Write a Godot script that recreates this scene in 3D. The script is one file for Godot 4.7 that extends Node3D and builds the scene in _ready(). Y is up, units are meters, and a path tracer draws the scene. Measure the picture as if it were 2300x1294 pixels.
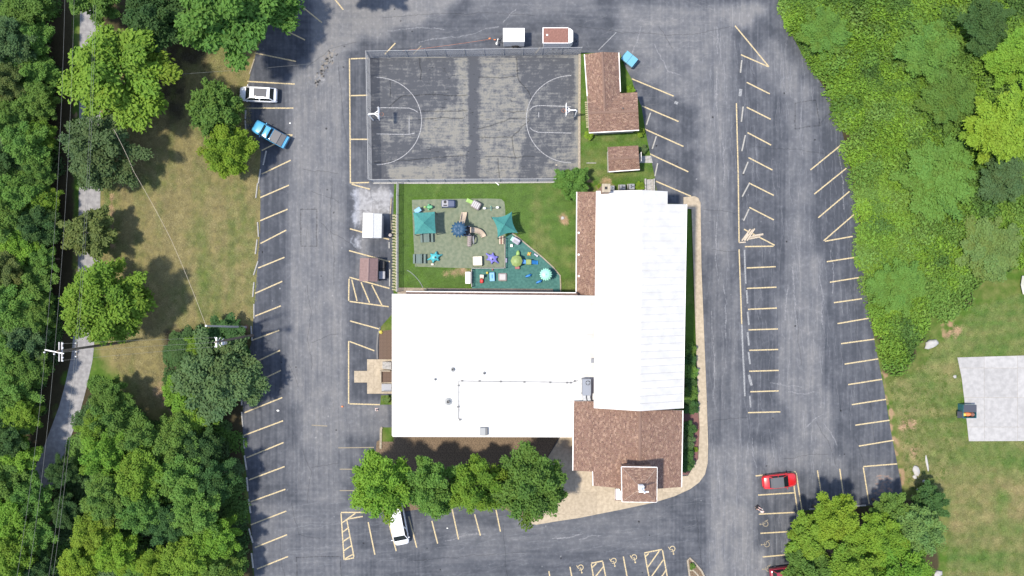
extends Node3D
# A church with its car park, court and playground, seen from straight above.
# Plan units: 17 to the metre, origin of the plan 1150 east / 647 south of the survey's corner.

const HIGH := 90.0
const PER_M := 17.0

var M := {}
var rng := RandomNumberGenerator.new()
var used := {}
var crowns := {}
var trunks := {}


func _ready() -> void:
	rng.seed = 7
	# camera
	var cam := Camera3D.new()
	cam.name = "camera"
	cam.position = Vector3(0, HIGH, 0)
	cam.rotation_degrees = Vector3(-90, 0, 0)
	cam.fov = 2.0 * rad_to_deg(atan(647.0 / PER_M / HIGH))
	cam.near = 0.5
	cam.far = 1500.0
	add_child(cam)
	# sky, exposure
	var sky_mat := ProceduralSkyMaterial.new()
	sky_mat.sky_top_color = Color(0.50, 0.565, 0.69)
	sky_mat.sky_horizon_color = Color(0.78, 0.80, 0.82)
	sky_mat.sky_curve = 0.16
	sky_mat.sky_energy_multiplier = 1.4
	sky_mat.ground_bottom_color = Color(0.20, 0.22, 0.17)
	sky_mat.ground_horizon_color = Color(0.60, 0.66, 0.72)
	var sky := Sky.new()
	sky.sky_material = sky_mat
	var env := Environment.new()
	env.background_mode = Environment.BG_SKY
	env.sky = sky
	env.tonemap_mode = Environment.TONE_MAPPER_LINEAR
	env.tonemap_exposure = 1.46
	env.sdfgi_enabled = true
	env.ssao_enabled = true
	env.ssil_enabled = true
	var we := WorldEnvironment.new()
	we.name = "environment"
	we.environment = env
	add_child(we)
	# sun: high in the west, slightly south
	var sun := DirectionalLight3D.new()
	sun.name = "sun"
	sun.light_color = Color(1.0, 0.96, 0.895)
	sun.light_energy = 1.6
	sun.light_angular_distance = 4.0
	sun.shadow_enabled = true
	add_child(sun)
	sun.look_at_from_position(Vector3.ZERO, Vector3(0.46, -1.0, -0.09), Vector3.UP)

	make_materials()
	build_ground()
	build_lot()
	build_court()
	build_paths()
	build_church()
	build_outbuildings()
	build_fences()
	build_playground()
	build_vehicles()
	build_small_things()
	build_poles()
	build_trees()
	build_cover()


# ---------------------------------------------------------------- helpers

func at(x: float, y: float, h := 0.0) -> Vector3:
	var k := (1.0 - h / HIGH) / PER_M
	return Vector3((x - 1150.0) * k, h, (y - 647.0) * k)


func flat(points: Array) -> PackedVector2Array:
	var p := PackedVector2Array()
	for i in range(0, points.size(), 2):
		var q := at(points[i], points[i + 1])
		p.append(Vector2(q.x, q.z))
	return p


func lin(r: float, g: float, b: float) -> Color:
	return Color(r, g, b).linear_to_srgb()


func numbered(called: String) -> String:
	var k: int = used.get(called, 0)
	used[called] = k + 1
	return called if k == 0 else "%s_%03d" % [called, k]


func thing(called: String, label: String, category: String, where := Vector3.ZERO, turn := 0.0, group := "") -> Node3D:
	var o := Node3D.new()
	o.name = numbered(called)
	add_child(o)
	o.position = where
	o.rotation.y = turn
	o.set_meta("label", label)
	o.set_meta("category", category)
	if group:
		o.set_meta("group", group)
	return o


func tag(o: Node, label: String, category: String, group := "") -> Node:
	o.set_meta("label", label)
	o.set_meta("category", category)
	if group:
		o.set_meta("group", group)
	return o


func put(called: String, mesh: Mesh, m: Material, parent: Node, where := Vector3.ZERO, turn := 0.0) -> MeshInstance3D:
	var o := MeshInstance3D.new()
	o.name = numbered(called) if parent == self else called
	o.mesh = mesh
	o.material_override = m
	o.position = where
	o.rotation.y = turn
	parent.add_child(o, true)
	return o


func structure(called: String, mesh: Mesh, m: Material, where := Vector3.ZERO) -> MeshInstance3D:
	var o := put(called, mesh, m, self, where)
	o.set_meta("kind", "structure")
	return o


func nth(i: int) -> String:
	return ["first", "second", "third", "fourth", "fifth", "sixth", "seventh", "eighth", "ninth", "tenth", "eleventh", "twelfth", "thirteenth", "fourteenth", "fifteenth", "sixteenth", "seventeenth", "eighteenth", "nineteenth", "twentieth", "twenty-first", "twenty-second", "twenty-third", "twenty-fourth", "twenty-fifth", "twenty-sixth", "twenty-seventh", "twenty-eighth", "twenty-ninth", "thirtieth", "thirty-first", "thirty-second", "thirty-third", "thirty-fourth", "thirty-fifth", "thirty-sixth"][i]


class Shape:
	var v := PackedVector3Array()
	var n := PackedVector3Array()
	var c := PackedColorArray()
	var ink := Color.WHITE
	var t := Transform3D()
	var tinted := false

	func tri(p: Vector3, q: Vector3, r: Vector3) -> void:
		var a := t * p
		var b := t * q
		var d := t * r
		var k := (d - a).cross(b - a).normalized()
		v.append(a); v.append(b); v.append(d)
		for i in 3:
			n.append(k)
			c.append(ink)

	func quad(p: Vector3, q: Vector3, r: Vector3, s: Vector3) -> void:
		tri(p, q, r)
		tri(p, r, s)

	# a box with chamfered edges
	func box(mid: Vector3, size: Vector3, cut := 0.0, turn := 0.0) -> Shape:
		var old := t
		t = t * Transform3D(Basis(Vector3.UP, turn), mid)
		var h := size / 2.0
		var e := minf(cut, minf(h.x, minf(h.y, h.z)) * 0.9)
		if e <= 0.0:
			for k in 6:
				face(k, h, 0.0)
		else:
			for k in 6:
				face(k, h, e)
			edges(h, e)
		t = old
		return self

	func face(k: int, h: Vector3, e: float) -> void:
		var ax: int = k / 2
		var s := 1.0 if k % 2 == 0 else -1.0
		var o := Vector3(); o[ax] = s * h[ax]
		var i := (ax + 1) % 3
		var j := (ax + 2) % 3
		var a := Vector3(); a[i] = h[i] - e
		var b := Vector3(); b[j] = (h[j] - e) * s
		quad(o - a - b, o - a + b, o + a + b, o + a - b)

	func edges(h: Vector3, e: float) -> void:
		for ax in 3:
			var i := (ax + 1) % 3
			var j := (ax + 2) % 3
			for si in [-1.0, 1.0]:
				for sj in [-1.0, 1.0]:
					var l := Vector3(); l[ax] = h[ax] - e
					var p := Vector3(); p[i] = si * h[i]; p[j] = sj * (h[j] - e)
					var q := Vector3(); q[i] = si * (h[i] - e); q[j] = sj * h[j]
					if si * sj > 0:
						quad(p - l, q - l, q + l, p + l)
					else:
						quad(p - l, p + l, q + l, q - l)
		for sx in [-1.0, 1.0]:
			for sy in [-1.0, 1.0]:
				for sz in [-1.0, 1.0]:
					var p := Vector3(sx * h.x, sy * (h.y - e), sz * (h.z - e))
					var q := Vector3(sx * (h.x - e), sy * h.y, sz * (h.z - e))
					var r := Vector3(sx * (h.x - e), sy * (h.y - e), sz * h.z)
					if sx * sy * sz > 0:
						tri(p, r, q)
					else:
						tri(p, q, r)

	func tube(points: Array, radii: Array, sides := 8, caps := true) -> Shape:
		var rings := []
		for i in points.size():
			var d: Vector3 = (points[mini(i + 1, points.size() - 1)] - points[maxi(i - 1, 0)]).normalized()
			var u := d.cross(Vector3.UP if absf(d.y) < 0.9 else Vector3.RIGHT).normalized()
			var w := u.cross(d)
			var ring := PackedVector3Array()
			var rad: float = radii[mini(i, radii.size() - 1)]
			for k in sides:
				var a := TAU * k / sides
				ring.append(points[i] + (u * cos(a) + w * sin(a)) * rad)
			rings.append(ring)
		loft(rings, caps)
		return self

	# rings of equal length, turning counter-clockwise seen against the run
	func loft(rings: Array, caps := true) -> Shape:
		for i in rings.size() - 1:
			var a: PackedVector3Array = rings[i]
			var b: PackedVector3Array = rings[i + 1]
			for k in a.size():
				var l := (k + 1) % a.size()
				quad(a[k], a[l], b[l], b[k])
		if caps:
			var f: PackedVector3Array = rings[0]
			var g: PackedVector3Array = rings[-1]
			for k in range(1, f.size() - 1):
				tri(f[0], f[k + 1], f[k])
				tri(g[0], g[k], g[k + 1])
		return self

	func lathe(profile: Array, sides := 16, mid := Vector3.ZERO) -> Shape:
		for i in profile.size() - 1:
			var p: Vector2 = profile[i]
			var q: Vector2 = profile[i + 1]
			for k in sides:
				var a := TAU * k / sides
				var b := TAU * (k + 1) / sides
				var pa := mid + Vector3(cos(a) * p.x, p.y, sin(a) * p.x)
				var pb := mid + Vector3(cos(b) * p.x, p.y, sin(b) * p.x)
				var qa := mid + Vector3(cos(a) * q.x, q.y, sin(a) * q.x)
				var qb := mid + Vector3(cos(b) * q.x, q.y, sin(b) * q.x)
				if q.x > 0.0001:
					tri(pa, qb, qa)
				if p.x > 0.0001:
					tri(pa, pb, qb)
		return self

	func ball(mid: Vector3, r: Vector3, rows := 6, sides := 10) -> Shape:
		var profile := []
		for i in rows + 1:
			var a := -PI / 2 + PI * i / rows
			profile.append(Vector2(cos(a), sin(a)))
		var old := t
		t = t * Transform3D(Basis.from_scale(r), mid)
		lathe(profile, sides)
		t = old
		return self

	func sheet(poly: PackedVector2Array, y: float) -> Shape:
		var k := Geometry2D.triangulate_polygon(poly)
		for i in range(0, k.size(), 3):
			var a := Vector3(poly[k[i]].x, y, poly[k[i]].y)
			var b := Vector3(poly[k[i + 1]].x, y, poly[k[i + 1]].y)
			var d := Vector3(poly[k[i + 2]].x, y, poly[k[i + 2]].y)
			if (d - a).cross(b - a).y > 0:
				tri(a, b, d)
			else:
				tri(a, d, b)
		return self

	func prism(poly: PackedVector2Array, y0: float, y1: float) -> Shape:
		sheet(poly, y1)
		var cw := Geometry2D.is_polygon_clockwise(poly)
		for i in poly.size():
			var p := poly[i]
			var q := poly[(i + 1) % poly.size()]
			if not cw:
				var w := p
				p = q
				q = w
			quad(Vector3(p.x, y0, p.y), Vector3(p.x, y1, p.y), Vector3(q.x, y1, q.y), Vector3(q.x, y0, q.y))
		return self

	func mesh(smooth := false, uv_from := Vector2.ZERO, uv_size := Vector2.ZERO) -> ArrayMesh:
		if smooth:
			var st := SurfaceTool.new()
			st.begin(Mesh.PRIMITIVE_TRIANGLES)
			st.set_smooth_group(0)
			for i in v.size():
				if tinted:
					st.set_color(c[i])
				st.add_vertex(v[i])
			st.generate_normals()
			return st.commit()
		var arr := []
		arr.resize(Mesh.ARRAY_MAX)
		arr[Mesh.ARRAY_VERTEX] = v
		arr[Mesh.ARRAY_NORMAL] = n
		if tinted:
			arr[Mesh.ARRAY_COLOR] = c
		if uv_size != Vector2.ZERO:
			var uv := PackedVector2Array()
			uv.resize(v.size())
			for i in v.size():
				uv[i] = Vector2((v[i].x - uv_from.x) / uv_size.x, (v[i].z - uv_from.y) / uv_size.y)
			arr[Mesh.ARRAY_TEX_UV] = uv
		var m := ArrayMesh.new()
		m.add_surface_from_arrays(Mesh.PRIMITIVE_TRIANGLES, arr)
		return m


func bx(mid: Vector3, size: Vector3, cut := 0.0, turn := 0.0) -> ArrayMesh:
	return Shape.new().box(mid, size, cut, turn).mesh()


func strip(a: Vector3, b: Vector3, wide: float, y: float) -> Shape:
	var d := (b - a)
	d.y = 0
	var s := d.normalized().cross(Vector3.UP) * wide / 2.0
	return Shape.new().sheet(PackedVector2Array([Vector2(a.x - s.x, a.z - s.z), Vector2(b.x - s.x, b.z - s.z), Vector2(b.x + s.x, b.z + s.z), Vector2(a.x + s.x, a.z + s.z)]), y)


# a band of constant width along a path in plan
func band(path: PackedVector2Array, wide: float, y: float, y0 := -1.0) -> Shape:
	var s := Shape.new()
	for i in path.size() - 1:
		var da := (path[mini(i + 1, path.size() - 1)] - path[maxi(i - 1, 0)]).normalized().orthogonal() * wide / 2
		var db := (path[mini(i + 2, path.size() - 1)] - path[i]).normalized().orthogonal() * wide / 2
		var p := path[i] + da
		var q := path[i] - da
		var r := path[i + 1] - db
		var u := path[i + 1] + db
		s.sheet(PackedVector2Array([p, q, r, u]), y)
		if y0 >= 0.0:
			for e in [[p, u], [r, q]]:
				s.quad(Vector3(e[0].x, y0, e[0].y), Vector3(e[0].x, y, e[0].y), Vector3(e[1].x, y, e[1].y), Vector3(e[1].x, y0, e[1].y))
			if i == 0:
				s.quad(Vector3(q.x, y0, q.y), Vector3(q.x, y, q.y), Vector3(p.x, y, p.y), Vector3(p.x, y0, p.y))
			if i == path.size() - 2:
				s.quad(Vector3(u.x, y0, u.y), Vector3(u.x, y, u.y), Vector3(r.x, y, r.y), Vector3(r.x, y0, r.y))
	return s


func noise_tex(size: int, freq: float, lo: Color, hi: Color, kind := FastNoiseLite.TYPE_SIMPLEX_SMOOTH, octaves := 4, mid := 0.5, sd := 1) -> ImageTexture:
	var f := FastNoiseLite.new()
	f.noise_type = kind
	f.frequency = freq
	f.fractal_octaves = octaves
	f.seed = sd
	var src := f.get_seamless_image(size, size)
	src.convert(Image.FORMAT_L8)
	var d := src.get_data()
	var o := PackedByteArray()
	o.resize(size * size * 3)
	var lut := []
	for i in 256:
		var k := clampf((i / 255.0 - mid) * 1.6 + 0.5, 0, 1)
		var q := lo.lerp(hi, k).linear_to_srgb()
		lut.append([q.r8, q.g8, q.b8])
	for i in size * size:
		var q: Array = lut[d[i]]
		o[i * 3] = q[0]
		o[i * 3 + 1] = q[1]
		o[i * 3 + 2] = q[2]
	return ImageTexture.create_from_image(Image.create_from_data(size, size, false, Image.FORMAT_RGB8, o))


func mat(called: String, c: Color, rough := 0.8, metal := 0.0) -> StandardMaterial3D:
	var m := StandardMaterial3D.new()
	m.resource_name = called
	m.albedo_color = Color(c.r, c.g, c.b).linear_to_srgb()
	m.roughness = rough
	m.metallic = metal
	M[called] = m
	return m


# a material whose colour wavers between two linear colours with the given grain in metres
func mottled(called: String, a: Color, b: Color, grain: float, rough := 0.85, kind := FastNoiseLite.TYPE_SIMPLEX_SMOOTH, size := 256, octaves := 4, mid := 0.5) -> StandardMaterial3D:
	var m := mat(called, Color.WHITE, rough)
	m.albedo_color = Color.WHITE
	m.albedo_texture = noise_tex(size, 0.02, a, b, kind, octaves, mid, called.hash() % 1000)
	m.uv1_triplanar = true
	m.uv1_world_triplanar = true
	m.uv1_scale = Vector3.ONE / grain
	return m


# ---------------------------------------------------------------- materials

func make_materials() -> void:
	var C := Color.WHITE
	mat("white_metal", Color(0.80, 0.80, 0.79), 0.45)
	mat("white_trim", Color(0.74, 0.72, 0.69), 0.5)
	mat("grey_metal", Color(0.30, 0.32, 0.35), 0.45, 0.5)
	mat("galvanised", Color(0.33, 0.335, 0.34), 0.5, 0.15)
	mat("dark_metal", Color(0.04, 0.042, 0.05), 0.5, 0.3)
	mat("unit_grey", Color(0.175, 0.188, 0.215), 0.5)
	mat("vent_grey", Color(0.11, 0.112, 0.115), 0.6)
	mat("black", Color(0.012, 0.012, 0.014), 0.7)
	mat("rubber", Color(0.016, 0.016, 0.017), 0.85)
	mat("chrome", Color(0.55, 0.56, 0.58), 0.25, 0.9)
	mat("rim_white", Color(0.65, 0.65, 0.65), 0.4)
	mottled("concrete", Color(0.24, 0.205, 0.150), Color(0.31, 0.265, 0.20), 3.1)
	mottled("concrete_grey", Color(0.19, 0.185, 0.175), Color(0.30, 0.29, 0.275), 1.7)
	mottled("pad_concrete", Color(0.27, 0.265, 0.255), Color(0.345, 0.335, 0.325), 6.0)
	mottled("lane_asphalt", Color(0.155, 0.152, 0.158), Color(0.215, 0.212, 0.215), 4.0)
	mottled("kerb", Color(0.19, 0.165, 0.125), Color(0.29, 0.25, 0.19), 1.3)
	mottled("stop_concrete", Color(0.21, 0.205, 0.19), Color(0.32, 0.31, 0.29), 0.9)
	mottled("block_stone", Color(0.17, 0.165, 0.09), Color(0.33, 0.31, 0.20), 0.8)
	mottled("line_yellow", Color(0.105, 0.098, 0.088), Color(0.43, 0.345, 0.195), 1.9, 0.8, FastNoiseLite.TYPE_SIMPLEX_SMOOTH, 512, 6, 0.30)
	mottled("line_faded", Color(0.13, 0.115, 0.085), Color(0.25, 0.21, 0.145), 0.5, 0.85)
	mottled("line_white", Color(0.09, 0.092, 0.098), Color(0.33, 0.33, 0.335), 1.6, 0.85, FastNoiseLite.TYPE_SIMPLEX_SMOOTH, 512, 6, 0.42)
	mottled("line_ghost", Color(0.10, 0.105, 0.115), Color(0.26, 0.265, 0.27), 0.9, 0.85)
	mottled("mulch", Color(0.055, 0.036, 0.026), Color(0.125, 0.085, 0.062), 0.5, 0.95)
	mottled("red_mulch", Color(0.085, 0.036, 0.032), Color(0.15, 0.075, 0.068), 0.4, 0.95)
	mottled("bed_soil", Color(0.075, 0.052, 0.032), Color(0.155, 0.112, 0.072), 1.1, 0.95)
	mottled("sage_rubber", Color(0.098, 0.122, 0.080), Color(0.138, 0.156, 0.106), 3.4, 0.9)
	mottled("teal_rubber", Color(0.024, 0.088, 0.080), Color(0.042, 0.128, 0.112), 2.6, 0.9)
	mottled("brick", Color(0.20, 0.12, 0.085), Color(0.27, 0.17, 0.12), 0.7, 0.9)
	mottled("siding", Color(0.35, 0.33, 0.29), Color(0.42, 0.40, 0.36), 1.0, 0.8)
	mottled("bark", Color(0.06, 0.045, 0.032), Color(0.13, 0.10, 0.075), 0.6, 0.95)
	mottled("pole_wood", Color(0.075, 0.06, 0.045), Color(0.14, 0.115, 0.09), 0.5, 0.95)
	mottled("lumber", Color(0.30, 0.25, 0.19), Color(0.46, 0.40, 0.32), 0.5, 0.9)
	mottled("tan_plastic", Color(0.33, 0.265, 0.20), Color(0.42, 0.345, 0.265), 1.2, 0.6)
	mottled("brown_metal_roof", Color(0.135, 0.085, 0.080), Color(0.175, 0.112, 0.105), 2.0, 0.6)
	mottled("ridge_brown", Color(0.115, 0.070, 0.053), Color(0.175, 0.112, 0.085), 0.6, 0.95)
	mottled("rust_roof", Color(0.135, 0.058, 0.042), Color(0.185, 0.085, 0.064), 1.5, 0.7)
	mottled("shade_cloth", Color(0.028, 0.150, 0.140), Color(0.040, 0.190, 0.176), 1.8, 0.75)
	mottled("roof_membrane", Color(0.365, 0.363, 0.357), Color(0.435, 0.435, 0.43), 16.0, 0.6, FastNoiseLite.TYPE_SIMPLEX_SMOOTH, 512, 6, 0.45)
	mottled("ridge_metal", Color(0.26, 0.265, 0.265), Color(0.36, 0.365, 0.365), 2.0, 0.6)
	mat("teal_plastic", Color(0.05, 0.30, 0.33), 0.5)
	mat("mint_plastic", Color(0.24, 0.50, 0.40), 0.5)
	mat("purple_plastic", Color(0.15, 0.14, 0.42), 0.5)
	mat("blue_plastic", Color(0.02, 0.16, 0.42), 0.45)
	mat("pale_blue_plastic", Color(0.13, 0.30, 0.50), 0.5)
	mat("navy_plastic", Color(0.028, 0.045, 0.10), 0.5)
	mat("grey_plastic", Color(0.22, 0.22, 0.24), 0.6)
	mat("pale_grey_plastic", Color(0.33, 0.32, 0.325), 0.6)
	mat("cabinet_grey", Color(0.215, 0.225, 0.23), 0.55)
	mat("warm_grey_plastic", Color(0.22, 0.19, 0.185), 0.6)
	mat("green_plastic", Color(0.16, 0.22, 0.065), 0.55)
	mat("lime_plastic", Color(0.22, 0.36, 0.10), 0.55)
	mat("jade_plastic", Color(0.07, 0.27, 0.13), 0.5)
	mat("red_plastic", Color(0.42, 0.018, 0.015), 0.45)
	mat("rose_plastic", Color(0.24, 0.085, 0.09), 0.55)
	mat("yellow_plastic", Color(0.42, 0.36, 0.06), 0.5)
	mat("orange_plastic", Color(0.48, 0.15, 0.05), 0.5)
	mat("cream_plastic", Color(0.46, 0.43, 0.34), 0.6)
	mat("white_plastic", Color(0.62, 0.62, 0.60), 0.5)
	mat("lilac_plastic", Color(0.34, 0.33, 0.42), 0.6)
	mat("table_green", Color(0.055, 0.095, 0.088), 0.55)
	mat("frond_blue", Color(0.016, 0.055, 0.105), 0.55)
	for k in [["paint_white", Color(0.66, 0.67, 0.69)], ["paint_red", Color(0.40, 0.008, 0.010)], ["paint_dark_red", Color(0.20, 0.006, 0.020)], ["paint_blue", Color(0.055, 0.27, 0.46)], ["bin_blue", Color(0.055, 0.24, 0.34)], ["bin_teal", Color(0.016, 0.085, 0.11)]]:
		var p := mat(k[0], k[1], 0.35)
		p.clearcoat_enabled = true
		p.clearcoat = 0.8
		p.clearcoat_roughness = 0.12
	var g := mat("car_glass", Color(0.010, 0.014, 0.015), 0.08)
	g.metallic_specular = 0.55
	mat("dark_roof", Color(0.045, 0.048, 0.060), 0.35)
	mat("soft_top", Color(0.075, 0.078, 0.086), 0.85)
	mat("lamp_red", Color(0.25, 0.01, 0.01), 0.3)
	mat("lamp_clear", Color(0.50, 0.52, 0.55), 0.2)
	mat("skin", Color(0.40, 0.22, 0.15), 0.6)
	mat("cloth_black", Color(0.02, 0.018, 0.02), 0.9)
	mat("cloth_pink", Color(0.50, 0.37, 0.34), 0.9)
	var sh := mat("shingle", C, 0.95)
	sh.vertex_color_use_as_albedo = true
	var ti := mat("tinted", C, 0.9)
	ti.vertex_color_use_as_albedo = true
	mat("wire", Color(0.13, 0.135, 0.125), 0.7)
	mat("cable", Color(0.17, 0.17, 0.16), 0.6)
	mat("fence_wire", Color(0.21, 0.215, 0.225), 0.6)


func leaf_mat(called: String, c: Color) -> StandardMaterial3D:
	if M.has(called):
		return M[called]
	var m := mat(called, c, 0.7)
	m.vertex_color_use_as_albedo = true
	m.metallic_specular = 0.3
	m.backlight_enabled = true
	m.backlight = Color(0.74, 0.90, 0.36)
	return m


# ---------------------------------------------------------------- ground

var srgb_of := PackedByteArray()
var ground_bytes := PackedByteArray()


func ready_lut() -> void:
	srgb_of.resize(1024)
	for i in 1024:
		srgb_of[i] = Color(i / 1023.0, 0, 0).linear_to_srgb().r8


# weights painted as polygons in plan on a coarse grid, softened, then enlarged
func control(from: Vector2, size: Vector2, step: float, zones: Array, w: int, h: int, soft := 3) -> PackedByteArray:
	var cw := int(size.x / step)
	var ch := int(size.y / step)
	var im := Image.create(cw, ch, false, Image.FORMAT_L8)
	for z in zones:
		var poly := PackedVector2Array()
		for q in flat(z[1]):
			poly.append((q - from) / step)
		var lo := Vector2(1e9, 1e9)
		var hi := -lo
		for q in poly:
			lo = lo.min(q)
			hi = hi.max(q)
		for y in range(maxi(0, int(lo.y)), mini(ch, int(hi.y) + 2)):
			for x in range(maxi(0, int(lo.x)), mini(cw, int(hi.x) + 2)):
				if Geometry2D.is_point_in_polygon(Vector2(x + 0.5, y + 0.5), poly):
					im.set_pixel(x, y, Color(z[0], 0, 0))
	if soft > 1:
		im.resize(maxi(1, cw / soft), maxi(1, ch / soft), Image.INTERPOLATE_TRILINEAR)
	im.resize(w, h, Image.INTERPOLATE_CUBIC)
	return im.get_data()


func grain(w: int, h: int, freq: float, sd: int, octaves := 4, kind := FastNoiseLite.TYPE_SIMPLEX_SMOOTH, stretch := Vector2.ONE) -> PackedByteArray:
	var f := FastNoiseLite.new()
	f.noise_type = kind
	f.frequency = freq
	f.fractal_octaves = octaves
	f.seed = sd
	var im := f.get_image(maxi(8, int(w / stretch.x)), maxi(8, int(h / stretch.y)))
	im.convert(Image.FORMAT_L8)
	if stretch != Vector2.ONE:
		im.resize(w, h, Image.INTERPOLATE_BILINEAR)
	return im.get_data()


func build_ground() -> void:
	ready_lut()
	var from := Vector2(-85, -55)
	var size := Vector2(170, 110)
	var w := 1700
	var h := 1100
	var dry := control(from, size, 0.5, [
		[0.30, [-400, -400, 2700, -400, 2700, 1700, -400, 1700]],
		[0.74, [215, 90, 600, 90, 600, 770, 470, 790, 400, 960, 330, 960, 215, 780]],
		[0.86, [300, 420, 420, 430, 440, 660, 330, 600]],
		[0.95, [255, 760, 390, 760, 400, 930, 330, 900]],
		[0.60, [430, 470, 560, 480, 560, 700, 450, 700]],
		[0.66, [232, 420, 262, 420, 262, 640, 232, 640]],
		[0.05, [880, 400, 1300, 400, 1300, 665, 880, 665]],
		[0.25, [1180, 400, 1300, 400, 1300, 665, 1200, 665]],
		[0.22, [1300, 100, 1480, 100, 1480, 440, 1300, 440]],
		[0.0, [1530, 440, 1575, 440, 1575, 1100, 1530, 1100]],
		[0.34, [2170, 680, 2330, 680, 2330, 697, 2170, 697]], [0.48, [2170, 712, 2330, 712, 2330, 727, 2170, 727]], [0.48, [2170, 742, 2330, 742, 2330, 757, 2170, 757]], [0.50, [2170, 772, 2330, 772, 2330, 786, 2170, 786]],
		[0.42, [2400, 640, 2330, 640, 2330, 800, 2150, 800]],
		[0.44, [2080, 1000, 2330, 1000, 2330, 1320, 2060, 1320]],
		[0.7, [2140, 1090, 2230, 1090, 2230, 1180, 2140, 1190]],
		[0.8, [2250, 1080, 2320, 1080, 2320, 1170, 2260, 1180]],
		[0.48, [1985, 830, 2060, 790, 2150, 800, 2160, 1000, 2070, 1090, 2025, 1050]],
		[0.62, [2000, 960, 2070, 960, 2070, 1110, 2020, 1110]],
	], w, h)
	var soil := control(from, size, 0.25, [
		[0.75, [890, 970, 1260, 970, 1235, 1025, 890, 1015]],
		[0.55, [175, 210, 182, 300, 170, 480, 180, 620, 160, 620, 160, 210]],
		[0.50, [330, 850, 390, 850, 400, 940, 345, 900]],
		[0.62, [240, 425, 258, 425, 258, 560, 240, 560]],
		[0.45, [1005, 597, 1060, 599, 1062, 640, 1035, 622, 985, 612]],
		[0.40, [992, 434, 1018, 434, 1018, 446, 992, 446]],
		[0.55, [2105, 720, 2140, 715, 2165, 745, 2135, 770, 2108, 755]],
		[0.80, [2020, 945, 2058, 935, 2062, 962, 2025, 975]],
		[0.75, [2040, 1005, 2060, 1008, 2058, 1035, 2042, 1030]],
		[0.55, [1972, 815, 1985, 815, 2035, 1090, 2020, 1095]],
		[0.5, [1250, 455, 1275, 470, 1270, 520, 1255, 500]],
		[0.5, [1310, 395, 1400, 400, 1400, 428, 1310, 425]],
		[0.6, [550, 735, 568, 735, 556, 775, 545, 765]],
	], w, h, 3)
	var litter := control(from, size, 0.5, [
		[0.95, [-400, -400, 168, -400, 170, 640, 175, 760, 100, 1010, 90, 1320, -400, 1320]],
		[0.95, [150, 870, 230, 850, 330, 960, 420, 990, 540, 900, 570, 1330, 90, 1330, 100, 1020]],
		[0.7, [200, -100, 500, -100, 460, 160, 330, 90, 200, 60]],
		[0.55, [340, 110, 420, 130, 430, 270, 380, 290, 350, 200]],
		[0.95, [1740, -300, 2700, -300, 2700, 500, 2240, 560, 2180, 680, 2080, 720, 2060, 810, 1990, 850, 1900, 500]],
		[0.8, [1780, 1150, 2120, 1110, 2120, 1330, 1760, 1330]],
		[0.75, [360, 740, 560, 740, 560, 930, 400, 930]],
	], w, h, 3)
	var n1 := grain(w, h, 0.012, 3)
	var n2 := grain(w, h, 0.06, 4, 3)
	var n3 := grain(w, h, 0.35, 5, 2)
	var n4 := grain(w, h, 0.03, 6, 4)
	var mow := grain(w, h, 0.05, 8, 2, FastNoiseLite.TYPE_SIMPLEX_SMOOTH, Vector2(1, 14))
	var mow2 := grain(w, h, 0.05, 9, 2, FastNoiseLite.TYPE_SIMPLEX_SMOOTH, Vector2(14, 1))
	var out := PackedByteArray()
	out.resize(w * h * 3)
	for i in w * h:
		var a := n1[i] / 255.0
		var b := n2[i] / 255.0
		var f := n3[i] / 255.0
		var e := n4[i] / 255.0
		var x := i % w
		var m := (mow[i] if x < 900 else mow2[i]) / 255.0
		var d := clampf((dry[i] / 255.0 - 0.5) * 1.5 + 0.5 + (a - 0.5) * 0.55 + (b - 0.5) * 0.55 + (m - 0.5) * 0.60, 0.0, 1.0)
		var r := lerpf(0.048, 0.146, d)
		var g := lerpf(0.092, 0.126, d)
		var l := lerpf(0.0145, 0.055, d)
		var s := clampf((soil[i] / 255.0 + (b - 0.5) * 0.9 + (e - 0.5) * 0.6 - 0.42) * 4.0, 0.0, 1.0) if soil[i] > 20 else 0.0
		r = lerpf(r, 0.205, s)
		g = lerpf(g, 0.142, s)
		l = lerpf(l, 0.084, s)
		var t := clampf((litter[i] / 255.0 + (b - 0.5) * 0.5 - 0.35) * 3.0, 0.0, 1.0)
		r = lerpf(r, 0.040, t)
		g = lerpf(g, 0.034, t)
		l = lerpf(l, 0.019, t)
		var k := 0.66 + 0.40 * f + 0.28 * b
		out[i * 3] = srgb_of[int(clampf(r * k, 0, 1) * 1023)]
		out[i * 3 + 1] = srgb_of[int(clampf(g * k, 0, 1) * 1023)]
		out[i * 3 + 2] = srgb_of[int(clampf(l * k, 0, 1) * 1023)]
	ground_bytes = out
	var m0 := mat("grass_ground", Color.WHITE, 0.95)
	m0.albedo_color = Color.WHITE
	m0.albedo_texture = ImageTexture.create_from_image(Image.create_from_data(w, h, false, Image.FORMAT_RGB8, out))
	m0.metallic_specular = 0.2
	var far := 600.0
	structure("ground", Shape.new().sheet(PackedVector2Array([Vector2(-far, -far), Vector2(far, -far), Vector2(far, far), Vector2(-far, far)]), 0.0).mesh(false, from, size), m0)
	print("ground ", Time.get_ticks_msec())


# ---------------------------------------------------------------- car park

const LOT_FROM := Vector2(-37, -42)
const LOT_SIZE := Vector2(90, 84)
const LOT_W := 1440
const LOT_H := 1344


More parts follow.
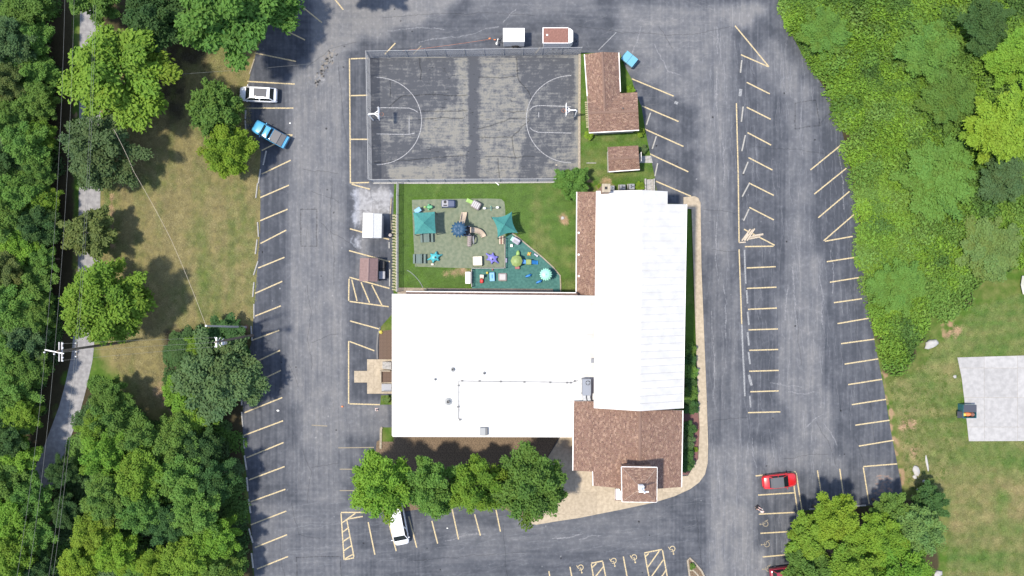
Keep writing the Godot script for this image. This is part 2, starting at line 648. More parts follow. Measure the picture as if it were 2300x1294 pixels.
func mark(im: Image, from: Vector2, size: Vector2, path: Array, wide: float, dark: float, wobble: float, tint := Color(1, 1, 1)) -> void:
	var w := im.get_width()
	var h := im.get_height()
	var p := flat(path)
	for i in p.size() - 1:
		var a := (p[i] - from) / size * Vector2(w, h)
		var b := (p[i + 1] - from) / size * Vector2(w, h)
		var steps := int(a.distance_to(b) * 1.5) + 1
		var off := 0.0
		var nrm := (b - a).normalized().orthogonal()
		for k in steps + 1:
			var f := float(k) / steps
			off = clampf(off + rng.randf_range(-0.5, 0.5) * wobble, -4 * wobble, 4 * wobble)
			var q := a.lerp(b, f) + nrm * off * sin(PI * f)
			var rad := wide * rng.randf_range(0.5, 1.2)
			var ir := int(ceil(rad))
			for dy in range(-ir, ir + 1):
				for dx in range(-ir, ir + 1):
					var x := int(q.x) + dx
					var y := int(q.y) + dy
					if x >= 0 and y >= 0 and x < w and y < h and Vector2(dx, dy).length() <= rad:
						var c := im.get_pixel(x, y)
						if dark < 1.0:
							im.set_pixel(x, y, Color(c.r * dark, c.g * dark, c.b * dark))
						else:
							var t := minf(1.0, (dark - 1.0) * rng.randf_range(0.4, 1.0))
							im.set_pixel(x, y, c.lerp(tint, t))


func build_lot() -> void:
	var w := LOT_W
	var h := LOT_H
	var worn := control(LOT_FROM, LOT_SIZE, 0.5, [
		[0.26, [0, -300, 2300, -300, 2300, 1600, 0, 1600]],
		[0.68, [662, 130, 780, 110, 785, 560, 775, 1000, 665, 1010, 650, 600]],
		[0.52, [650, 1000, 790, 1000, 780, 1150, 670, 1150]],
		[0.80, [700, -60, 1050, -60, 1000, 30, 880, 70, 780, 110, 720, 150, 700, 90]],
		[0.50, [1050, -60, 1330, -60, 1330, 40, 1050, 40]],
		[0.34, [860, 80, 1320, 50, 1320, 120, 860, 120]],
		[0.62, [1380, 20, 1640, 10, 1640, 200, 1560, 230, 1400, 150]],
		[0.58, [1560, 200, 1645, 200, 1650, 600, 1570, 560]],
		[0.42, [1590, 600, 1655, 600, 1665, 1000, 1600, 1000]],
		[0.88, [1620, 5, 1720, 0, 1700, 60, 1640, 50]],
		[0.60, [1720, 60, 1790, 150, 1840, 260, 1790, 260, 1700, 150]],
		[0.64, [1770, 560, 1840, 560, 1850, 760, 1870, 1000, 1770, 1000, 1745, 800]],
		[0.52, [1760, 250, 1820, 250, 1830, 560, 1770, 560]],
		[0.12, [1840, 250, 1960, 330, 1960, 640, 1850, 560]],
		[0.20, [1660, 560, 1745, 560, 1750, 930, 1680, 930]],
		[0.92, [795, 425, 880, 420, 880, 490, 800, 500]],
		[0.66, [790, 500, 815, 500, 815, 620, 790, 620]],
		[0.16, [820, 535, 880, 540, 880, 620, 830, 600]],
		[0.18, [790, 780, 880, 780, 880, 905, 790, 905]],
		[0.60, [780, 910, 880, 910, 870, 990, 780, 990]],
		[0.46, [560, 1140, 790, 1140, 790, 1330, 560, 1330]],
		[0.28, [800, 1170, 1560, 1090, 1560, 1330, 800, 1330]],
		[0.44, [1000, 1190, 1500, 1130, 1500, 1220, 1000, 1260]],
		[0.70, [1590, 1000, 1700, 1000, 1710, 1330, 1590, 1330]],
		[0.60, [1700, 1000, 1860, 960, 1900, 1050, 1720, 1060]],
		[0.62, [1955, 1062, 2010, 1058, 2014, 1112, 1962, 1116]],
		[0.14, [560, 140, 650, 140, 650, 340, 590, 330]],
		[0.22, [575, 390, 650, 390, 640, 760, 570, 760]],
	], w, h, 3)
	var bare := control(LOT_FROM, LOT_SIZE, 0.25, [
		[0.85, [798, 432, 838, 424, 878, 428, 878, 478, 850, 486, 815, 480, 800, 500, 792, 470]],
		[0.5, [792, 500, 812, 500, 812, 560, 795, 560]],
		[0.6, [715, 175, 728, 172, 730, 188, 718, 192]],
		[0.5, [738, 112, 752, 112, 750, 135, 736, 135]],
	], w, h, 4)
	var n1 := grain(w, h, 0.018, 13, 5)
	var n2 := grain(w, h, 0.09, 14, 4)
	var n3 := grain(w, h, 0.45, 15, 2)
	var down := grain(w, h, 0.075, 16, 3, FastNoiseLite.TYPE_SIMPLEX_SMOOTH, Vector2(1, 12))
	var across := grain(w, h, 0.075, 17, 3, FastNoiseLite.TYPE_SIMPLEX_SMOOTH, Vector2(12, 1))
	var fine := grain(w, h, 0.22, 18, 2, FastNoiseLite.TYPE_SIMPLEX_SMOOTH, Vector2(1, 18))
	var tracks := grain(w, h, 0.13, 19, 2, FastNoiseLite.TYPE_SIMPLEX_SMOOTH, Vector2(1, 60))
	var out := PackedByteArray()
	out.resize(w * h * 3)
	for i in w * h:
		var x := i % w
		var y := i / w
		var a := n1[i] / 255.0 - 0.5
		var b := n2[i] / 255.0 - 0.5
		var f := n3[i] / 255.0 - 0.5
		var st := (down[i] if x > 1000 else across[i] if y > 1080 or y < 180 else down[i] if x < 420 else n1[i]) / 255.0 - 0.5
		var fs := fine[i] / 255.0
		var k := clampf((worn[i] / 255.0 - 0.4) * 1.35 + 0.4 + a * 0.46 + b * 0.14 + st * 0.36 + (tracks[i] / 255.0 - 0.5) * (0.30 if x > 880 or x < 420 else 0.0), 0.0, 1.0)
		var v := lerpf(0.049, 0.134, k) * (1.0 + f * 0.20 + b * 0.10)
		if bare[i] > 10:
			v = lerpf(v, 0.245 * (1.0 + b * 0.35 + f * 0.2), clampf((bare[i] / 255.0 + a * 0.9 + b * 0.7 - 0.28) * 1.9, 0.0, 1.0) * 0.85)
		if b > 0.12:
			v += (b - 0.12) * 0.06 * (0.4 + k)
		if fs > 0.76 and x > 960:
			v += (fs - 0.76) * 0.30 * (0.3 + k)
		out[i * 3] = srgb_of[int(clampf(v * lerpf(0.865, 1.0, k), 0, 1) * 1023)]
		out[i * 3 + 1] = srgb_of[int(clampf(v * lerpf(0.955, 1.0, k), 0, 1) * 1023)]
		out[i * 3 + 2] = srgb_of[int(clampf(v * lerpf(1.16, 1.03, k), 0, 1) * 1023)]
	var im := Image.create_from_data(w, h, false, Image.FORMAT_RGB8, out)
	# cracks
	for p in [[690, 150, 740, 110, 800, 95], [700, 430, 730, 440, 760, 455], [720, 500, 760, 530, 800, 560, 815, 575], [790, 470, 815, 472, 832, 476], [830, 420, 836, 470], [745, 400, 750, 640], [760, 150, 780, 320], [690, 640, 700, 700, 690, 760, 700, 830], [700, 770, 760, 750], [650, 820, 670, 870], [655, 1130, 670, 1200, 720, 1210], [680, 1010, 700, 1060, 690, 1130], [700, 1050, 760, 1040], [630, 1210, 640, 1294], [1130, 1180, 1140, 1294], [1560, 1100, 1580, 1294], [1910, 640, 1935, 800, 1960, 930, 1965, 990], [1870, 250, 1840, 280], [1680, 130, 1700, 200], [1580, 470, 1650, 480], [1600, 560, 1655, 565], [1830, 940, 1860, 990, 1880, 1050], [1920, 980, 1940, 1040], [1600, 945, 1680, 938], [1760, 1030, 1860, 1020], [1300, 60, 1500, 80, 1640, 60], [1480, 60, 1510, 110], [860, 40, 1000, 30, 1200, 35], [620, 430, 640, 430], [930, 1260, 1180, 1240], [680, 380, 760, 390], [1690, 330, 1850, 345], [1790, 700, 1800, 820]]:
		mark(im, LOT_FROM, LOT_SIZE, p, 0.8, 0.86, 1.2)
	for p in [[676, 470, 712, 470, 712, 553, 676, 553, 676, 470], [665, 1252, 765, 1250, 767, 1300], [666, 1252, 668, 1310], [1786, 232, 1832, 225, 1842, 282, 1786, 290, 1786, 232]]:
		mark(im, LOT_FROM, LOT_SIZE, p, 1.0, 0.88, 0.4)
	# scrapes where the sealer is worn through
	for p in [[1000, 1215, 1090, 1200], [1250, 1210, 1310, 1199], [1300, 1212, 1350, 1203], [1620, 300, 1625, 420], [1610, 500, 1612, 620], [1610, 160, 1612, 260], [1598, 700, 1602, 900], [1880, 330, 1895, 470], [1840, 620, 1850, 740], [1780, 600, 1790, 740], [1770, 640, 1764, 720], [1865, 560, 1870, 660], [1770, 880, 1830, 880], [1730, 860, 1800, 870], [1810, 960, 1850, 930], [1850, 950, 1880, 1000], [870, 70, 1000, 66], [1130, 50, 1160, 20], [1240, 1210, 1300, 1200], [1690, 985, 1700, 1050], [1625, 640, 1630, 760], [940, 95, 1120, 60], [1420, 120, 1440, 60], [1470, 100, 1500, 160, 1530, 170], [1610, 60, 1612, 120]]:
		mark(im, LOT_FROM, LOT_SIZE, p, 1.0, 1.42, 1.4, Color(0.52, 0.52, 0.53))
	for k in 330:
		var x := rng.randf_range(1590, 1930)
		var y := rng.randf_range(60, 1250)
		mark(im, LOT_FROM, LOT_SIZE, [x, y, x + rng.randf_range(-6, 9), y + rng.randf_range(15, 80)], 0.7, 1.22, 0.9, Color(0.60, 0.60, 0.61))
	for k in 150:
		var x := rng.randf_range(640, 1550)
		var y := rng.randf_range(1120, 1300)
		mark(im, LOT_FROM, LOT_SIZE, [x, y, x + rng.randf_range(20, 70), y - rng.randf_range(2, 12)], 0.7, 1.18, 0.9, Color(0.55, 0.56, 0.57))
	for k in 120:
		var x := rng.randf_range(860, 1620)
		var y := rng.randf_range(5, 110) if k % 2 else rng.randf_range(20, 240)
		if k % 2 == 0:
			x = rng.randf_range(1400, 1640)
		mark(im, LOT_FROM, LOT_SIZE, [x, y, x + rng.randf_range(-50, 50), y + rng.randf_range(-14, 14)], 0.8, 1.16, 1.2, Color(0.60, 0.59, 0.57))
	for k in 160:
		var x := rng.randf_range(655, 785)
		var y := rng.randf_range(120, 1100)
		mark(im, LOT_FROM, LOT_SIZE, [x, y, x + rng.randf_range(-5, 5), y + rng.randf_range(10, 70)], 0.8, 0.95 if k % 2 else 1.10, 1.0, Color(0.66, 0.66, 0.66))
	# broken surface
	for k in 90:
		var f := rng.randf()
		var q := Vector2(lerpf(748, 708, f), lerpf(112, 188, f)) + Vector2(rng.randfn() * 5, rng.randfn() * 6)
		mark(im, LOT_FROM, LOT_SIZE, [q.x, q.y, q.x + rng.randf_range(-5, 5), q.y + rng.randf_range(-5, 5)], 1.3, 0.80 if k % 3 == 0 else 1.3, 0.8, Color(0.48, 0.45, 0.41))
	for k in 60:
		var q := Vector2(rng.randf_range(1965, 2005), rng.randf_range(1068, 1112))
		mark(im, LOT_FROM, LOT_SIZE, [q.x, q.y, q.x + rng.randf_range(-8, 8), q.y + rng.randf_range(-2, 2)], 1.6, 1.28, 0.8, Color(0.50, 0.42, 0.38))
	for k in 240:
		var q := Vector2(rng.randf_range(560, 1950), rng.randf_range(20, 1290))
		mark(im, LOT_FROM, LOT_SIZE, [q.x, q.y, q.x + rng.randf_range(-2, 2), q.y + rng.randf_range(-2, 2)], rng.randf_range(0.5, 1.8), 0.78 if k % 2 == 0 else 1.25, 0.3, Color(0.6, 0.6, 0.6))
	var am := mat("asphalt", Color.WHITE, 0.88)
	am.albedo_color = Color.WHITE
	am.metallic_specular = 0.3
	am.albedo_texture = ImageTexture.create_from_image(im)
	var poly := flat([640, -60, 600, 60, 575, 118, 558, 185, 550, 235, 552, 285, 575, 310, 586, 340, 582, 420, 585, 440, 584, 520, 580, 570, 575, 640, 570, 700, 566, 765, 556, 800, 548, 860, 545, 925, 545, 962, 551, 1040, 556, 1090, 561, 1140, 566, 1210, 571, 1294, 574, 1350,
		1768, 1350, 1776, 1230, 1790, 1148, 1900, 1139, 2027, 1130, 2025, 1090, 2013, 1030, 2003, 980, 1993, 920, 1985, 870, 1974, 815, 1964, 765, 1955, 715, 1943, 640, 1937, 580, 1930, 500, 1915, 410, 1900, 330, 1885, 270, 1862, 215, 1830, 165, 1800, 120, 1775, 70, 1755, 20, 1735, -60])
	var lot := structure("parking_lot", Shape.new().sheet(poly, 0.02).mesh(false, LOT_FROM, LOT_SIZE), am)
	# paint
	var lines := [660, 0, 723, 51, 637, 66, 685, 90, 572, 119, 665, 138, 555, 183, 662, 189, 549, 243, 659, 243, 575, 302, 657, 303, 656, 304, 588, 338, 588, 391, 653, 360, 584, 444, 649, 416, 584, 496, 646, 470, 585, 547, 643, 517, 580, 602, 639, 578, 573, 659, 634, 632, 573, 710, 631, 687, 567, 764, 627, 742, 566, 817, 629, 787, 560, 866, 631, 832, 549, 927, 634, 893, 548, 978, 636, 945, 554, 1028, 637, 994, 559, 1078, 639, 1048, 563, 1127, 641, 1099, 563, 1179, 643, 1148, 572, 1230, 645, 1201, 577, 1278, 647, 1250,
		750, -4, 771, 22, 785, 131, 787, 412, 788, 132, 827, 131, 788, 215, 827, 214, 788, 313, 829, 313, 789, 411, 829, 410, 790, 414, 831, 425,
		888, 97, 864, 122, 786, 514, 874, 538, 784, 563, 876, 588, 785, 623, 875, 648, 784, 626, 783, 676, 785, 677, 873, 689, 790, 628, 802, 676, 811, 634, 830, 680, 835, 640, 858, 686, 786, 721, 852, 739, 785, 767, 841, 788, 783, 766, 783, 907, 785, 907, 853, 909,
		827, 1173, 842, 1246, 873, 1173, 890, 1238, 918, 1160, 936, 1230, 970, 1170, 983, 1221, 1014, 1137, 1030, 1212, 1066, 1155, 1079, 1203, 1114, 1145, 1124, 1194,
		766, 1151, 818, 1151, 766, 1153, 773, 1258, 775, 1257, 795, 1253, 795, 1251, 779, 1168, 780, 1166, 815, 1160, 769, 1174, 798, 1153, 770, 1195, 782, 1186, 771, 1216, 786, 1206, 772, 1237, 789, 1226, 775, 1255, 793, 1245,
		1233, 1283, 1240, 1330, 1280, 1273, 1290, 1325, 1328, 1265, 1354, 1260, 1328, 1267, 1338, 1325, 1354, 1262, 1366, 1325, 1331, 1274, 1340, 1265, 1336, 1297, 1356, 1272, 1344, 1320, 1361, 1297, 1400, 1250, 1414, 1325, 1447, 1242, 1487, 1234, 1448, 1244, 1464, 1330, 1488, 1236, 1505, 1330, 1450, 1250, 1457, 1243, 1455, 1274, 1481, 1237, 1462, 1297, 1491, 1256, 1470, 1320, 1497, 1279,
		1654, 232, 1658, 390, 1658, 391, 1660, 545, 1660, 560, 1666, 728, 1651, 58, 1727, 150, 1664, 123, 1726, 150, 1677, 185, 1729, 211, 1677, 241, 1731, 268, 1679, 298, 1732, 326, 1681, 354, 1735, 382, 1682, 411, 1738, 439, 1683, 466, 1738, 494, 1671, 515, 1740, 551, 1673, 554, 1737, 553, 1677, 602, 1742, 599, 1677, 648, 1744, 645, 1680, 695, 1745, 692, 1681, 741, 1747, 739, 1683, 787, 1748, 785, 1683, 834, 1749, 832, 1685, 880, 1749, 878, 1680, 927, 1753, 925,
		1820, 382, 1890, 325, 1829, 436, 1901, 378, 1838, 489, 1908, 430, 1850, 541, 1918, 482, 1853, 542, 1915, 531, 1857, 588, 1934, 576, 1864, 634, 1939, 622, 1873, 680, 1936, 671, 1881, 727, 1951, 715, 1889, 772, 1964, 762, 1897, 818, 1973, 806, 1905, 864, 1981, 852, 1913, 909, 1990, 897, 1921, 955, 1998, 944, 1929, 1002, 2007, 989, 1939, 1048, 2015, 1042, 1939, 1050, 1952, 1132,
		1697, 1069, 1787, 1060, 1788, 1062, 1801, 1145, 1783, 1090, 1791, 1146, 1703, 1112, 1783, 1107, 1704, 1155, 1785, 1151, 1708, 1198, 1775, 1194, 1713, 1251, 1768, 1246, 1836, 1057, 1850, 1140, 1886, 1053, 1898, 1138,
		1419, 177, 1513, 216, 1442, 238, 1524, 273, 1448, 290, 1535, 329, 1460, 346, 1546, 386, 1473, 407, 1552, 441]
	for i in range(0, lines.size(), 4):
		var a := at(lines[i], lines[i + 1])
		var b := at(lines[i + 2], lines[i + 3])
		put("painted_line", strip(a, b, 0.165, 0.024 + 0.0012 * (i % 3)).mesh(), M.line_yellow, lot)
	for q in [[946, 103, 928, 122], [1213, 107, 1202, 121], [760, 1006, 840, 1005], [763, 1054, 830, 1054], [763, 1102, 830, 1102], [700, 955, 735, 957], [1664, 123, 1674, 128]]:
		put("painted_line", strip(at(q[0], q[1]), at(q[2], q[3]), 0.12, 0.024).mesh(), M.line_faded, lot, Vector3.ZERO)
	for q in [[1666, 729, 1673, 890, 0.22], [1672, 562, 1675, 637, 0.2], [1677, 652, 1679, 682, 0.2], [1679, 700, 1682, 730, 0.22], [1679, 746, 1682, 776, 0.24], [1681, 791, 1685, 818, 0.22], [1682, 842, 1688, 866, 0.34], [1684, 889, 1686, 915, 0.2], [1384, 73, 1344, 113, 0.10], [1664, 200, 1662, 216, 0.4], [1520, 228, 1518, 234, 0.5]]:
		put("painted_line", strip(at(q[0], q[1]), at(q[2], q[3]), q[4], 0.0245).mesh(), M.line_ghost, lot)
	for q in [[1305, 1277, 0.2, 0], [1379, 1262, 0.2, 0], [1425, 1254, 0.2, 0], [1511, 1235, 0.2, 0], [1717, 1177, -1.5, 1], [1720, 1223, -1.5, 1], [1723, 1278, -1.5, 1]]:
		put("wheelchair_symbol", wheelchair().mesh(), M.line_faded if q[3] else M.line_yellow, lot, at(q[0], q[1]) + Vector3(0, 0.025, 0), PI + q[2])
	print("lot ", Time.get_ticks_msec())


func wheelchair() -> Shape:
	var s := Shape.new()
	var p := PackedVector2Array()
	for k in 12:
		var a := deg_to_rad(20 + 24.0 * k)
		p.append(Vector2(cos(a) * 0.33, 0.15 + sin(a) * 0.33))
	append(s, band(p, 0.10, 0.0))
	append(s, band(PackedVector2Array([Vector2(0, -0.42), Vector2(0.02, 0.08), Vector2(0.34, 0.08), Vector2(0.50, 0.50)]), 0.10, 0.001))
	append(s, band(PackedVector2Array([Vector2(0.02, -0.16), Vector2(0.28, -0.16)]), 0.08, 0.0))
	var head := PackedVector2Array()
	for k in 10:
		head.append(Vector2(0, -0.56) + Vector2.from_angle(TAU * k / 10) * 0.11)
	s.sheet(head, 0.0)
	return s


func append(s: Shape, o: Shape) -> void:
	s.v.append_array(o.v)
	s.n.append_array(o.n)
	s.c.append_array(o.c)


# ---------------------------------------------------------------- court

func build_court() -> void:
	var a := at(831, 130)
	var b := at(1300, 408)
	var from := Vector2(a.x, a.z)
	var size := Vector2(b.x - a.x, b.z - a.z)
	var w := 700
	var h := 416
	var worn := control(from, size, 0.25, [
		[0.30, [700, 0, 1400, 0, 1400, 500, 700, 500]],
		[0.75, [1020, 130, 1052, 130, 1052, 270, 1055, 330, 1000, 330, 960, 330, 940, 300, 960, 250, 1030, 230]],
		[0.72, [1072, 130, 1160, 130, 1170, 200, 1190, 230, 1180, 300, 1160, 400, 1072, 400]],
		[0.50, [860, 262, 940, 255, 940, 310, 860, 320]],
		[0.85, [870, 370, 1000, 365, 1000, 408, 880, 408]],
		[0.60, [1000, 340, 1040, 330, 1050, 400, 1000, 400]],
		[0.44, [1190, 210, 1290, 210, 1290, 330, 1200, 330]],
		[0.62, [1250, 330, 1300, 300, 1300, 408, 1200, 408]],
		[0.9, [1291, 120, 1302, 120, 1302, 400, 1291, 400]],
		[0.05, [1052, 128, 1074, 128, 1074, 408, 1056, 408]],
	], w, h, 2)
	var n1 := grain(w, h, 0.03, 23, 5)
	var n2 := grain(w, h, 0.12, 24, 4)
	var n3 := grain(w, h, 0.5, 25, 2)
	var across := grain(w, h, 0.10, 26, 4, FastNoiseLite.TYPE_SIMPLEX_SMOOTH, Vector2(9, 1))
	var down := grain(w, h, 0.08, 27, 3, FastNoiseLite.TYPE_SIMPLEX_SMOOTH, Vector2(1, 9))
	var out := PackedByteArray()
	out.resize(w * h * 3)
	for i in w * h:
		var k := clampf((worn[i] / 255.0 - 0.45) * 1.8 + 0.24 + (n1[i] / 255.0 - 0.5) * 1.0 + (n2[i] / 255.0 - 0.5) * 0.7 + (across[i] / 255.0 - 0.5) * 0.9 + (down[i] / 255.0 - 0.5) * 0.3, 0.0, 1.0)
		var v := lerpf(0.062, 0.160, k) * (1.0 + (n3[i] / 255.0 - 0.5) * 0.4)
		out[i * 3] = srgb_of[int(clampf(v * lerpf(0.92, 1.03, k), 0, 1) * 1023)]
		out[i * 3 + 1] = srgb_of[int(clampf(v * lerpf(0.98, 1.0, k), 0, 1) * 1023)]
		out[i * 3 + 2] = srgb_of[int(clampf(v * lerpf(1.12, 0.90, k), 0, 1) * 1023)]
	var im := Image.create_from_data(w, h, false, Image.FORMAT_RGB8, out)
	for p in [[1160, 130, 1165, 180, 1192, 216, 1190, 235], [1072, 290, 1110, 280, 1145, 266], [1145, 266, 1190, 268], [1190, 270, 1165, 295, 1150, 308, 1075, 308], [1150, 308, 1158, 355, 1200, 352], [875, 240, 905, 215, 1050, 214], [876, 180, 876, 220], [940, 250, 1050, 248], [840, 365, 920, 360, 1050, 350], [1090, 352, 1160, 354], [1118, 355, 1122, 400], [1075, 174, 1160, 172], [940, 268, 1040, 266], [1130, 250, 1180, 250], [943, 130, 945, 180]]:
		mark(im, from, size, p, 2.0, 0.945, 1.0)
	for k in 200:
		var q := Vector2(rng.randf_range(960, 1180), rng.randf_range(140, 390))
		mark(im, from, size, [q.x, q.y, q.x + rng.randf_range(-8, 8), q.y], 1.0, 0.86, 0.5)
	for p in [[880, 206, 850, 190], [945, 178, 985, 232], [1192, 200, 1230, 178], [925, 330, 1010, 331], [1210, 310, 1240, 345]]:
		mark(im, from, size, p, 0.8, 1.2, 0.5, Color(0.6, 0.6, 0.6))
	var cm := mat("court_asphalt", Color.WHITE, 0.9)
	cm.albedo_color = Color.WHITE
	cm.metallic_specular = 0.3
	cm.albedo_texture = ImageTexture.create_from_image(im)
	var court := structure("basketball_court", Shape.new().sheet(flat([831, 130, 1300, 124, 1301, 400, 1240, 408, 836, 409]), 0.035).mesh(false, from, size), cm)
	var arcs := []
	for side in 2:
		var mid := Vector2(846, 272) if side == 0 else Vector2(1283, 268)
		var p := []
		for k in 25:
			var an := -PI / 2 + PI * k / 24
			p.append_array([mid.x + cos(an) * 101 * (1 if side == 0 else -1), mid.y + sin(an) * 98])
		arcs.append(p)
	arcs.append([846, 242, 900, 242.5, 919, 243, 930, 247, 938, 252])
	arcs.append([846, 301, 900, 302, 919, 302, 932, 299])
	arcs.append([919, 262, 919, 302])
	arcs.append([1283, 240, 1240, 238, 1208, 237, 1196, 241, 1190, 247])
	arcs.append([1283, 299, 1230, 298, 1208, 297, 1197, 293, 1190, 287])
	arcs.append([1210, 252, 1210, 264])
	for p in arcs:
		put("court_line", band(flat(p), 0.095, 0.040).mesh(), M.line_white, court)
	# kerbs
	structure("court_kerb", band(flat([1302, 122, 1301, 260, 1301, 402]), 0.30, 0.12, 0.0).mesh(), M.kerb)
	structure("court_kerb", band(flat([838, 411, 1000, 411, 1245, 409]), 0.25, 0.10, 0.0).mesh(), M.concrete_grey)


# ---------------------------------------------------------------- paths and planting beds

func lawn(points: Array, y := 0.03) -> void:
	structure("lawn", Shape.new().sheet(flat(points), y).mesh(false, Vector2(-85, -55), Vector2(170, 110)), M.grass_ground)


# a poured surface: a base with slabs on it, parted by open joints
func paved(called: String, points: Array, cell: Vector2, y: float, mats: Array, turn := 0.0, gap := 0.006) -> MeshInstance3D:
	var poly := flat(points)
	var base := structure(called, Shape.new().prism(poly, 0.0, y - 0.02).mesh(), M.kerb)
	var lo := Vector2(1e9, 1e9)
	var hi := -lo
	for q in poly:
		lo = lo.min(q)
		hi = hi.max(q)
	var mid := (lo + hi) / 2
	var reach := lo.distance_to(hi) / 2 + cell.x
	var k := 0
	for i in range(-int(reach / cell.x) - 1, int(reach / cell.x) + 2):
		for j in range(-int(reach / cell.y) - 1, int(reach / cell.y) + 2):
			var o := Vector2(i * cell.x, j * cell.y)
			var c := PackedVector2Array()
			for e in [Vector2(gap, gap), Vector2(cell.x - gap, gap), cell - Vector2(gap, gap), Vector2(gap, cell.y - gap)]:
				c.append(mid + (o + e).rotated(turn))
			for piece in Geometry2D.intersect_polygons(poly, c):
				if piece.size() >= 3 and Geometry2D.triangulate_polygon(piece).size():
					put("slab", Shape.new().prism(piece, y - 0.02, y).mesh(), mats[(i * 7 + j * 13 + 700) % mats.size()], base)
					k += 1
	return base


func tones(called: String, a: Color, b: Color, size: float, n: int, spread: float) -> Array:
	var out := []
	for k in n:
		var f := 1.0 + spread * (float(k) / (n - 1) - 0.5)
		out.append(mottled("%s_%d" % [called, k], a * f, b * f, size))
	return out


func build_paths() -> void:
	# the lane
	structure("lane", band(flat([205, -60, 203, 100, 202, 230, 202, 330, 201, 460, 200, 560, 198, 660, 190, 745, 184, 805, 170, 868, 156, 920, 138, 968, 126, 1000, 105, 1050, 85, 1120, 65, 1330]), 2.85, 0.012).mesh(), M.lane_asphalt)
	lawn([886, 411, 1245, 410, 1302, 404, 1302, 432, 1345, 432, 1345, 668, 884, 668, 883, 560, 884, 440])
	lawn([1303, 119, 1330, 119, 1392, 119, 1404, 150, 1419, 178, 1428, 210, 1441, 240, 1449, 290, 1460, 345, 1471, 400, 1476, 432, 1303, 432])
	lawn([1480, 456, 1553, 460, 1557, 600, 1564, 800, 1568, 925, 1480, 925])
	lawn([852, 738, 884, 702, 884, 750, 858, 748])
	lawn([856, 888, 884, 888, 884, 909, 854, 909])
	lawn([858, 960, 884, 960, 884, 992, 858, 992], 0.034)
	structure("planting_bed", Shape.new().sheet(flat([852, 744, 884, 740, 884, 807, 851, 807]), 0.04).mesh(), M.mulch)
	structure("planting_bed", Shape.new().sheet(flat([1480, 925, 1568, 925, 1571, 960, 1567, 1030, 1545, 1066, 1480, 1070]), 0.035).mesh(), M.red_mulch)
	structure("planting_bed", Shape.new().sheet(flat([846, 992, 884, 970, 1262, 970, 1222, 1040, 1192, 1168, 1168, 1160, 1100, 1128, 1010, 1134, 900, 1150, 850, 1150, 838, 1080]), 0.032).mesh(), M.bed_soil)
	structure("traffic_island", Shape.new().prism(flat([1544, 1256, 1549, 1254, 1560, 1266, 1574, 1282, 1582, 1300, 1590, 1340, 1556, 1340, 1547, 1290]), 0.0, 0.10).mesh(), M.bed_soil)
	structure("island_kerb", band(flat([1557, 1340, 1548, 1290, 1544, 1258, 1549, 1253, 1560, 1264, 1575, 1281, 1584, 1300, 1592, 1340]), 0.22, 0.15, 0.0).mesh(), M.kerb)
	structure("island_kerb", band(flat([1548, 1281, 1556, 1280, 1566, 1290, 1572, 1300]), 0.2, 0.14, 0.0).mesh(), M.kerb)
	var warm := tones("warm_slab", Color(0.255, 0.212, 0.152), Color(0.325, 0.272, 0.200), 3.0, 4, 0.10)
	paved("sidewalk", [1535, 443, 1560, 441, 1568, 445, 1573, 456, 1575, 600, 1579, 700, 1583, 800, 1587, 900, 1590, 1000, 1589, 1040, 1583, 1065, 1570, 1083, 1550, 1098, 1515, 1114, 1470, 1128, 1400, 1143, 1300, 1163, 1240, 1172, 1205, 1178, 1192, 1176, 1189, 1168, 1222, 1040, 1262, 976, 1440, 976, 1440, 1080, 1545, 1068, 1568, 1030, 1571, 960, 1569, 925, 1564, 800, 1557, 600, 1553, 470, 1535, 468], Vector2(2.9, 2.9), 0.13, warm)
	paved("entrance_terrace", [825, 807, 884, 807, 884, 884, 825, 884, 825, 859, 796, 859, 796, 833, 825, 833], Vector2(1.75, 1.52), 0.13, warm)
	paved("back_walk", [893, 646, 1060, 648, 1242, 649, 1242, 668, 893, 668], Vector2(1.8, 3.0), 0.10, tones("aged_slab", Color(0.16, 0.13, 0.10), Color(0.26, 0.215, 0.165), 1.2, 3, 0.2))
	paved("shed_walk", [1430, 351, 1462, 350, 1466, 366, 1430, 366], Vector2(1.2, 1.2), 0.07, [M.concrete_grey])
	paved("concrete_pad", [2150, 803, 2420, 795, 2420, 990, 2176, 991, 2166, 900, 2160, 850], Vector2(4.4, 3.9), 0.06, tones("pale_slab", Color(0.245, 0.241, 0.238), Color(0.300, 0.294, 0.290), 5.0, 4, 0.10), 0.0, 0.014)
	# kerbs along the car park
	structure("lot_kerb", band(flat([879, 446, 877, 480, 879, 516]), 0.16, 0.12, 0.0).mesh(), M.kerb)
	structure("lot_kerb", band(flat([855, 1008, 856, 962, 859, 960]), 0.28, 0.14, 0.0).mesh(), M.kerb)
	structure("lot_kerb", band(flat([854, 735, 849, 752, 847, 780, 848, 806]), 0.22, 0.14, 0.0).mesh(), M.dark_metal)
	structure("lot_kerb", band(flat([1792, 1146, 1789, 1165, 1786, 1190]), 0.2, 0.14, 0.0).mesh(), M.kerb)
	var play := structure("play_surface", Shape.new().sheet(flat([925, 449, 1000, 447, 1090, 446, 1126, 447, 1133, 454, 1135, 470, 1135, 602, 1060, 603, 932, 599, 928, 520]), 0.045).mesh(), M.sage_rubber)
	structure("toddler_surface", Shape.new().sheet(flat([1060, 604, 1136, 603, 1136, 532, 1148, 525, 1162, 533, 1190, 556, 1215, 576, 1240, 600, 1259, 622, 1260, 660, 1060, 652]), 0.05).mesh(), M.teal_rubber)
	structure("play_kerb", band(flat([1150, 524, 1168, 537, 1192, 557, 1217, 577, 1242, 600, 1258, 619, 1259, 640, 1259, 660]), 0.16, 0.16, 0.0).mesh(), M.kerb)
	var _k := play


# ---------------------------------------------------------------- roofs

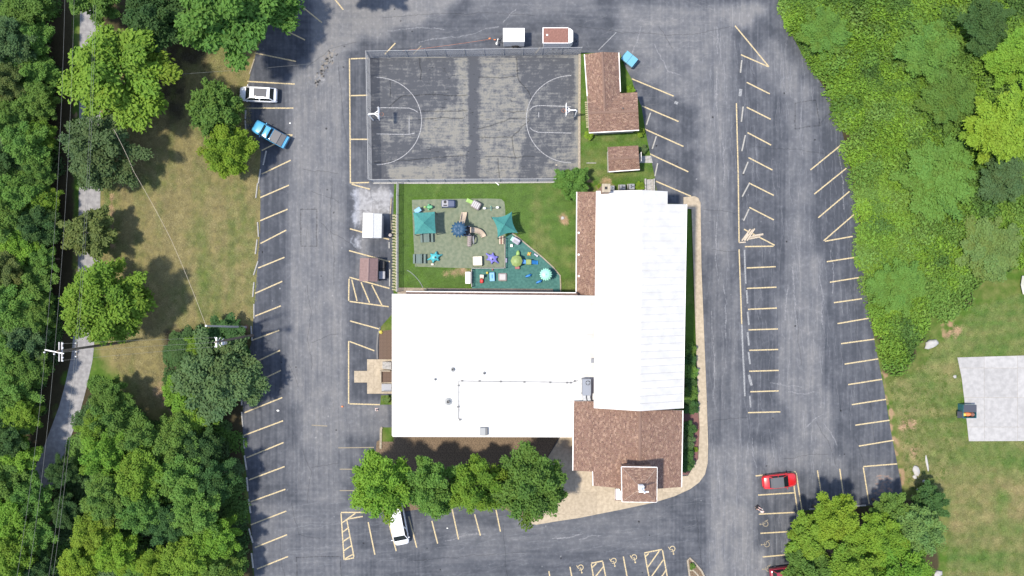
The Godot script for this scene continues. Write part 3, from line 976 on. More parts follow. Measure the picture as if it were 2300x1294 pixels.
# shingles over one slope: eave from a to b, ridge from d to c
func shingles(parent: Node, a: Vector3, b: Vector3, c: Vector3, d: Vector3) -> MeshInstance3D:
	var s := Shape.new()
	s.tinted = true
	var rise := maxf(a.distance_to(d), b.distance_to(c))
	var rows := int(rise / 0.15)
	var up := (d - a).cross(b - a)
	if up.length() < 0.001:
		up = (c - b).cross(b - a)
	up = up.normalized()
	if up.y < 0:
		up = -up
	for i in rows:
		var f := float(i) / rows
		var g := float(i + 1) / rows
		var p := a.lerp(d, f)
		var q := b.lerp(c, f)
		var r := b.lerp(c, g)
		var u := a.lerp(d, g)
		var long := p.distance_to(q)
		var x := rng.randf_range(-0.3, 0.0)
		while x < long:
			var wide := rng.randf_range(0.12, 0.34)
			var x0 := maxf(x + 0.004, 0.0) / long
			var x1 := minf(x + wide, long) / long
			x += wide
			if x1 <= x0:
				continue
			var k := rng.randf()
			var tone := rng.randf_range(0.86, 1.12)
			var col := Color(0.150, 0.090, 0.067)
			if k > 0.86:
				col = Color(0.225, 0.148, 0.108)
			elif k > 0.66:
				col = Color(0.172, 0.108, 0.080)
			elif k < 0.16:
				col = Color(0.120, 0.071, 0.055)
			s.ink = Color(col.r * tone, col.g * tone, col.b * tone)
			var low := up * rng.randf_range(0.022, 0.034)
			var high := up * 0.012
			var e0 := p.lerp(q, x0)
			var e1 := p.lerp(q, x1)
			var h1 := u.lerp(r, x1)
			var h0 := u.lerp(r, x0)
			if (h0 - e0).cross(e1 - e0).dot(up) < 0:
				s.quad(e0 + low, e1 + low, h1 + high, h0 + high)
			else:
				s.quad(e0 + low, h0 + high, h1 + high, e1 + low)
			s.quad(e0, e0 + low, e1 + low, e1)
	var o := put("shingles", s.mesh(), M.shingle, parent)
	o.set_meta("kind", "stuff")
	return o


# the deck under the shingles, with a trim board along its eave
func slope(parent: Node, called: String, a: Vector3, b: Vector3, c: Vector3, d: Vector3, thick := 0.16) -> MeshInstance3D:
	var s := Shape.new()
	var y := Vector3(0, thick, 0)
	var top := [a, b, c, d]
	if (d - a).cross(b - a).y < 0:
		top = [b, a, d, c]
	s.quad(top[0], top[3], top[2], top[1])
	s.quad(top[1] - y, top[2] - y, top[3] - y, top[0] - y)
	for i in 4:
		var p: Vector3 = top[i]
		var q: Vector3 = top[(i + 1) % 4]
		if p.distance_to(q) > 0.01:
			s.quad(p, q, q - y, p - y)
	var o := put(called, s.mesh(), M.white_trim, parent)
	shingles(o, a, b, c, d)
	return o


func gutter(parent: Node, a: Vector3, b: Vector3, wide := 0.11) -> void:
	var d := b - a
	var s := Shape.new()
	s.t = Transform3D(Basis(Vector3.UP, atan2(-d.z, d.x)), (a + b) / 2)
	s.box(Vector3(0, -0.02, 0), Vector3(d.length(), 0.11, wide), 0.015)
	put("gutter", s.mesh(), M.white_trim, parent)


func ridge_cap(parent: Node, a: Vector3, b: Vector3, m: Material, wide := 0.3) -> void:
	var d := b - a
	var side := d.normalized().cross(Vector3.UP).normalized() * wide / 2
	var s := Shape.new()
	var up := Vector3(0, 0.05, 0)
	for e in [side, -side]:
		var lo: Vector3 = e - Vector3(0, 0.035, 0)
		s.quad(a + up, b + up, b + lo + up, a + lo + up)
		s.quad(a + lo + up, b + lo + up, b + lo, a + lo)
	put("ridge_cap", s.mesh(), m, parent)


# sheets laid from eave (a to b) up to ridge (d to c), each one a piece with a raised seam
func sheets(parent: Node, called: String, a: Vector3, b: Vector3, c: Vector3, d: Vector3, count: int, m: Material, seam := 0.035, thick := 0.05) -> void:
	var up := (d - a).cross(b - a).normalized()
	if up.y < 0:
		up = -up
	for i in count:
		var f := (i + 0.004) / count
		var g := (i + 0.996) / count
		var p := a.lerp(b, f)
		var q := a.lerp(b, g)
		var r := d.lerp(c, g)
		var u := d.lerp(c, f)
		var s := Shape.new()
		plate(s, p, q, r, u, up, thick)
		var w := minf(0.06, p.distance_to(q) * 0.15)
		var e := (q - p).normalized() * w
		plate(s, p, p + e, u + e, u, up, thick + seam)
		put(called, s.mesh(), m, parent)


func plate(s: Shape, p: Vector3, q: Vector3, r: Vector3, u: Vector3, up: Vector3, thick: float) -> void:
	var t := [p, q, r, u]
	if (u - p).cross(q - p).dot(up) < 0:
		t = [q, p, u, r]
	var l := up * thick
	s.quad(t[0] + l, t[3] + l, t[2] + l, t[1] + l)
	s.quad(t[0], t[1], t[2], t[3])
	for k in 4:
		var x: Vector3 = t[k]
		var y: Vector3 = t[(k + 1) % 4]
		s.quad(x, x + l, y + l, y)


func wall_block(parent: Node, called: String, points: Array, h: float, y1: float, m: Material, inset := 0.35) -> MeshInstance3D:
	var poly := PackedVector2Array()
	for i in range(0, points.size(), 2):
		var q := at(points[i], points[i + 1], h)
		poly.append(Vector2(q.x, q.z))
	var inner := Geometry2D.offset_polygon(poly, -inset)
	return put(called, Shape.new().prism(inner[0] if inner.size() else poly, 0.0, y1).mesh(), m, parent)


# ---------------------------------------------------------------- the church

func build_church() -> void:
	var ch := thing("church_building", "large church with white hall roofs, brown shingled front and square bell tower", "church")
	# walls
	wall_block(ch, "gym_wall", [1341, 432, 1497, 432, 1497, 461, 1539, 461, 1532, 919, 1337, 919], 6.5, 6.3, M.brick, 0.25)
	wall_block(ch, "hall_wall", [884, 662, 1338, 664, 1338, 903, 1291, 903, 1290, 976, 884, 976], 4.5, 4.3, M.brick, 0.12)
	wall_block(ch, "front_wall", [1290, 902, 1532, 921, 1529, 1092, 1334, 1089, 1332, 1056, 1289, 1055], 5.0, 4.8, M.brick, 0.4)
	wall_block(ch, "aisle_wall", [1297, 434, 1344, 434, 1344, 662, 1296, 662], 3.0, 2.9, M.brick, 0.3)
	# gym roof
	var gw0 := at(1341, 429, 6.5)
	var gw1 := at(1336, 917, 6.5)
	var gr0 := at(1443, 427, 8.3)
	var gr1 := at(1437, 923.5, 8.3)
	var ge0 := at(1541, 459, 6.5)
	var ge1 := at(1533, 917, 6.5)
	var gym := put("gym_roof", Shape.new().prism(PackedVector2Array([Vector2(gw0.x + 0.06, gw0.z + 0.05), Vector2(ge0.x - 2.7, gw0.z + 0.05), Vector2(ge0.x - 2.7, ge0.z + 0.05), Vector2(ge0.x - 0.08, ge0.z + 0.05), Vector2(ge1.x - 0.08, ge1.z - 0.05), Vector2(gw1.x + 0.06, gw1.z - 0.05)]), 6.1, 6.48).mesh(), M.white_trim, ch)
	sheets(gym, "roof_panel", gw0, gw1, gr1, gr0, 30, M.roof_membrane, 0.06)
	var f := 0.0625
	var grm := gr0.lerp(gr1, f)
	sheets(gym, "roof_panel", ge0, ge1, gr1, grm, 28, M.roof_membrane, 0.06)
	var gn1 := at(1499, 430, 7.24)
	var gn2 := at(1499, 459, 7.24)
	sheets(gym, "roof_panel", gn1, gn2, grm, gr0, 2, M.roof_membrane)
	ridge_cap(gym, gr0, gr1, M.ridge_metal, 0.22)
	for e in [[gw1, gr1, ge1, -0.2], [gw0, gr0, at(1499, 430, 7.45), 0.2]]:
		var gable := Shape.new()
		gable.tri(e[0] + Vector3(0, -0.3, e[3]), e[1] + Vector3(0, -0.06, e[3]), e[2] + Vector3(0, -0.3, e[3]))
		put("gable", gable.mesh(), M.siding, gym)
	gutter(gym, ge0 + Vector3(0.07, -0.03, 0), ge1 + Vector3(0.07, -0.03, 0), 0.14)
	gutter(gym, gw0 + Vector3(-0.06, -0.03, 0), gw1 + Vector3(-0.06, -0.03, 0), 0.10)
	# hall roof
	var hw0 := at(882, 660, 4.5)
	var hw1 := at(882, 820, 4.75)
	var hw2 := at(882, 979, 4.5)
	var he0 := at(1336, 664, 4.5)
	var he1 := at(1336, 822, 4.75)
	var he2 := at(1336, 902, 4.62)
	var hs0 := at(1289, 902, 4.62)
	var hs2 := at(1289, 980, 4.5)
	var hall := put("hall_roof", Shape.new().prism(PackedVector2Array([Vector2(hw0.x + 0.05, hw0.z + 0.05), Vector2(he0.x, he0.z + 0.05), Vector2(he2.x, he2.z - 0.05), Vector2(hs0.x, hs0.z - 0.05), Vector2(hs2.x, hs2.z - 0.05), Vector2(hw2.x + 0.05, hw2.z - 0.05)]), 4.1, 4.48).mesh(), M.white_trim, ch)
	sheets(hall, "roof_panel", hw0, hw1, he1, he0, 9, M.roof_membrane, 0.015)
	var hwm := at(882, 900, 4.62)
	var hem := at(1336, 902, 4.62)
	sheets(hall, "roof_panel", hw1, hwm, hem, he1, 4, M.roof_membrane, 0.015)
	sheets(hall, "roof_panel", hwm, hw2, hs2, at(1289, 902, 4.62), 4, M.roof_membrane, 0.015)
	gutter(hall, hw2 + Vector3(0, 0.0, 0.06), hs2 + Vector3(0, 0.0, 0.06), 0.12)
	gutter(hall, hw0 + Vector3(-0.05, 0.0, 0), hw2 + Vector3(-0.05, 0.0, 0), 0.08)
	# shingled skirt along the playground side
	var skirt := slope(ch, "skirt_roof", at(912, 655.5, 3.95), at(1297, 658.5, 3.95), at(1297, 663.5, 4.46), at(912, 660.5, 4.46), 0.12)
	gutter(skirt, at(912, 655, 3.98), at(1294, 658, 3.98), 0.13)
	# lean-to beside the gym
	var aisle := slope(ch, "aisle_roof", at(1296, 431, 3.0), at(1294.5, 664, 3.0), at(1338, 664, 4.5), at(1341.5, 431, 4.5))
	gutter(aisle, at(1295.5, 431, 3.05), at(1294, 657, 3.05), 0.12)
	for y in [523, 572, 620]:
		put("vent_cap", Shape.new().box(at(1300, y, 3.25), Vector3(0.26, 0.22, 0.26), 0.05).mesh(), M.white_plastic, aisle)
	# shingled front
	var fw0 := at(1289, 901, 5.0)
	var fw1 := at(1287.5, 1057, 5.0)
	var fr0 := at(1437.5, 903, 6.9)
	var frm := at(1436.5, 1066, 6.9)
	var fr1 := at(1436, 1101, 6.9)
	var fe0 := at(1533, 922, 5.0)
	var fe1 := at(1530, 1094, 5.0)
	var front := slope(ch, "front_roof", fw0, fw1, frm, fr0)
	slope(ch, "front_roof", at(1331.5, 1058, 5.55), at(1332.5, 1091, 5.55), fr1, at(1436.5, 1066.5, 6.9))
	slope(ch, "front_roof", fe0, fe1, fr1, at(1437.3, 922, 6.9))
	ridge_cap(front, at(1437.3, 925, 6.92), fr1 + Vector3(0, 0.02, 0), M.ridge_brown, 0.34)
	gutter(front, fw0 + Vector3(-0.05, 0, 0), fw1 + Vector3(-0.05, 0, 0), 0.12)
	gutter(front, fe0 + Vector3(0.05, 0, 0), fe1 + Vector3(0.05, 0, 0), 0.12)
	gutter(front, at(1331, 1058, 5.55), at(1332, 1091, 5.55), 0.10)
	# the gym's south gable stands over the front roof
	# tower
	var tw := wall_block(ch, "tower_wall", [1396, 1049, 1476, 1050, 1475, 1128, 1397.5, 1127], 9.0, 8.85, M.brick, 0.3)
	var ta := at(1396, 1049, 9.0)
	var tb := at(1476, 1050, 9.0)
	var tc := at(1475, 1128, 9.0)
	var td := at(1397.5, 1127, 9.0)
	var top := at(1440.5, 1096.5, 10.35)
	for e in [[ta, tb], [tb, tc], [tc, td], [td, ta]]:
		slope(ch, "tower_roof", e[0], e[1], top, top, 0.1)
	gutter(tw, ta, tb, 0.12)
	gutter(tw, td, ta, 0.12)
	gutter(tw, tb, tc, 0.10)
	gutter(tw, td, tc, 0.10)
	var cross := put("steeple_base", Shape.new().box(top + Vector3(-0.05, 0.15, -0.1), Vector3(0.62, 0.8, 0.62), 0.05).mesh(), M.white_metal, ch)
	put("cross", Shape.new().box(top + Vector3(-0.05, 1.25, -0.1), Vector3(0.16, 2.0, 0.14), 0.02).box(top + Vector3(-0.05, 1.75, -0.1), Vector3(1.15, 0.16, 0.13), 0.02).mesh(), M.white_metal, cross)
	# flat white awning by the tower door
	var aw := put("awning", Shape.new().box((at(1383, 1098, 3.0) + at(1398, 1122, 3.0)) / 2, Vector3(1.05, 0.12, 1.35), 0.02).mesh(), M.white_metal, ch)
	put("awning_trim", Shape.new().box(at(1382.3, 1110, 3.0), Vector3(0.09, 0.2, 1.5), 0.01).box(at(1389, 1123, 3.0), Vector3(0.9, 0.2, 0.08), 0.01).mesh(), M.brown_metal_roof, aw)
	put("awning_post", Shape.new().tube([at(1384, 1100, 0.1), at(1383.5, 1100, 2.95)], [0.05]).tube([at(1384, 1120, 0.1), at(1383.5, 1120, 2.95)], [0.05]).mesh(), M.white_trim, aw)
	# chimney
	var chim := put("chimney", Shape.new().box(at(1362, 423, 8.4) + Vector3(0, -4.3, 0), Vector3(0.92, 8.2, 0.92), 0.02).mesh(), M.brick, ch)
	var cap := Shape.new()
	var cm := at(1361.5, 422.5, 8.4)
	for e in [Vector3(0.34, 0, 0), Vector3(-0.34, 0, 0)]:
		cap.box(cm + e, Vector3(0.34, 0.2, 1.02), 0.03)
	for e in [Vector3(0, 0, 0.34), Vector3(0, 0, -0.34)]:
		cap.box(cm + e, Vector3(0.34, 0.19, 0.34), 0.0)
	put("chimney_cap", cap.mesh(), M.concrete, chim)
	put("flue", bx(cm + Vector3(0, -0.06, 0), Vector3(0.33, 0.04, 0.33)), M.black, chim)
	# steps at the side entrance
	var st := Shape.new()
	for k in 5:
		st.box(at(862.0 + k * 4.3, 820) + Vector3(0, 0.13 + 0.085 * (k + 1), 0), Vector3(0.25, 0.17 * (k + 1), 0.95), 0.01)
	put("entrance_steps", st.mesh(), M.concrete_grey, ch)
	put("planter_wall", Shape.new().box(at(857, 845) + Vector3(0, 0.4, 0), Vector3(0.22, 0.6, 1.6), 0.02).box(at(868, 832) + Vector3(0, 0.4, 0), Vector3(1.3, 0.6, 0.15), 0.02).mesh(), M.concrete, ch)
	put("planter_soil", bx(at(870, 845) + Vector3(0, 0.3, 0), Vector3(1.35, 0.3, 1.5)), M.mulch, ch)
	put("side_ramp", Shape.new().box(at(869, 870) + Vector3(0, 0.2, 0), Vector3(1.3, 0.2, 0.95), 0.01).mesh(), M.unit_grey, ch)
	for y in [861, 880]:
		put("handrail", Shape.new().tube([at(857, y, 0.1), at(857, y, 1.0), at(880, y, 1.2)], [0.03], 6).mesh(), M.dark_metal, ch)
	# basement steps at the back
	put("back_steps", Shape.new().box(at(1459, 416) + Vector3(0, 0.1, 0), Vector3(0.85, 0.2, 1.5), 0.01).box(at(1448.5, 416) + Vector3(0, 0.25, 0), Vector3(0.22, 0.5, 1.6), 0.02).box(at(1468, 416) + Vector3(0, 0.25, 0), Vector3(0.22, 0.5, 1.6), 0.02).mesh(), M.concrete_grey, ch)
	print("church ", Time.get_ticks_msec())
	roof_things()


func roof_things() -> void:
	var unit := thing("rooftop_unit", "grey rooftop air handler with round fan and two ducts beside tall white roof", "air conditioner", at(1316, 867, 4.68))
	put("cabinet", bx(Vector3(0, 0.62, 0), Vector3(1.05, 1.1, 2.05), 0.04), M.unit_grey, unit)
	for z in [-0.9, 0.9]:
		put("rail", bx(Vector3(0, 0.04, z), Vector3(1.15, 0.14, 0.12)), M.dark_metal, unit)
	var fan := put("fan_guard", Shape.new().lathe([Vector2(0.0, 1.175), Vector2(0.29, 1.175), Vector2(0.29, 1.21), Vector2(0.25, 1.215), Vector2(0.25, 1.18)], 20, Vector3(0.12, 0, -0.55)).mesh(), M.dark_metal, unit)
	for k in 4:
		put("fan_blade", bx(Vector3(0.12, 1.195, -0.55) + Vector3(cos(k * PI / 2), 0, sin(k * PI / 2)) * 0.13, Vector3(0.22, 0.015, 0.10), 0.0, -k * PI / 2), M.grey_metal, fan)
	for e in [-0.27, 0.27]:
		put("duct", Shape.new().box(Vector3(e, 0.6, 1.2), Vector3(0.42, 0.5, 0.45), 0.05).box(Vector3(e + 0.05, 0.47, 1.52), Vector3(0.42, 0.42, 0.42), 0.05, 0.3).box(Vector3(e + 0.16, 0.25, 1.82), Vector3(0.42, 0.44, 0.36), 0.05, 0.5).mesh(), M.galvanised, unit)
	var hood := thing("roof_vent_box", "small grey metal vent box near lower edge of white hall roof", "roof vent", at(1086.5, 968, 4.52))
	put("housing", bx(Vector3(-0.1, 0.25, 0), Vector3(0.72, 0.5, 0.95), 0.03), M.cabinet_grey, hood)
	put("hood", Shape.new().box(Vector3(0.36, 0.2, 0), Vector3(0.3, 0.4, 0.95), 0.04).mesh(), M.vent_grey, hood)
	var box := thing("junction_box", "little grey box where white hall roof meets the taller roof", "utility box", at(1331, 810, 4.75))
	put("housing", bx(Vector3(0, 0.14, 0), Vector3(0.4, 0.28, 0.5), 0.03), M.vent_grey, box)
	put("lid", bx(Vector3(0, 0.3, 0), Vector3(0.44, 0.04, 0.54), 0.01), M.unit_grey, box)
	var pipe := thing("roof_conduit", "thin grey conduit on small blocks running across white hall roof", "pipe", at(1030, 856, 4.78))
	var o := pipe.position
	put("conduit", Shape.new().tube([at(1034, 942, 4.72) - o, at(1030, 941, 4.72) - o, at(1030, 856, 4.84) - o, at(1180, 858, 4.84) - o, at(1285, 859, 4.84) - o, at(1298, 855, 4.84) - o], [0.03], 6).mesh(), M.vent_grey, pipe)
	for q in [[1038, 855.5], [1077, 856], [1125, 857], [1178, 858], [1236, 859], [1274, 859.5], [1282, 859.5], [1291, 856], [1030, 866], [1029, 914], [1033, 943]]:
		put("support_block", bx(at(q[0], q[1], 4.78) - o, Vector3(0.26, 0.12, 0.2), 0.02), M.vent_grey, pipe)
	for q in [["small grey pipe vent on hall roof above the conduit corner", 1017.5, 829.5, 0.16], ["tiny pale pipe vent on hall roof just above the conduit line", 1088, 838, 0.10], ["grey pipe vent with splayed flashing left of the conduit", 1007, 902, 0.2], ["faint pipe vent near the left side of the hall roof", 978, 852, 0.08]]:
		var v := thing("pipe_vent", q[0], "roof vent", at(q[1], q[2], 4.76), 0.0, "pipe vents on the hall roof")
		put("pipe", Shape.new().lathe([Vector2(q[3], 0), Vector2(q[3], 0.32), Vector2(q[3] * 0.7, 0.32), Vector2(q[3] * 0.7, 0.1), Vector2(0, 0.1)], 10).mesh(), M.vent_grey, v)
		put("flashing", Shape.new().lathe([Vector2(q[3] * 2.4, 0), Vector2(q[3] * 1.2, 0.08), Vector2(q[3], 0.08)], 10).mesh(), M.cabinet_grey, v)
	for q in [["air conditioner with round fan beside the brick chimney", 1375.5, 422, 0.62], ["middle of three air conditioners behind the tall white roof", 1399, 420.5, 0.72], ["air conditioner nearest the round yellow green shrub behind the church", 1419.5, 419, 0.74]]:
		var c := thing("condenser", "grey " + q[0], "air conditioner", at(q[1], q[2], 1.0) * Vector3(1, 0, 1) + Vector3(0, 0.03, 0), 0.0, "condensers behind the church")
		var b: float = q[3]
		put("cabinet", bx(Vector3(0, 0.5, 0), Vector3(b, 0.9, b), 0.06), M.cabinet_grey, c)
		var gd := put("fan_guard", Shape.new().lathe([Vector2(0, 0.955), Vector2(b * 0.36, 0.955), Vector2(b * 0.36, 0.99), Vector2(b * 0.40, 0.99), Vector2(b * 0.40, 0.95)], 18).mesh(), M.unit_grey, c)
		for k in 3:
			put("fan_blade", bx(Vector3(cos(k * TAU / 3), 0, sin(k * TAU / 3)) * b * 0.18 + Vector3(0, 0.97, 0), Vector3(b * 0.3, 0.012, b * 0.16), 0.0, -k * TAU / 3), M.dark_metal, gd)
		put("pad", bx(Vector3(0, 0.02, 0), Vector3(b + 0.2, 0.1, b + 0.2), 0.01), M.concrete_grey, c)


# ---------------------------------------------------------------- outbuildings

func build_outbuildings() -> void:
	var b := thing("annex_building", "small L-shaped building with brown shingled gable roof beside the court", "building")
	wall_block(b, "wall", [1313, 122, 1389, 119, 1393, 209, 1431, 207, 1435, 292, 1323, 298], 2.7, 2.62, M.siding, 0.3)
	var r := put("roof", Shape.new().box(at(1356, 180, 2.6), Vector3(0.2, 0.1, 6.0)).mesh(), M.white_trim, b)
	slope(b, "roof_slope", at(1313, 122, 2.7), at(1322, 250, 2.7), at(1358, 250, 3.9), at(1352.5, 117, 3.9), 0.1)
	slope(b, "roof_slope", at(1389.5, 118, 2.7), at(1395, 250, 2.7), at(1358, 250, 3.9), at(1352.5, 117, 3.9), 0.1)
	slope(b, "roof_slope", at(1319, 216, 2.7), at(1431.5, 207, 2.7), at(1433.5, 249, 3.9), at(1321, 254, 3.9), 0.1)
	slope(b, "roof_slope", at(1323, 298, 2.7), at(1435.5, 292, 2.7), at(1433.5, 249, 3.9), at(1321, 254, 3.9), 0.1)
	ridge_cap(b, at(1352.5, 117, 3.92), at(1357.8, 243, 3.92), M.ridge_brown, 0.3)
	ridge_cap(b, at(1321, 254, 3.92), at(1433.5, 249, 3.92), M.ridge_brown, 0.3)
	gutter(r, at(1312.5, 122, 2.72), at(1319, 216, 2.72))
	gutter(r, at(1390, 118, 2.72), at(1393.5, 206, 2.72))
	gutter(r, at(1323, 298.5, 2.72), at(1435.5, 292.5, 2.72))
	put("roof_vent", Shape.new().tube([at(1399, 243, 3.6), at(1399, 243, 4.1)], [0.09], 10).mesh(), M.dark_metal, r)
	put("door", bx(at(1322, 265, 0.0) + Vector3(0.32, 1.05, 0), Vector3(0.08, 2.05, 0.95), 0.01), M.white_trim, b)
	var s := thing("storage_building", "tiny brown shingled shed on the lawn below the L-shaped building", "shed")
	wall_block(s, "wall", [1365, 331, 1434, 327, 1437, 380, 1366, 386], 2.2, 2.12, M.siding, 0.2)
	var t := slope(s, "roof_slope", at(1365, 330.5, 2.2), at(1433.5, 327, 2.2), at(1435, 353, 3.0), at(1366, 357.5, 3.0), 0.09)
	slope(s, "roof_slope", at(1367, 385.5, 2.2), at(1437, 380.5, 2.2), at(1435, 353, 3.0), at(1366, 357.5, 3.0), 0.09)
	ridge_cap(s, at(1366, 357.5, 3.02), at(1435, 353, 3.02), M.ridge_brown, 0.3)
	gutter(t, at(1367, 386, 2.22), at(1437, 381, 2.22))
	put("door", bx(at(1437, 358, 0.0) + Vector3(-0.16, 0.98, 0), Vector3(0.06, 1.9, 1.2), 0.01), M.white_trim, s)
	shed("portable_shed", "white metal roofed portable shed parked by the kerb on pale asphalt", [815.5, 478, 858, 480, 856.5, 535, 814, 534], 837, 836, mottled("roof_pale", Color(0.40, 0.40, 0.385), Color(0.47, 0.47, 0.455), 1.5, 0.6), M.pale_grey_plastic, 2.0, 2.5)
	shed("portable_shed", "mauve brown metal roofed portable shed above the striped no-parking box", [809, 579.5, 849, 580, 847.5, 633, 807, 632], 828, 826, M.brown_metal_roof, M.warm_grey_plastic, 1.9, 2.5)


func shed(called: String, label: String, p: Array, r0: float, r1: float, roof: Material, wall: Material, eave: float, ridge: float) -> void:
	var s := thing(called, label, "shed", Vector3.ZERO, 0.0, "portable sheds by the kerb")
	wall_block(s, "wall", p, eave, eave - 0.03, wall, 0.12)
	var a := at(p[0], p[1], eave)
	var b := at(p[6], p[7], eave)
	var c := at(p[2], p[3], eave)
	var d := at(p[4], p[5], eave)
	var e := at(r0, (p[1] + p[3]) / 2, ridge)
	var f := at(r1, (p[5] + p[7]) / 2, ridge)
	sheets(s, "roof_sheet", a, b, f, e, 8, roof, 0.025, 0.03)
	sheets(s, "roof_sheet", c, d, f, e, 8, roof, 0.025, 0.03)
	ridge_cap(s, e + Vector3(0, 0.03, 0), f + Vector3(0, 0.03, 0), roof, 0.22)
	for q in [[a, e, c, 0.06], [b, f, d, -0.06]]:
		var g := Shape.new()
		g.tri(q[0] + Vector3(0.1, 0, q[3]), q[1] + Vector3(0, 0, q[3]), q[2] + Vector3(-0.1, 0, q[3]))
		put("gable", g.mesh(), wall, s)
	put("door", bx((b + d) / 2 * Vector3(1, 0, 1) + Vector3(0, 0.9, -0.1), Vector3(1.2, 1.75, 0.06), 0.01), M.white_trim, s)


# ---------------------------------------------------------------- fences

func chain_link(label: String, points: Array, high: float, gate_at := -1) -> void:
	var p := []
	for i in range(0, points.size(), 2):
		p.append(at(points[i], points[i + 1]))
	var f := thing("chain_link_fence", label, "fence", p[0])
	var o: Vector3 = p[0]
	var post := Shape.new().tube([Vector3.ZERO, Vector3(0, high + 0.05, 0)], [0.035], 8).ball(Vector3(0, high + 0.06, 0), Vector3(0.05, 0.04, 0.05), 4, 8).mesh()
	var web := Shape.new()
	var rail := Shape.new()
	for i in p.size() - 1:
		var a: Vector3 = p[i] - o
		var b: Vector3 = p[i + 1] - o
		var long := a.distance_to(b)
		var n := maxi(1, int(round(long / 2.45)))
		for k in n + (1 if i == p.size() - 2 else 0):
			put("post", post, M.galvanised, f, a.lerp(b, float(k) / n))
		rail.tube([a + Vector3(0, high, 0), b + Vector3(0, high, 0)], [0.028], 6)
		rail.tube([a + Vector3(0, 0.1, 0), b + Vector3(0, 0.1, 0)], [0.012], 5)
		var u := (b - a).normalized()
		var step := 0.085
		var m := int((long + high) / step)
		for k in m:
			for s in [1.0, -1.0]:
				var x0: float = k * step - (high if s > 0 else 0.0)
				var x1: float = x0 + high * s
				var y0 := 0.1
				var y1 := high
				if x0 < 0:
					y0 += -x0 * (high - 0.1) / high
					x0 = 0
				if x1 > long:
					y1 -= (x1 - long) * (high - 0.1) / high
					x1 = long
				if x0 > long:
					y0 += (x0 - long) * (high - 0.1) / high
					x0 = long
				if x1 < 0:
					y1 -= -x1 * (high - 0.1) / high
					x1 = 0
				if y1 - y0 > 0.03:
					var q: Vector3 = a + u * x0 + Vector3(0, y0, 0)
					var r: Vector3 = a + u * x1 + Vector3(0, y1, 0)
					var w := u.cross(Vector3.UP) * 0.0035
					var e: Vector3 = (r - q).normalized().cross(w).normalized() * 0.0035
					web.tri(q + w, r + w, r - w + e)
					web.tri(q + w, r - w + e, q - w + e)
					web.tri(q - w - e, r - w - e, r + w)
					web.tri(q - w - e, r + w, q + w)
	put("rail", rail.mesh(), M.galvanised, f)
	var o2 := put("wire_mesh", web.mesh(), M.fence_wire, f)
	o2.set_meta("kind", "stuff")
	if gate_at >= 0:
		pass


func build_fences() -> void:
	chain_link("tall chain link fence along the top side of the court", [831, 130, 1303, 122], 2.6)
	chain_link("tall chain link fence along the left side of the court", [831, 132, 836, 409], 2.6)
	chain_link("tall chain link fence between the court and the playground lawn", [838, 410, 1246, 408], 2.4)
	chain_link("chain link fence on the left edge of the playground lawn", [896, 413, 895, 440, 895, 655], 1.5)
	low_fence("low grey fence bordering the right side of the sage play surface", [1134.5, 602, 1134.5, 536], 0.9)
	low_fence("low grey fence along the top of the lower teal toddler area", [1061, 603, 1132, 602.5], 0.9)
	low_fence("short pale fence panel at the left end of the teal area", [1060, 606, 1060, 644], 1.0)
	# rows of pale blocks
	var w := thing("retaining_wall", "double row of pale mossy edging blocks along the playground's left fence", "wall", at(888, 560))
	var o := w.position
	for k in 27:
		var y := 484.0 + k * 6.4
		put("block", bx(at(884.5 + sin(k * 1.7) * 0.8, y) - o + Vector3(0, 0.12, 0), Vector3(0.40, 0.24 + 0.04 * (k % 3), 0.20), 0.03, rng.randf_range(-0.1, 0.1)), M.block_stone, w)
		put("block", bx(at(890.5, y + 1.5) - o + Vector3(0, 0.18, 0), Vector3(0.30, 0.36, 0.30), 0.03, rng.randf_range(-0.12, 0.12)), M.block_stone, w)
	var v := thing("edging_blocks", "short row of pale cream blocks against the L-shaped building", "edging", at(1317, 260))
	o = v.position
	for k in 13:
		put("block", bx(at(1316.5 + k * 0.25, 231.0 + k * 4.6) - o + Vector3(0, 0.14, 0), Vector3(0.36, 0.22, 0.15 if k % 2 else 0.22), 0.02, rng.randf_range(-0.1, 0.1)), M.block_stone, v)


func low_fence(label: String, q: Array, high: float) -> void:
	var a := at(q[0], q[1])
	var b := at(q[2], q[3])
	var f := thing("low_fence", label, "fence", a)
	var d := b - a
	var n := int(d.length() / 1.3) + 1
	for k in n + 1:
		put("post", bx(d * k / n + Vector3(0, high / 2, 0), Vector3(0.08, high, 0.08), 0.01), M.pale_grey_plastic, f)
	var s := Shape.new()
	s.t = Transform3D(Basis(Vector3.UP, atan2(-d.z, d.x)), d / 2)
	for y in [0.16, high - 0.08]:
		s.box(Vector3(0, y, 0), Vector3(d.length(), 0.09, 0.05), 0.01)
	put("rail", s.mesh(), M.pale_grey_plastic, f)
	var m := int(d.length() / 0.14)
	for k in m:
		put("picket", bx(d * (k + 0.5) / m + Vector3(0, high / 2, 0), Vector3(0.03, high - 0.1, 0.03)), M.pale_grey_plastic, f)


# ---------------------------------------------------------------- playground

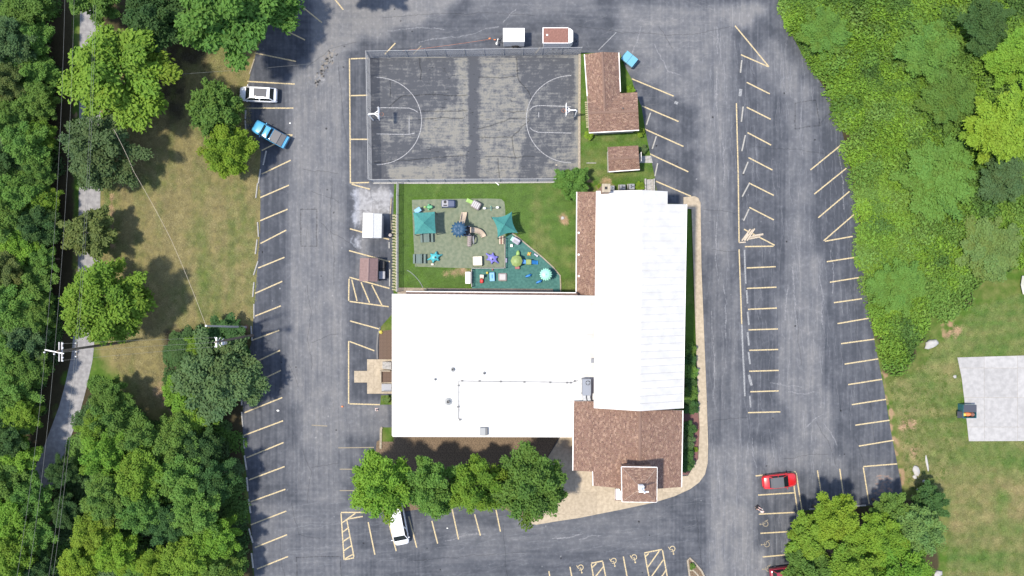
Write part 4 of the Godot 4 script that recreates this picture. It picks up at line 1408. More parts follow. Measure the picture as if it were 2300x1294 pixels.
func shade(label: String, c: Array, apex: Array, low: float, high: float, bow: float) -> void:
	var p := []
	for i in 4:
		p.append(at(c[i * 2], c[i * 2 + 1], low))
	var top := at(apex[0], apex[1], high)
	var base := top * Vector3(1, 0, 1)
	var s := thing("shade_canopy", label, "canopy", base + Vector3(0, 0.045, 0), 0.0, "shade canopies on the playground")
	var o := s.position
	for i in 4:
		var q: Vector3 = p[i]
		var f := q * Vector3(1, 0, 1) + (base - q * Vector3(1, 0, 1)) * 0.02
		put("post", Shape.new().tube([f - o + Vector3(0, 0.045, 0), q - o + Vector3(0, 0.02, 0)], [0.055, 0.05], 8).mesh(), M.dark_metal, s)
	for i in 4:
		var a: Vector3 = p[i]
		var b: Vector3 = p[(i + 1) % 4]
		var sh := Shape.new()
		var mid := (a + b) / 2
		var inn := (base - mid * Vector3(1, 0, 1)).normalized()
		var rows := 8
		var grid := []
		for r in rows + 1:
			var line := PackedVector3Array()
			var f := float(r) / rows
			for k in 9:
				var g := k / 8.0
				var e := a.lerp(b, g) + inn * bow * sin(PI * g) - Vector3(0, 0.10 * sin(PI * g), 0)
				var q := e.lerp(top, f)
				q.y -= sin(PI * f) * 0.10 * (0.4 + 0.6 * absf(cos(PI * g)))
				line.append(q - o)
			grid.append(line)
		for r in rows:
			for k in 8:
				sh.quad(grid[r][k], grid[r][k + 1], grid[r + 1][k + 1], grid[r + 1][k])
		put("cloth_panel", sh.mesh(true), M.shade_cloth, s)
	put("finial", Shape.new().ball(top - o + Vector3(0, 0.02, 0), Vector3(0.06, 0.05, 0.06)).mesh(), M.shade_cloth, s)


func picnic(label: String, x: float, y: float, turn: float) -> void:
	var t := thing("picnic_table", label, "picnic table", at(x, y) + Vector3(0, 0.045, 0), turn, "green picnic tables")
	for k in 4:
		put("top_plank", bx(Vector3(-0.29 + k * 0.19, 0.74, 0), Vector3(0.175, 0.045, 1.25), 0.01), M.table_green, t)
	for e in [-0.70, 0.70]:
		put("bench_seat", bx(Vector3(e, 0.44, 0), Vector3(0.27, 0.045, 1.25), 0.01), M.table_green, t)
	for z in [-0.45, 0.45]:
		put("leg", Shape.new().tube([Vector3(-0.62, 0, z), Vector3(-0.2, 0.72, z)], [0.03], 6).tube([Vector3(0.62, 0, z), Vector3(0.2, 0.72, z)], [0.03], 6).tube([Vector3(-0.8, 0.40, z), Vector3(0.8, 0.40, z)], [0.025], 6).mesh(), M.dark_metal, t)


# a trough of a slide along a path
func trough(path: Array, wide: float, wall := 0.16) -> Shape:
	var s := Shape.new()
	var rings := []
	for i in path.size():
		var d: Vector3 = path[mini(i + 1, path.size() - 1)] - path[maxi(i - 1, 0)]
		var side := Vector3(-d.z, 0, d.x).normalized()
		var p: Vector3 = path[i]
		var up := Vector3(0, wall, 0)
		var w := side * wide / 2
		rings.append(PackedVector3Array([p - w, p - w + up, p - w * 0.82 + up, p - w * 0.72 + Vector3(0, 0.04, 0), p + w * 0.72 + Vector3(0, 0.04, 0), p + w * 0.82 + up, p + w + up, p + w, p + w * 0.7 - Vector3(0, 0.04, 0), p - w * 0.7 - Vector3(0, 0.04, 0)]))
	s.loft(rings)
	return s


func curve(pts: Array, n: int) -> Array:
	var c := Curve3D.new()
	for i in pts.size():
		var d: Vector3 = (pts[mini(i + 1, pts.size() - 1)] - pts[maxi(i - 1, 0)]) / 5.0
		c.add_point(pts[i], -d, d)
	var out := []
	for k in n + 1:
		out.append(c.sample_baked(c.get_baked_length() * k / n, true))
	return out


func build_playground() -> void:
	shade("square teal shade canopy with four straight sides over picnic table", [928, 477, 976.5, 475.5, 979, 524, 931, 526.5], [952, 500.5], 2.35, 3.3, 0.06)
	shade("pointed teal shade sail canopy with curved sides by the lawn", [1104, 487.5, 1150, 475.5, 1163, 523, 1117.5, 534], [1133, 505], 2.4, 3.5, 0.28)
	picnic("green picnic table sticking out from under the square canopy", 959.5, 534.5, 0.03)
	picnic("green picnic table in the lower left corner of play surface", 943, 582, 0.0)
	# main climber
	var g := thing("play_structure", "climbing tower with blue palm leaf roof and two tan slides", "play structure", at(1038, 522) + Vector3(0, 0.045, 0))
	var o := g.position
	for q in [[1024, 509], [1043, 509], [1024, 528], [1043, 528], [1056, 512], [1056, 530]]:
		put("post", Shape.new().tube([at(q[0], q[1]) - o + Vector3(0, 0.045, 0), at(q[0], q[1]) - o + Vector3(0, 2.5 if q[0] < 1050 else 2.1, 0)], [0.06], 8).mesh(), M.navy_plastic, g)
	put("deck", bx(at(1033.5, 518.5) - o + Vector3(0, 1.3, 0), Vector3(1.3, 0.08, 1.3), 0.02), M.navy_plastic, g)
	put("deck", bx(at(1050.5, 521) - o + Vector3(0, 1.1, 0), Vector3(0.9, 0.08, 1.25), 0.02), M.dark_metal, g)
	for e in [-1, 1]:
		put("guard_panel", bx(at(1050.5, 521) - o + Vector3(0, 1.5, 0.62 * e), Vector3(0.85, 0.7, 0.05), 0.02), M.navy_plastic, g)
	put("guard_panel", bx(at(1024, 518.5) - o + Vector3(0, 1.75, 0), Vector3(0.05, 0.8, 1.15), 0.02), M.navy_plastic, g)
	var roof := put("leaf_roof", Shape.new().lathe([Vector2(0.45, 2.45), Vector2(0.3, 2.62), Vector2(0.0, 2.72)], 12, at(1034, 518.5) - o).mesh(), M.frond_blue, g)
	for k in 14:
		var an := TAU * k / 14 + 0.1
		var fr := Shape.new()
		var rings := []
		for i in 7:
			var f := i / 6.0
			var r := 0.15 + 0.92 * f
			var wd := 0.05 + 0.15 * sin(PI * minf(1.0, f * 0.85 + 0.12))
			var m := at(1034, 518.5) - o + Vector3(cos(an) * r, 2.68 + 0.16 * sin(PI * f) - 0.42 * f * f + 0.03 * (k % 2), sin(an) * r)
			var sd := Vector3(-sin(an), 0, cos(an)) * wd
			rings.append(PackedVector3Array([m - sd - Vector3(0, 0.05, 0), m, m + sd - Vector3(0, 0.05, 0), m - Vector3(0, 0.03, 0)]))
		fr.loft(rings)
		put("frond", fr.mesh(), M.frond_blue, roof)
	put("slide", trough(curve([at(1038.5, 509) - o + Vector3(0, 1.32, 0), at(1039, 503) - o + Vector3(0, 1.2, 0), at(1041, 490) - o + Vector3(0, 0.5, 0), at(1043, 480) - o + Vector3(0, 0.22, 0), at(1043, 477) - o + Vector3(0, 0.2, 0)], 10), 0.72).mesh(), M.tan_plastic, g)
	put("slide_rail", Shape.new().tube([at(1034, 508) - o + Vector3(0, 1.55, 0), at(1035.5, 492) - o + Vector3(0, 0.85, 0), at(1037, 481) - o + Vector3(0, 0.4, 0)], [0.07], 8).mesh(), M.tan_plastic, g)
	put("slide", trough(curve([at(1058, 518.5) - o + Vector3(0, 1.14, 0), at(1066, 518.5) - o + Vector3(0, 0.95, 0), at(1077, 521) - o + Vector3(0, 0.6, 0), at(1084, 527) - o + Vector3(0, 0.28, 0), at(1087, 532.5) - o + Vector3(0, 0.2, 0)], 14), 0.66).mesh(), M.tan_plastic, g)
	put("slide_hood", bx(at(1059, 519) - o + Vector3(0, 1.5, 0), Vector3(0.14, 0.75, 0.75), 0.05), M.tan_plastic, g)
	var rock := Shape.new()
	for k in 5:
		rock.ball(at(1056 - k * 0.4, 533 + k * 4.4) - o + Vector3(0, 0.95 - 0.21 * k, 0), Vector3(0.36, 0.30, 0.26), 5, 7)
	put("rock_climber", rock.mesh(), M.warm_grey_plastic, g)
	put("climbing_loop", Shape.new().tube(curve([at(1064, 530) - o + Vector3(0, 0.1, 0), at(1064, 533) - o + Vector3(0, 0.9, 0), at(1064.5, 545) - o + Vector3(0, 0.9, 0), at(1065, 548) - o + Vector3(0, 0.05, 0)], 12), [0.09], 8).mesh(), M.grey_plastic, g)
	# small pieces along the top edge
	var d := thing("spring_rider", "small jade green turtle-shaped rocker at top of play surface", "rocker", at(966, 466) + Vector3(0, 0.045, 0))
	put("body", Shape.new().ball(Vector3(0, 0.42, 0), Vector3(0.45, 0.17, 0.26)).mesh(), M.jade_plastic, d)
	put("head", Shape.new().ball(Vector3(-0.62, 0.46, 0), Vector3(0.18, 0.13, 0.14)).mesh(), M.lime_plastic, d)
	put("seat", Shape.new().ball(Vector3(0.22, 0.56, 0), Vector3(0.2, 0.1, 0.2)).mesh(), M.jade_plastic, d)
	put("spring", Shape.new().tube([Vector3(0, 0, 0), Vector3(0, 0.32, 0)], [0.12, 0.1], 10).mesh(), M.black, d)
	for e in [-1, 1]:
		put("foot_rest", Shape.new().ball(Vector3(-0.15, 0.34, 0.32 * e), Vector3(0.13, 0.05, 0.1)).mesh(), M.jade_plastic, d)
	d = thing("play_cube", "dark navy climbing cube with round holes at top of play surface", "climber", at(1008, 459) + Vector3(0, 0.045, 0))
	put("shell", Shape.new().box(Vector3(0, 0.38, 0), Vector3(1.85, 0.76, 1.0), 0.16).mesh(), M.navy_plastic, d)
	put("panel", bx(Vector3(-0.42, 0.78, 0.0), Vector3(0.85, 0.06, 0.85), 0.02), M.grey_plastic, d)
	put("hole_ring", Shape.new().lathe([Vector2(0, 0.815), Vector2(0.14, 0.815), Vector2(0.18, 0.84), Vector2(0.2, 0.8)], 14, Vector3(-0.4, 0, -0.2)).mesh(), M.black, d)
	put("hole_ring", Shape.new().box(Vector3(-0.38, 0.82, 0.24), Vector3(0.5, 0.03, 0.14), 0.01).mesh(), M.black, d)
	for e in [-1, 1]:
		put("handle_bar", Shape.new().tube([Vector3(-0.9, 0.1, 0.5 * e), Vector3(-0.7, 0.85, 0.46 * e), Vector3(0.7, 0.85, 0.46 * e), Vector3(0.9, 0.1, 0.5 * e)], [0.05], 6).mesh(), M.navy_plastic, d)
	d = thing("play_cube", "pale grey climbing block with a lime green slide", "climber", at(1068, 461) + Vector3(0, 0.045, 0), -0.5)
	put("shell", bx(Vector3(0.12, 0.42, 0), Vector3(1.2, 0.84, 1.0), 0.12), M.warm_grey_plastic, d)
	for k in 4:
		put("step", bx(Vector3(-0.28 + k * 0.26, 0.86, 0), Vector3(0.19, 0.06, 0.8), 0.02), M.pale_grey_plastic, d)
	put("slide", trough([Vector3(-0.4, 0.72, -0.05), Vector3(-0.8, 0.5, -0.05), Vector3(-1.15, 0.2, -0.05), Vector3(-1.35, 0.14, -0.05)], 0.5, 0.1).mesh(), M.lime_plastic, d)
	d = thing("seesaw", "thin green seesaw with two white seats", "seesaw", at(1103, 468) + Vector3(0, 0.045, 0), 0.05)
	put("beam", Shape.new().tube([Vector3(-0.8, 0.42, 0), Vector3(0, 0.5, 0.03), Vector3(0.85, 0.58, 0)], [0.05], 8).mesh(), M.table_green, d)
	for e in [-0.85, 0.85]:
		put("seat", Shape.new().ball(Vector3(e, 0.5 + 0.1 * e, 0), Vector3(0.22, 0.06, 0.15)).mesh(), M.white_plastic, d)
	put("stand", Shape.new().tube([Vector3(0, 0, -0.3), Vector3(0, 0.48, 0), Vector3(0, 0, 0.3)], [0.05], 8).mesh(), M.mint_plastic, d)
	# bottom edge
	for q in [["teal_climber", "bright turquoise star-shaped climber on sage play surface", 977, 578, M.teal_plastic, 0.5], ["purple_climber", "purple star-shaped climber on sage play surface", 1106, 580.5, M.purple_plastic, -0.5]]:
		var c := thing("molded_climber", q[1], "climber", at(q[2], q[3]) + Vector3(0, 0.045, 0), q[5])
		put("shell", Shape.new().ball(Vector3(0, 0.35, 0), Vector3(0.62, 0.38, 0.5), 6, 12).mesh(), q[4], c)
		for k in 6:
			var an := TAU * k / 6 + 0.2
			var long := 0.86 if k % 3 else 1.02
			put("limb", Shape.new().tube([Vector3(cos(an) * 0.3, 0.45, sin(an) * 0.25), Vector3(cos(an) * 0.65, 0.38, sin(an) * 0.55), Vector3(cos(an) * long, 0.06, sin(an) * long * 0.8)], [0.17, 0.13, 0.09], 8).mesh(), q[4], c)
		put("step_hole", Shape.new().lathe([Vector2(0, 0.72), Vector2(0.12, 0.72), Vector2(0.14, 0.70)], 10, Vector3(0.1, 0, 0.1)).mesh(), M.black, c)
	d = thing("sand_table", "cream square play table with dark legs", "table", at(1073, 586.5) + Vector3(0, 0.045, 0), 0.03)
	put("table_top", bx(Vector3(0, 0.6, 0), Vector3(1.2, 0.07, 1.2), 0.03), M.cream_plastic, d)
	for e in [[-0.6, -0.6], [0.6, -0.6], [-0.6, 0.6], [0.6, 0.6]]:
		put("leg", Shape.new().tube([Vector3(e[0] * 1.05, 0, e[1] * 1.05), Vector3(e[0] * 0.9, 0.58, e[1] * 0.9)], [0.06], 8).mesh(), M.dark_metal, d)
	d = thing("bench", "tan slatted bench beside the pointed canopy", "bench", at(1126, 540) + Vector3(0, 0.045, 0))
	for k in 3:
		put("slat", bx(Vector3(-0.2 + k * 0.2, 0.44, 0), Vector3(0.16, 0.04, 1.05), 0.01), M.tan_plastic if k != 1 else M.rust_roof, d)
	for z in [-0.4, 0.4]:
		put("leg", bx(Vector3(0, 0.21, z), Vector3(0.5, 0.42, 0.08), 0.01), M.tan_plastic, d)
	d = thing("broken_chair", "little cream and brown toy chair beside the turquoise climber", "toy", at(971.5, 594) + Vector3(0, 0.045, 0))
	put("seat", bx(Vector3(0, 0.2, 0), Vector3(0.35, 0.06, 0.25), 0.02), M.cream_plastic, d)
	put("leg", bx(Vector3(0, 0.1, 0), Vector3(0.25, 0.2, 0.18), 0.02), M.warm_grey_plastic, d)
	d = thing("easel", "pale blue panel leaning out behind the square canopy", "panel", at(940, 474) + Vector3(0, 0.045, 0), 0.6)
	put("board", bx(Vector3(0, 0.75, 0), Vector3(0.85, 0.06, 0.6), 0.02), M.pale_blue_plastic, d)
	for e in [-0.35, 0.35]:
		put("leg", bx(Vector3(e, 0.37, 0), Vector3(0.06, 0.74, 0.5), 0.01), M.white_plastic, d)
	# teal area
	var hs := thing("playhouse", "green toddler playhouse with bridge and bright blue slide", "playhouse", at(1162, 587) + Vector3(0, 0.05, 0))
	o = hs.position
	put("house_wall", bx(Vector3(-0.1, 0.55, 0), Vector3(0.95, 1.1, 0.95), 0.05), M.green_plastic, hs)
	put("house_roof", Shape.new().lathe([Vector2(0.80, 1.08), Vector2(0.76, 1.16), Vector2(0.35, 1.36), Vector2(0, 1.42)], 8, Vector3(-0.1, 0, 0)).mesh(), M.green_plastic, hs)
	put("tunnel", Shape.new().tube([Vector3(0.05, 0.4, -0.5), Vector3(0.08, 0.35, -1.1), Vector3(0.1, 0.2, -1.3)], [0.24, 0.24, 0.18], 10).mesh(), M.lime_plastic, hs)
	put("step", bx(Vector3(0.0, 0.16, 0.82), Vector3(0.62, 0.32, 0.42), 0.05), M.rose_plastic, hs)
	put("bridge", trough([Vector3(0.45, 0.62, 0.05), Vector3(1.15, 0.62, 0.1)], 0.5, 0.12).mesh(), M.blue_plastic, hs)
	put("tower", bx(Vector3(1.48, 0.45, 0.12), Vector3(0.72, 0.9, 0.72), 0.08), M.green_plastic, hs)
	put("slide", trough([Vector3(1.82, 0.66, 0.14), Vector3(2.2, 0.4, 0.16), Vector3(2.55, 0.15, 0.18), Vector3(2.72, 0.1, 0.18)], 0.5, 0.12).mesh(), M.blue_plastic, hs)
	var um := thing("umbrella_table", "mint green scalloped umbrella over a play table", "umbrella", at(1226, 616.5, 1.9) * Vector3(1, 0, 1) + Vector3(0, 0.05, 0))
	var can := Shape.new()
	for k in 32:
		var a0 := TAU * k / 32
		var a1 := TAU * (k + 1) / 32
		var r0 := 0.86 if k % 2 == 0 else 0.68
		var r1 := 0.68 if k % 2 == 0 else 0.86
		can.tri(Vector3(0, 2.1, 0), Vector3(cos(a0) * 0.45, 1.98, sin(a0) * 0.45), Vector3(cos(a1) * 0.45, 1.98, sin(a1) * 0.45))
		can.quad(Vector3(cos(a0) * 0.45, 1.98, sin(a0) * 0.45), Vector3(cos(a0) * r0, 1.80, sin(a0) * r0), Vector3(cos(a1) * r1, 1.80, sin(a1) * r1), Vector3(cos(a1) * 0.45, 1.98, sin(a1) * 0.45))
	put("canopy", can.mesh(), M.mint_plastic, um)
	put("finial", Shape.new().ball(Vector3(0, 2.12, 0), Vector3(0.07, 0.05, 0.07)).mesh(), M.teal_plastic, um)
	put("pole", Shape.new().tube([Vector3(0, 0, 0), Vector3(0, 2.08, 0)], [0.04], 8).mesh(), M.white_plastic, um)
	put("table_top", Shape.new().lathe([Vector2(0, 0.44), Vector2(0.55, 0.44), Vector2(0.57, 0.47), Vector2(0.55, 0.5), Vector2(0, 0.5)], 16).mesh(), M.mint_plastic, um)
	for q in [["blue ride-on toy lying in the middle of the teal area", 1187, 619.5, 0.35], ["blue ride-on toy tucked beside the mint umbrella", 1210.5, 633, 0.4]]:
		var c := thing("ride_on_toy", q[0], "toy", at(q[1], q[2]) + Vector3(0, 0.05, 0), q[3])
		put("body", Shape.new().ball(Vector3(0, 0.24, 0), Vector3(0.45, 0.15, 0.16)).mesh(), M.blue_plastic, c)
		put("handle", Shape.new().tube([Vector3(0.2, 0.3, -0.18), Vector3(0.22, 0.5, 0), Vector3(0.2, 0.3, 0.18)], [0.035], 6).mesh(), M.blue_plastic, c)
		for e in [[-0.3, -0.14], [-0.3, 0.14], [0.3, -0.14], [0.3, 0.14]]:
			put("wheel", Shape.new().ball(Vector3(e[0], 0.1, e[1]), Vector3(0.1, 0.1, 0.045), 4, 8).mesh(), M.navy_plastic, c)
	d = thing("sandbox", "grey square covered sandbox with rounded corners", "sandbox", at(1129, 622.5) + Vector3(0, 0.05, 0))
	put("tub", bx(Vector3(0, 0.12, 0), Vector3(1.15, 0.24, 1.08), 0.11), M.warm_grey_plastic, d)
	put("lid", bx(Vector3(0, 0.27, 0), Vector3(0.82, 0.10, 0.78), 0.04), M.pale_grey_plastic, d)
	d = thing("water_table", "pale blue rectangular play table in teal area", "table", at(1105.5, 622) + Vector3(0, 0.05, 0), 0.05)
	put("tray", Shape.new().box(Vector3(0, 0.42, 0), Vector3(0.66, 0.1, 1.15), 0.04).mesh(), M.pale_blue_plastic, d)
	put("basin", bx(Vector3(0.02, 0.475, -0.05), Vector3(0.16, 0.03, 0.5), 0.01), M.blue_plastic, d)
	for e in [[-0.26, -0.48], [0.26, -0.48], [-0.26, 0.48], [0.26, 0.48]]:
		put("leg", bx(Vector3(e[0], 0.2, e[1]), Vector3(0.08, 0.4, 0.08), 0.01), M.pale_blue_plastic, d)
	d = thing("toy_car", "red and cream ride-in toy car", "toy car", at(1082, 627) + Vector3(0, 0.05, 0))
	put("body", bx(Vector3(0, 0.28, 0.26), Vector3(0.45, 0.3, 0.55), 0.1), M.red_plastic, d)
	put("cabin", bx(Vector3(0.02, 0.25, -0.3), Vector3(0.52, 0.3, 0.6), 0.08), M.cream_plastic, d)
	put("roof", bx(Vector3(0.06, 0.85, -0.36), Vector3(0.5, 0.06, 0.38), 0.03), M.cream_plastic, d)
	put("pillar", Shape.new().box(Vector3(-0.18, 0.6, -0.5), Vector3(0.05, 0.5, 0.05)).box(Vector3(0.28, 0.6, -0.5), Vector3(0.05, 0.5, 0.05)).mesh(), M.cream_plastic, d)
	put("seat", bx(Vector3(-0.02, 0.42, -0.1), Vector3(0.3, 0.06, 0.3), 0.02), M.rust_roof, d)
	for e in [[-0.22, -0.4], [0.22, -0.4], [-0.22, 0.4], [0.22, 0.4]]:
		put("wheel", Shape.new().ball(Vector3(e[0], 0.11, e[1]), Vector3(0.05, 0.11, 0.11), 5, 10).mesh(), M.black, d)
	for q in [["ball", "yellow ball on teal surface near the toy car", 1094.5, 613, M.yellow_plastic, 0.17], ["ball", "pink ball beside the low fence in teal area", 1106.5, 606, M.rose_plastic, 0.13]]:
		var c := thing("play_ball", q[1], "ball", at(q[2], q[3]) + Vector3(0, 0.05, 0))
		put("sphere", Shape.new().ball(Vector3(0, q[5], 0), Vector3.ONE * q[5], 8, 12).mesh(true), q[4], c)
	d = thing("toddler_bench", "short pale lilac bench beside the low fence", "bench", at(1137.5, 585) + Vector3(0, 0.05, 0))
	put("seat", bx(Vector3(0, 0.24, 0), Vector3(0.22, 0.06, 0.58), 0.02), M.lilac_plastic, d)
	for z in [-0.2, 0.2]:
		put("leg", bx(Vector3(0, 0.11, z), Vector3(0.18, 0.22, 0.06), 0.01), M.lilac_plastic, d)
	d = thing("rocking_toy", "yellow and orange cross-shaped rocker in teal area", "toy", at(1188.5, 570.5) + Vector3(0, 0.05, 0), 0.6)
	put("beam", bx(Vector3(0, 0.2, 0), Vector3(0.62, 0.12, 0.16), 0.05), M.orange_plastic, d)
	put("crossbeam", bx(Vector3(0, 0.25, 0), Vector3(0.16, 0.12, 0.55), 0.05), M.yellow_plastic, d)
	put("rocker", bx(Vector3(0, 0.07, 0), Vector3(0.5, 0.14, 0.3), 0.05), M.yellow_plastic, d)
	d = thing("scooter", "pale lilac toy scooter near the curved kerb", "toy", at(1204, 573.5) + Vector3(0, 0.05, 0), -0.65)
	put("deck", bx(Vector3(0, 0.12, 0), Vector3(0.6, 0.06, 0.18), 0.02), M.lilac_plastic, d)
	put("handle", Shape.new().tube([Vector3(0.28, 0.12, 0), Vector3(0.2, 0.5, 0)], [0.03], 6).tube([Vector3(0.2, 0.5, -0.16), Vector3(0.2, 0.5, 0.16)], [0.025], 6).mesh(), M.white_plastic, d)
	for e in [-0.28, 0.28]:
		put("wheel", Shape.new().ball(Vector3(e, 0.07, 0), Vector3(0.07, 0.07, 0.03), 5, 10).mesh(), M.navy_plastic, d)
	d = thing("toy_kitchen", "grey blue toy kitchen tilted at the top of teal area", "toy", at(1158.5, 541.5) + Vector3(0, 0.05, 0), -0.55)
	put("cabinet", bx(Vector3(0.05, 0.4, 0), Vector3(1.0, 0.8, 0.7), 0.08), M.lilac_plastic, d)
	put("counter", bx(Vector3(-0.5, 0.34, 0), Vector3(0.4, 0.1, 0.6), 0.03), M.mint_plastic, d)
	put("shelf", bx(Vector3(0.1, 0.84, 0.1), Vector3(0.7, 0.06, 0.3), 0.02), M.grey_plastic, d)
	d = thing("toy_chair", "tiny white chair below the toy kitchen", "chair", at(1149, 552.5) + Vector3(0, 0.05, 0))
	put("seat", bx(Vector3(0, 0.26, 0), Vector3(0.34, 0.05, 0.3), 0.02), M.white_plastic, d)
	put("backrest", bx(Vector3(0, 0.46, -0.17), Vector3(0.34, 0.36, 0.05), 0.02), M.white_plastic, d)
	for e in [[-0.13, -0.12], [0.13, -0.12], [-0.13, 0.12], [0.13, 0.12]]:
		put("leg", bx(Vector3(e[0], 0.12, e[1]), Vector3(0.05, 0.25, 0.05)), M.white_plastic, d)
	d = thing("storage_chest", "white storage chest at the left end of the teal area", "chest", at(1052, 624.5) + Vector3(0, 0.03, 0))
	put("box", bx(Vector3(0, 0.4, 0), Vector3(0.62, 0.8, 1.5), 0.03), M.pale_grey_plastic, d)
	put("lid", bx(Vector3(0, 0.84, -0.02), Vector3(0.68, 0.08, 1.56), 0.03), M.white_plastic, d)
	# beside the back walk
	d = thing("garden_hose", "long grey hose lying in a curve across the playground grass", "hose", at(938, 630) + Vector3(0, 0.03, 0))
	o = d.position
	put("tube", Shape.new().tube(curve([at(914, 607) - o, at(924, 613) - o, at(938, 627) - o, at(948, 642) - o, at(951, 652) - o], 16).map(func(v): return v * Vector3(1, 0, 1) + Vector3(0, 0.035, 0)), [0.035], 6).mesh(), M.unit_grey, d)
	put("nozzle", Shape.new().tube([at(951, 650) - o + Vector3(0, 0.05, 0), at(951, 655) - o + Vector3(0, 0.05, 0)], [0.06, 0.04], 8).mesh(), M.dark_metal, d)
	d = thing("meter_box", "small yellow box on the walk behind the hall", "utility box", at(956, 650) + Vector3(0, 0.1, 0))
	put("case", bx(Vector3(0, 0.15, 0), Vector3(0.36, 0.3, 0.3), 0.04), M.yellow_plastic, d)
	put("cover", bx(Vector3(0, 0.31, 0), Vector3(0.3, 0.04, 0.24), 0.01), M.lumber, d)
	d = thing("plastic_pipe", "short white pipe lying on grass below the court fence", "pipe", at(1118, 410.5) + Vector3(0, 0.10, 0.05), -0.7)
	put("tube", Shape.new().tube([Vector3(-0.28, 0.06, 0.12), Vector3(0.28, 0.06, 0.12)], [0.06], 8).mesh(), M.white_plastic, d)
	put("collar", Shape.new().tube([Vector3(0.18, 0.06, 0.12), Vector3(0.30, 0.06, 0.12)], [0.075], 8).mesh(), M.white_plastic, d)
	print("playground ", Time.get_ticks_msec())


# ---------------------------------------------------------------- vehicles

func ring(x: float, w: float, lo: float, sh: float, top: float) -> PackedVector3Array:
	return PackedVector3Array([Vector3(x, lo, -w * 0.9), Vector3(x, lo + 0.14, -w), Vector3(x, sh - 0.12, -w), Vector3(x, sh, -w * 0.93), Vector3(x, top - 0.01, -w * 0.6), Vector3(x, top, 0), Vector3(x, top - 0.01, w * 0.6), Vector3(x, sh, w * 0.93), Vector3(x, sh - 0.12, w), Vector3(x, lo + 0.14, w), Vector3(x, lo, w * 0.9)])


func wheel(parent: Node, x: float, z: float, r: float, rim: Material) -> void:
	var tyre := Shape.new()
	tyre.t = Transform3D(Basis(Vector3.RIGHT, PI / 2), Vector3(x, r, z))
	tyre.lathe([Vector2(r * 0.6, -0.11), Vector2(r * 0.92, -0.11), Vector2(r, -0.07), Vector2(r, 0.07), Vector2(r * 0.92, 0.11), Vector2(r * 0.6, 0.11)], 20)
	var w := put("wheel", tyre.mesh(), M.rubber, parent)
	var d := Shape.new()
	d.t = Transform3D(Basis(Vector3.RIGHT, PI / 2), Vector3(x, r, z))
	d.lathe([Vector2(0, -0.10), Vector2(r * 0.3, -0.085), Vector2(r * 0.62, -0.105), Vector2(r * 0.62, 0.105), Vector2(r * 0.3, 0.085), Vector2(0, 0.10)], 16)
	put("rim", d.mesh(), rim, w)


func pane(parent: Node, called: String, a: Vector3, b: Vector3, c: Vector3, d: Vector3, cut: float, out: Vector3) -> void:
	var mid := (a + b + c + d) / 4
	var s := Shape.new()
	var p := []
	for q in [a, b, c, d]:
		p.append(q.lerp(mid, cut))
	plate(s, p[0], p[1], p[2], p[3], out, 0.012)
	put(called, s.mesh(), M.car_glass, parent)


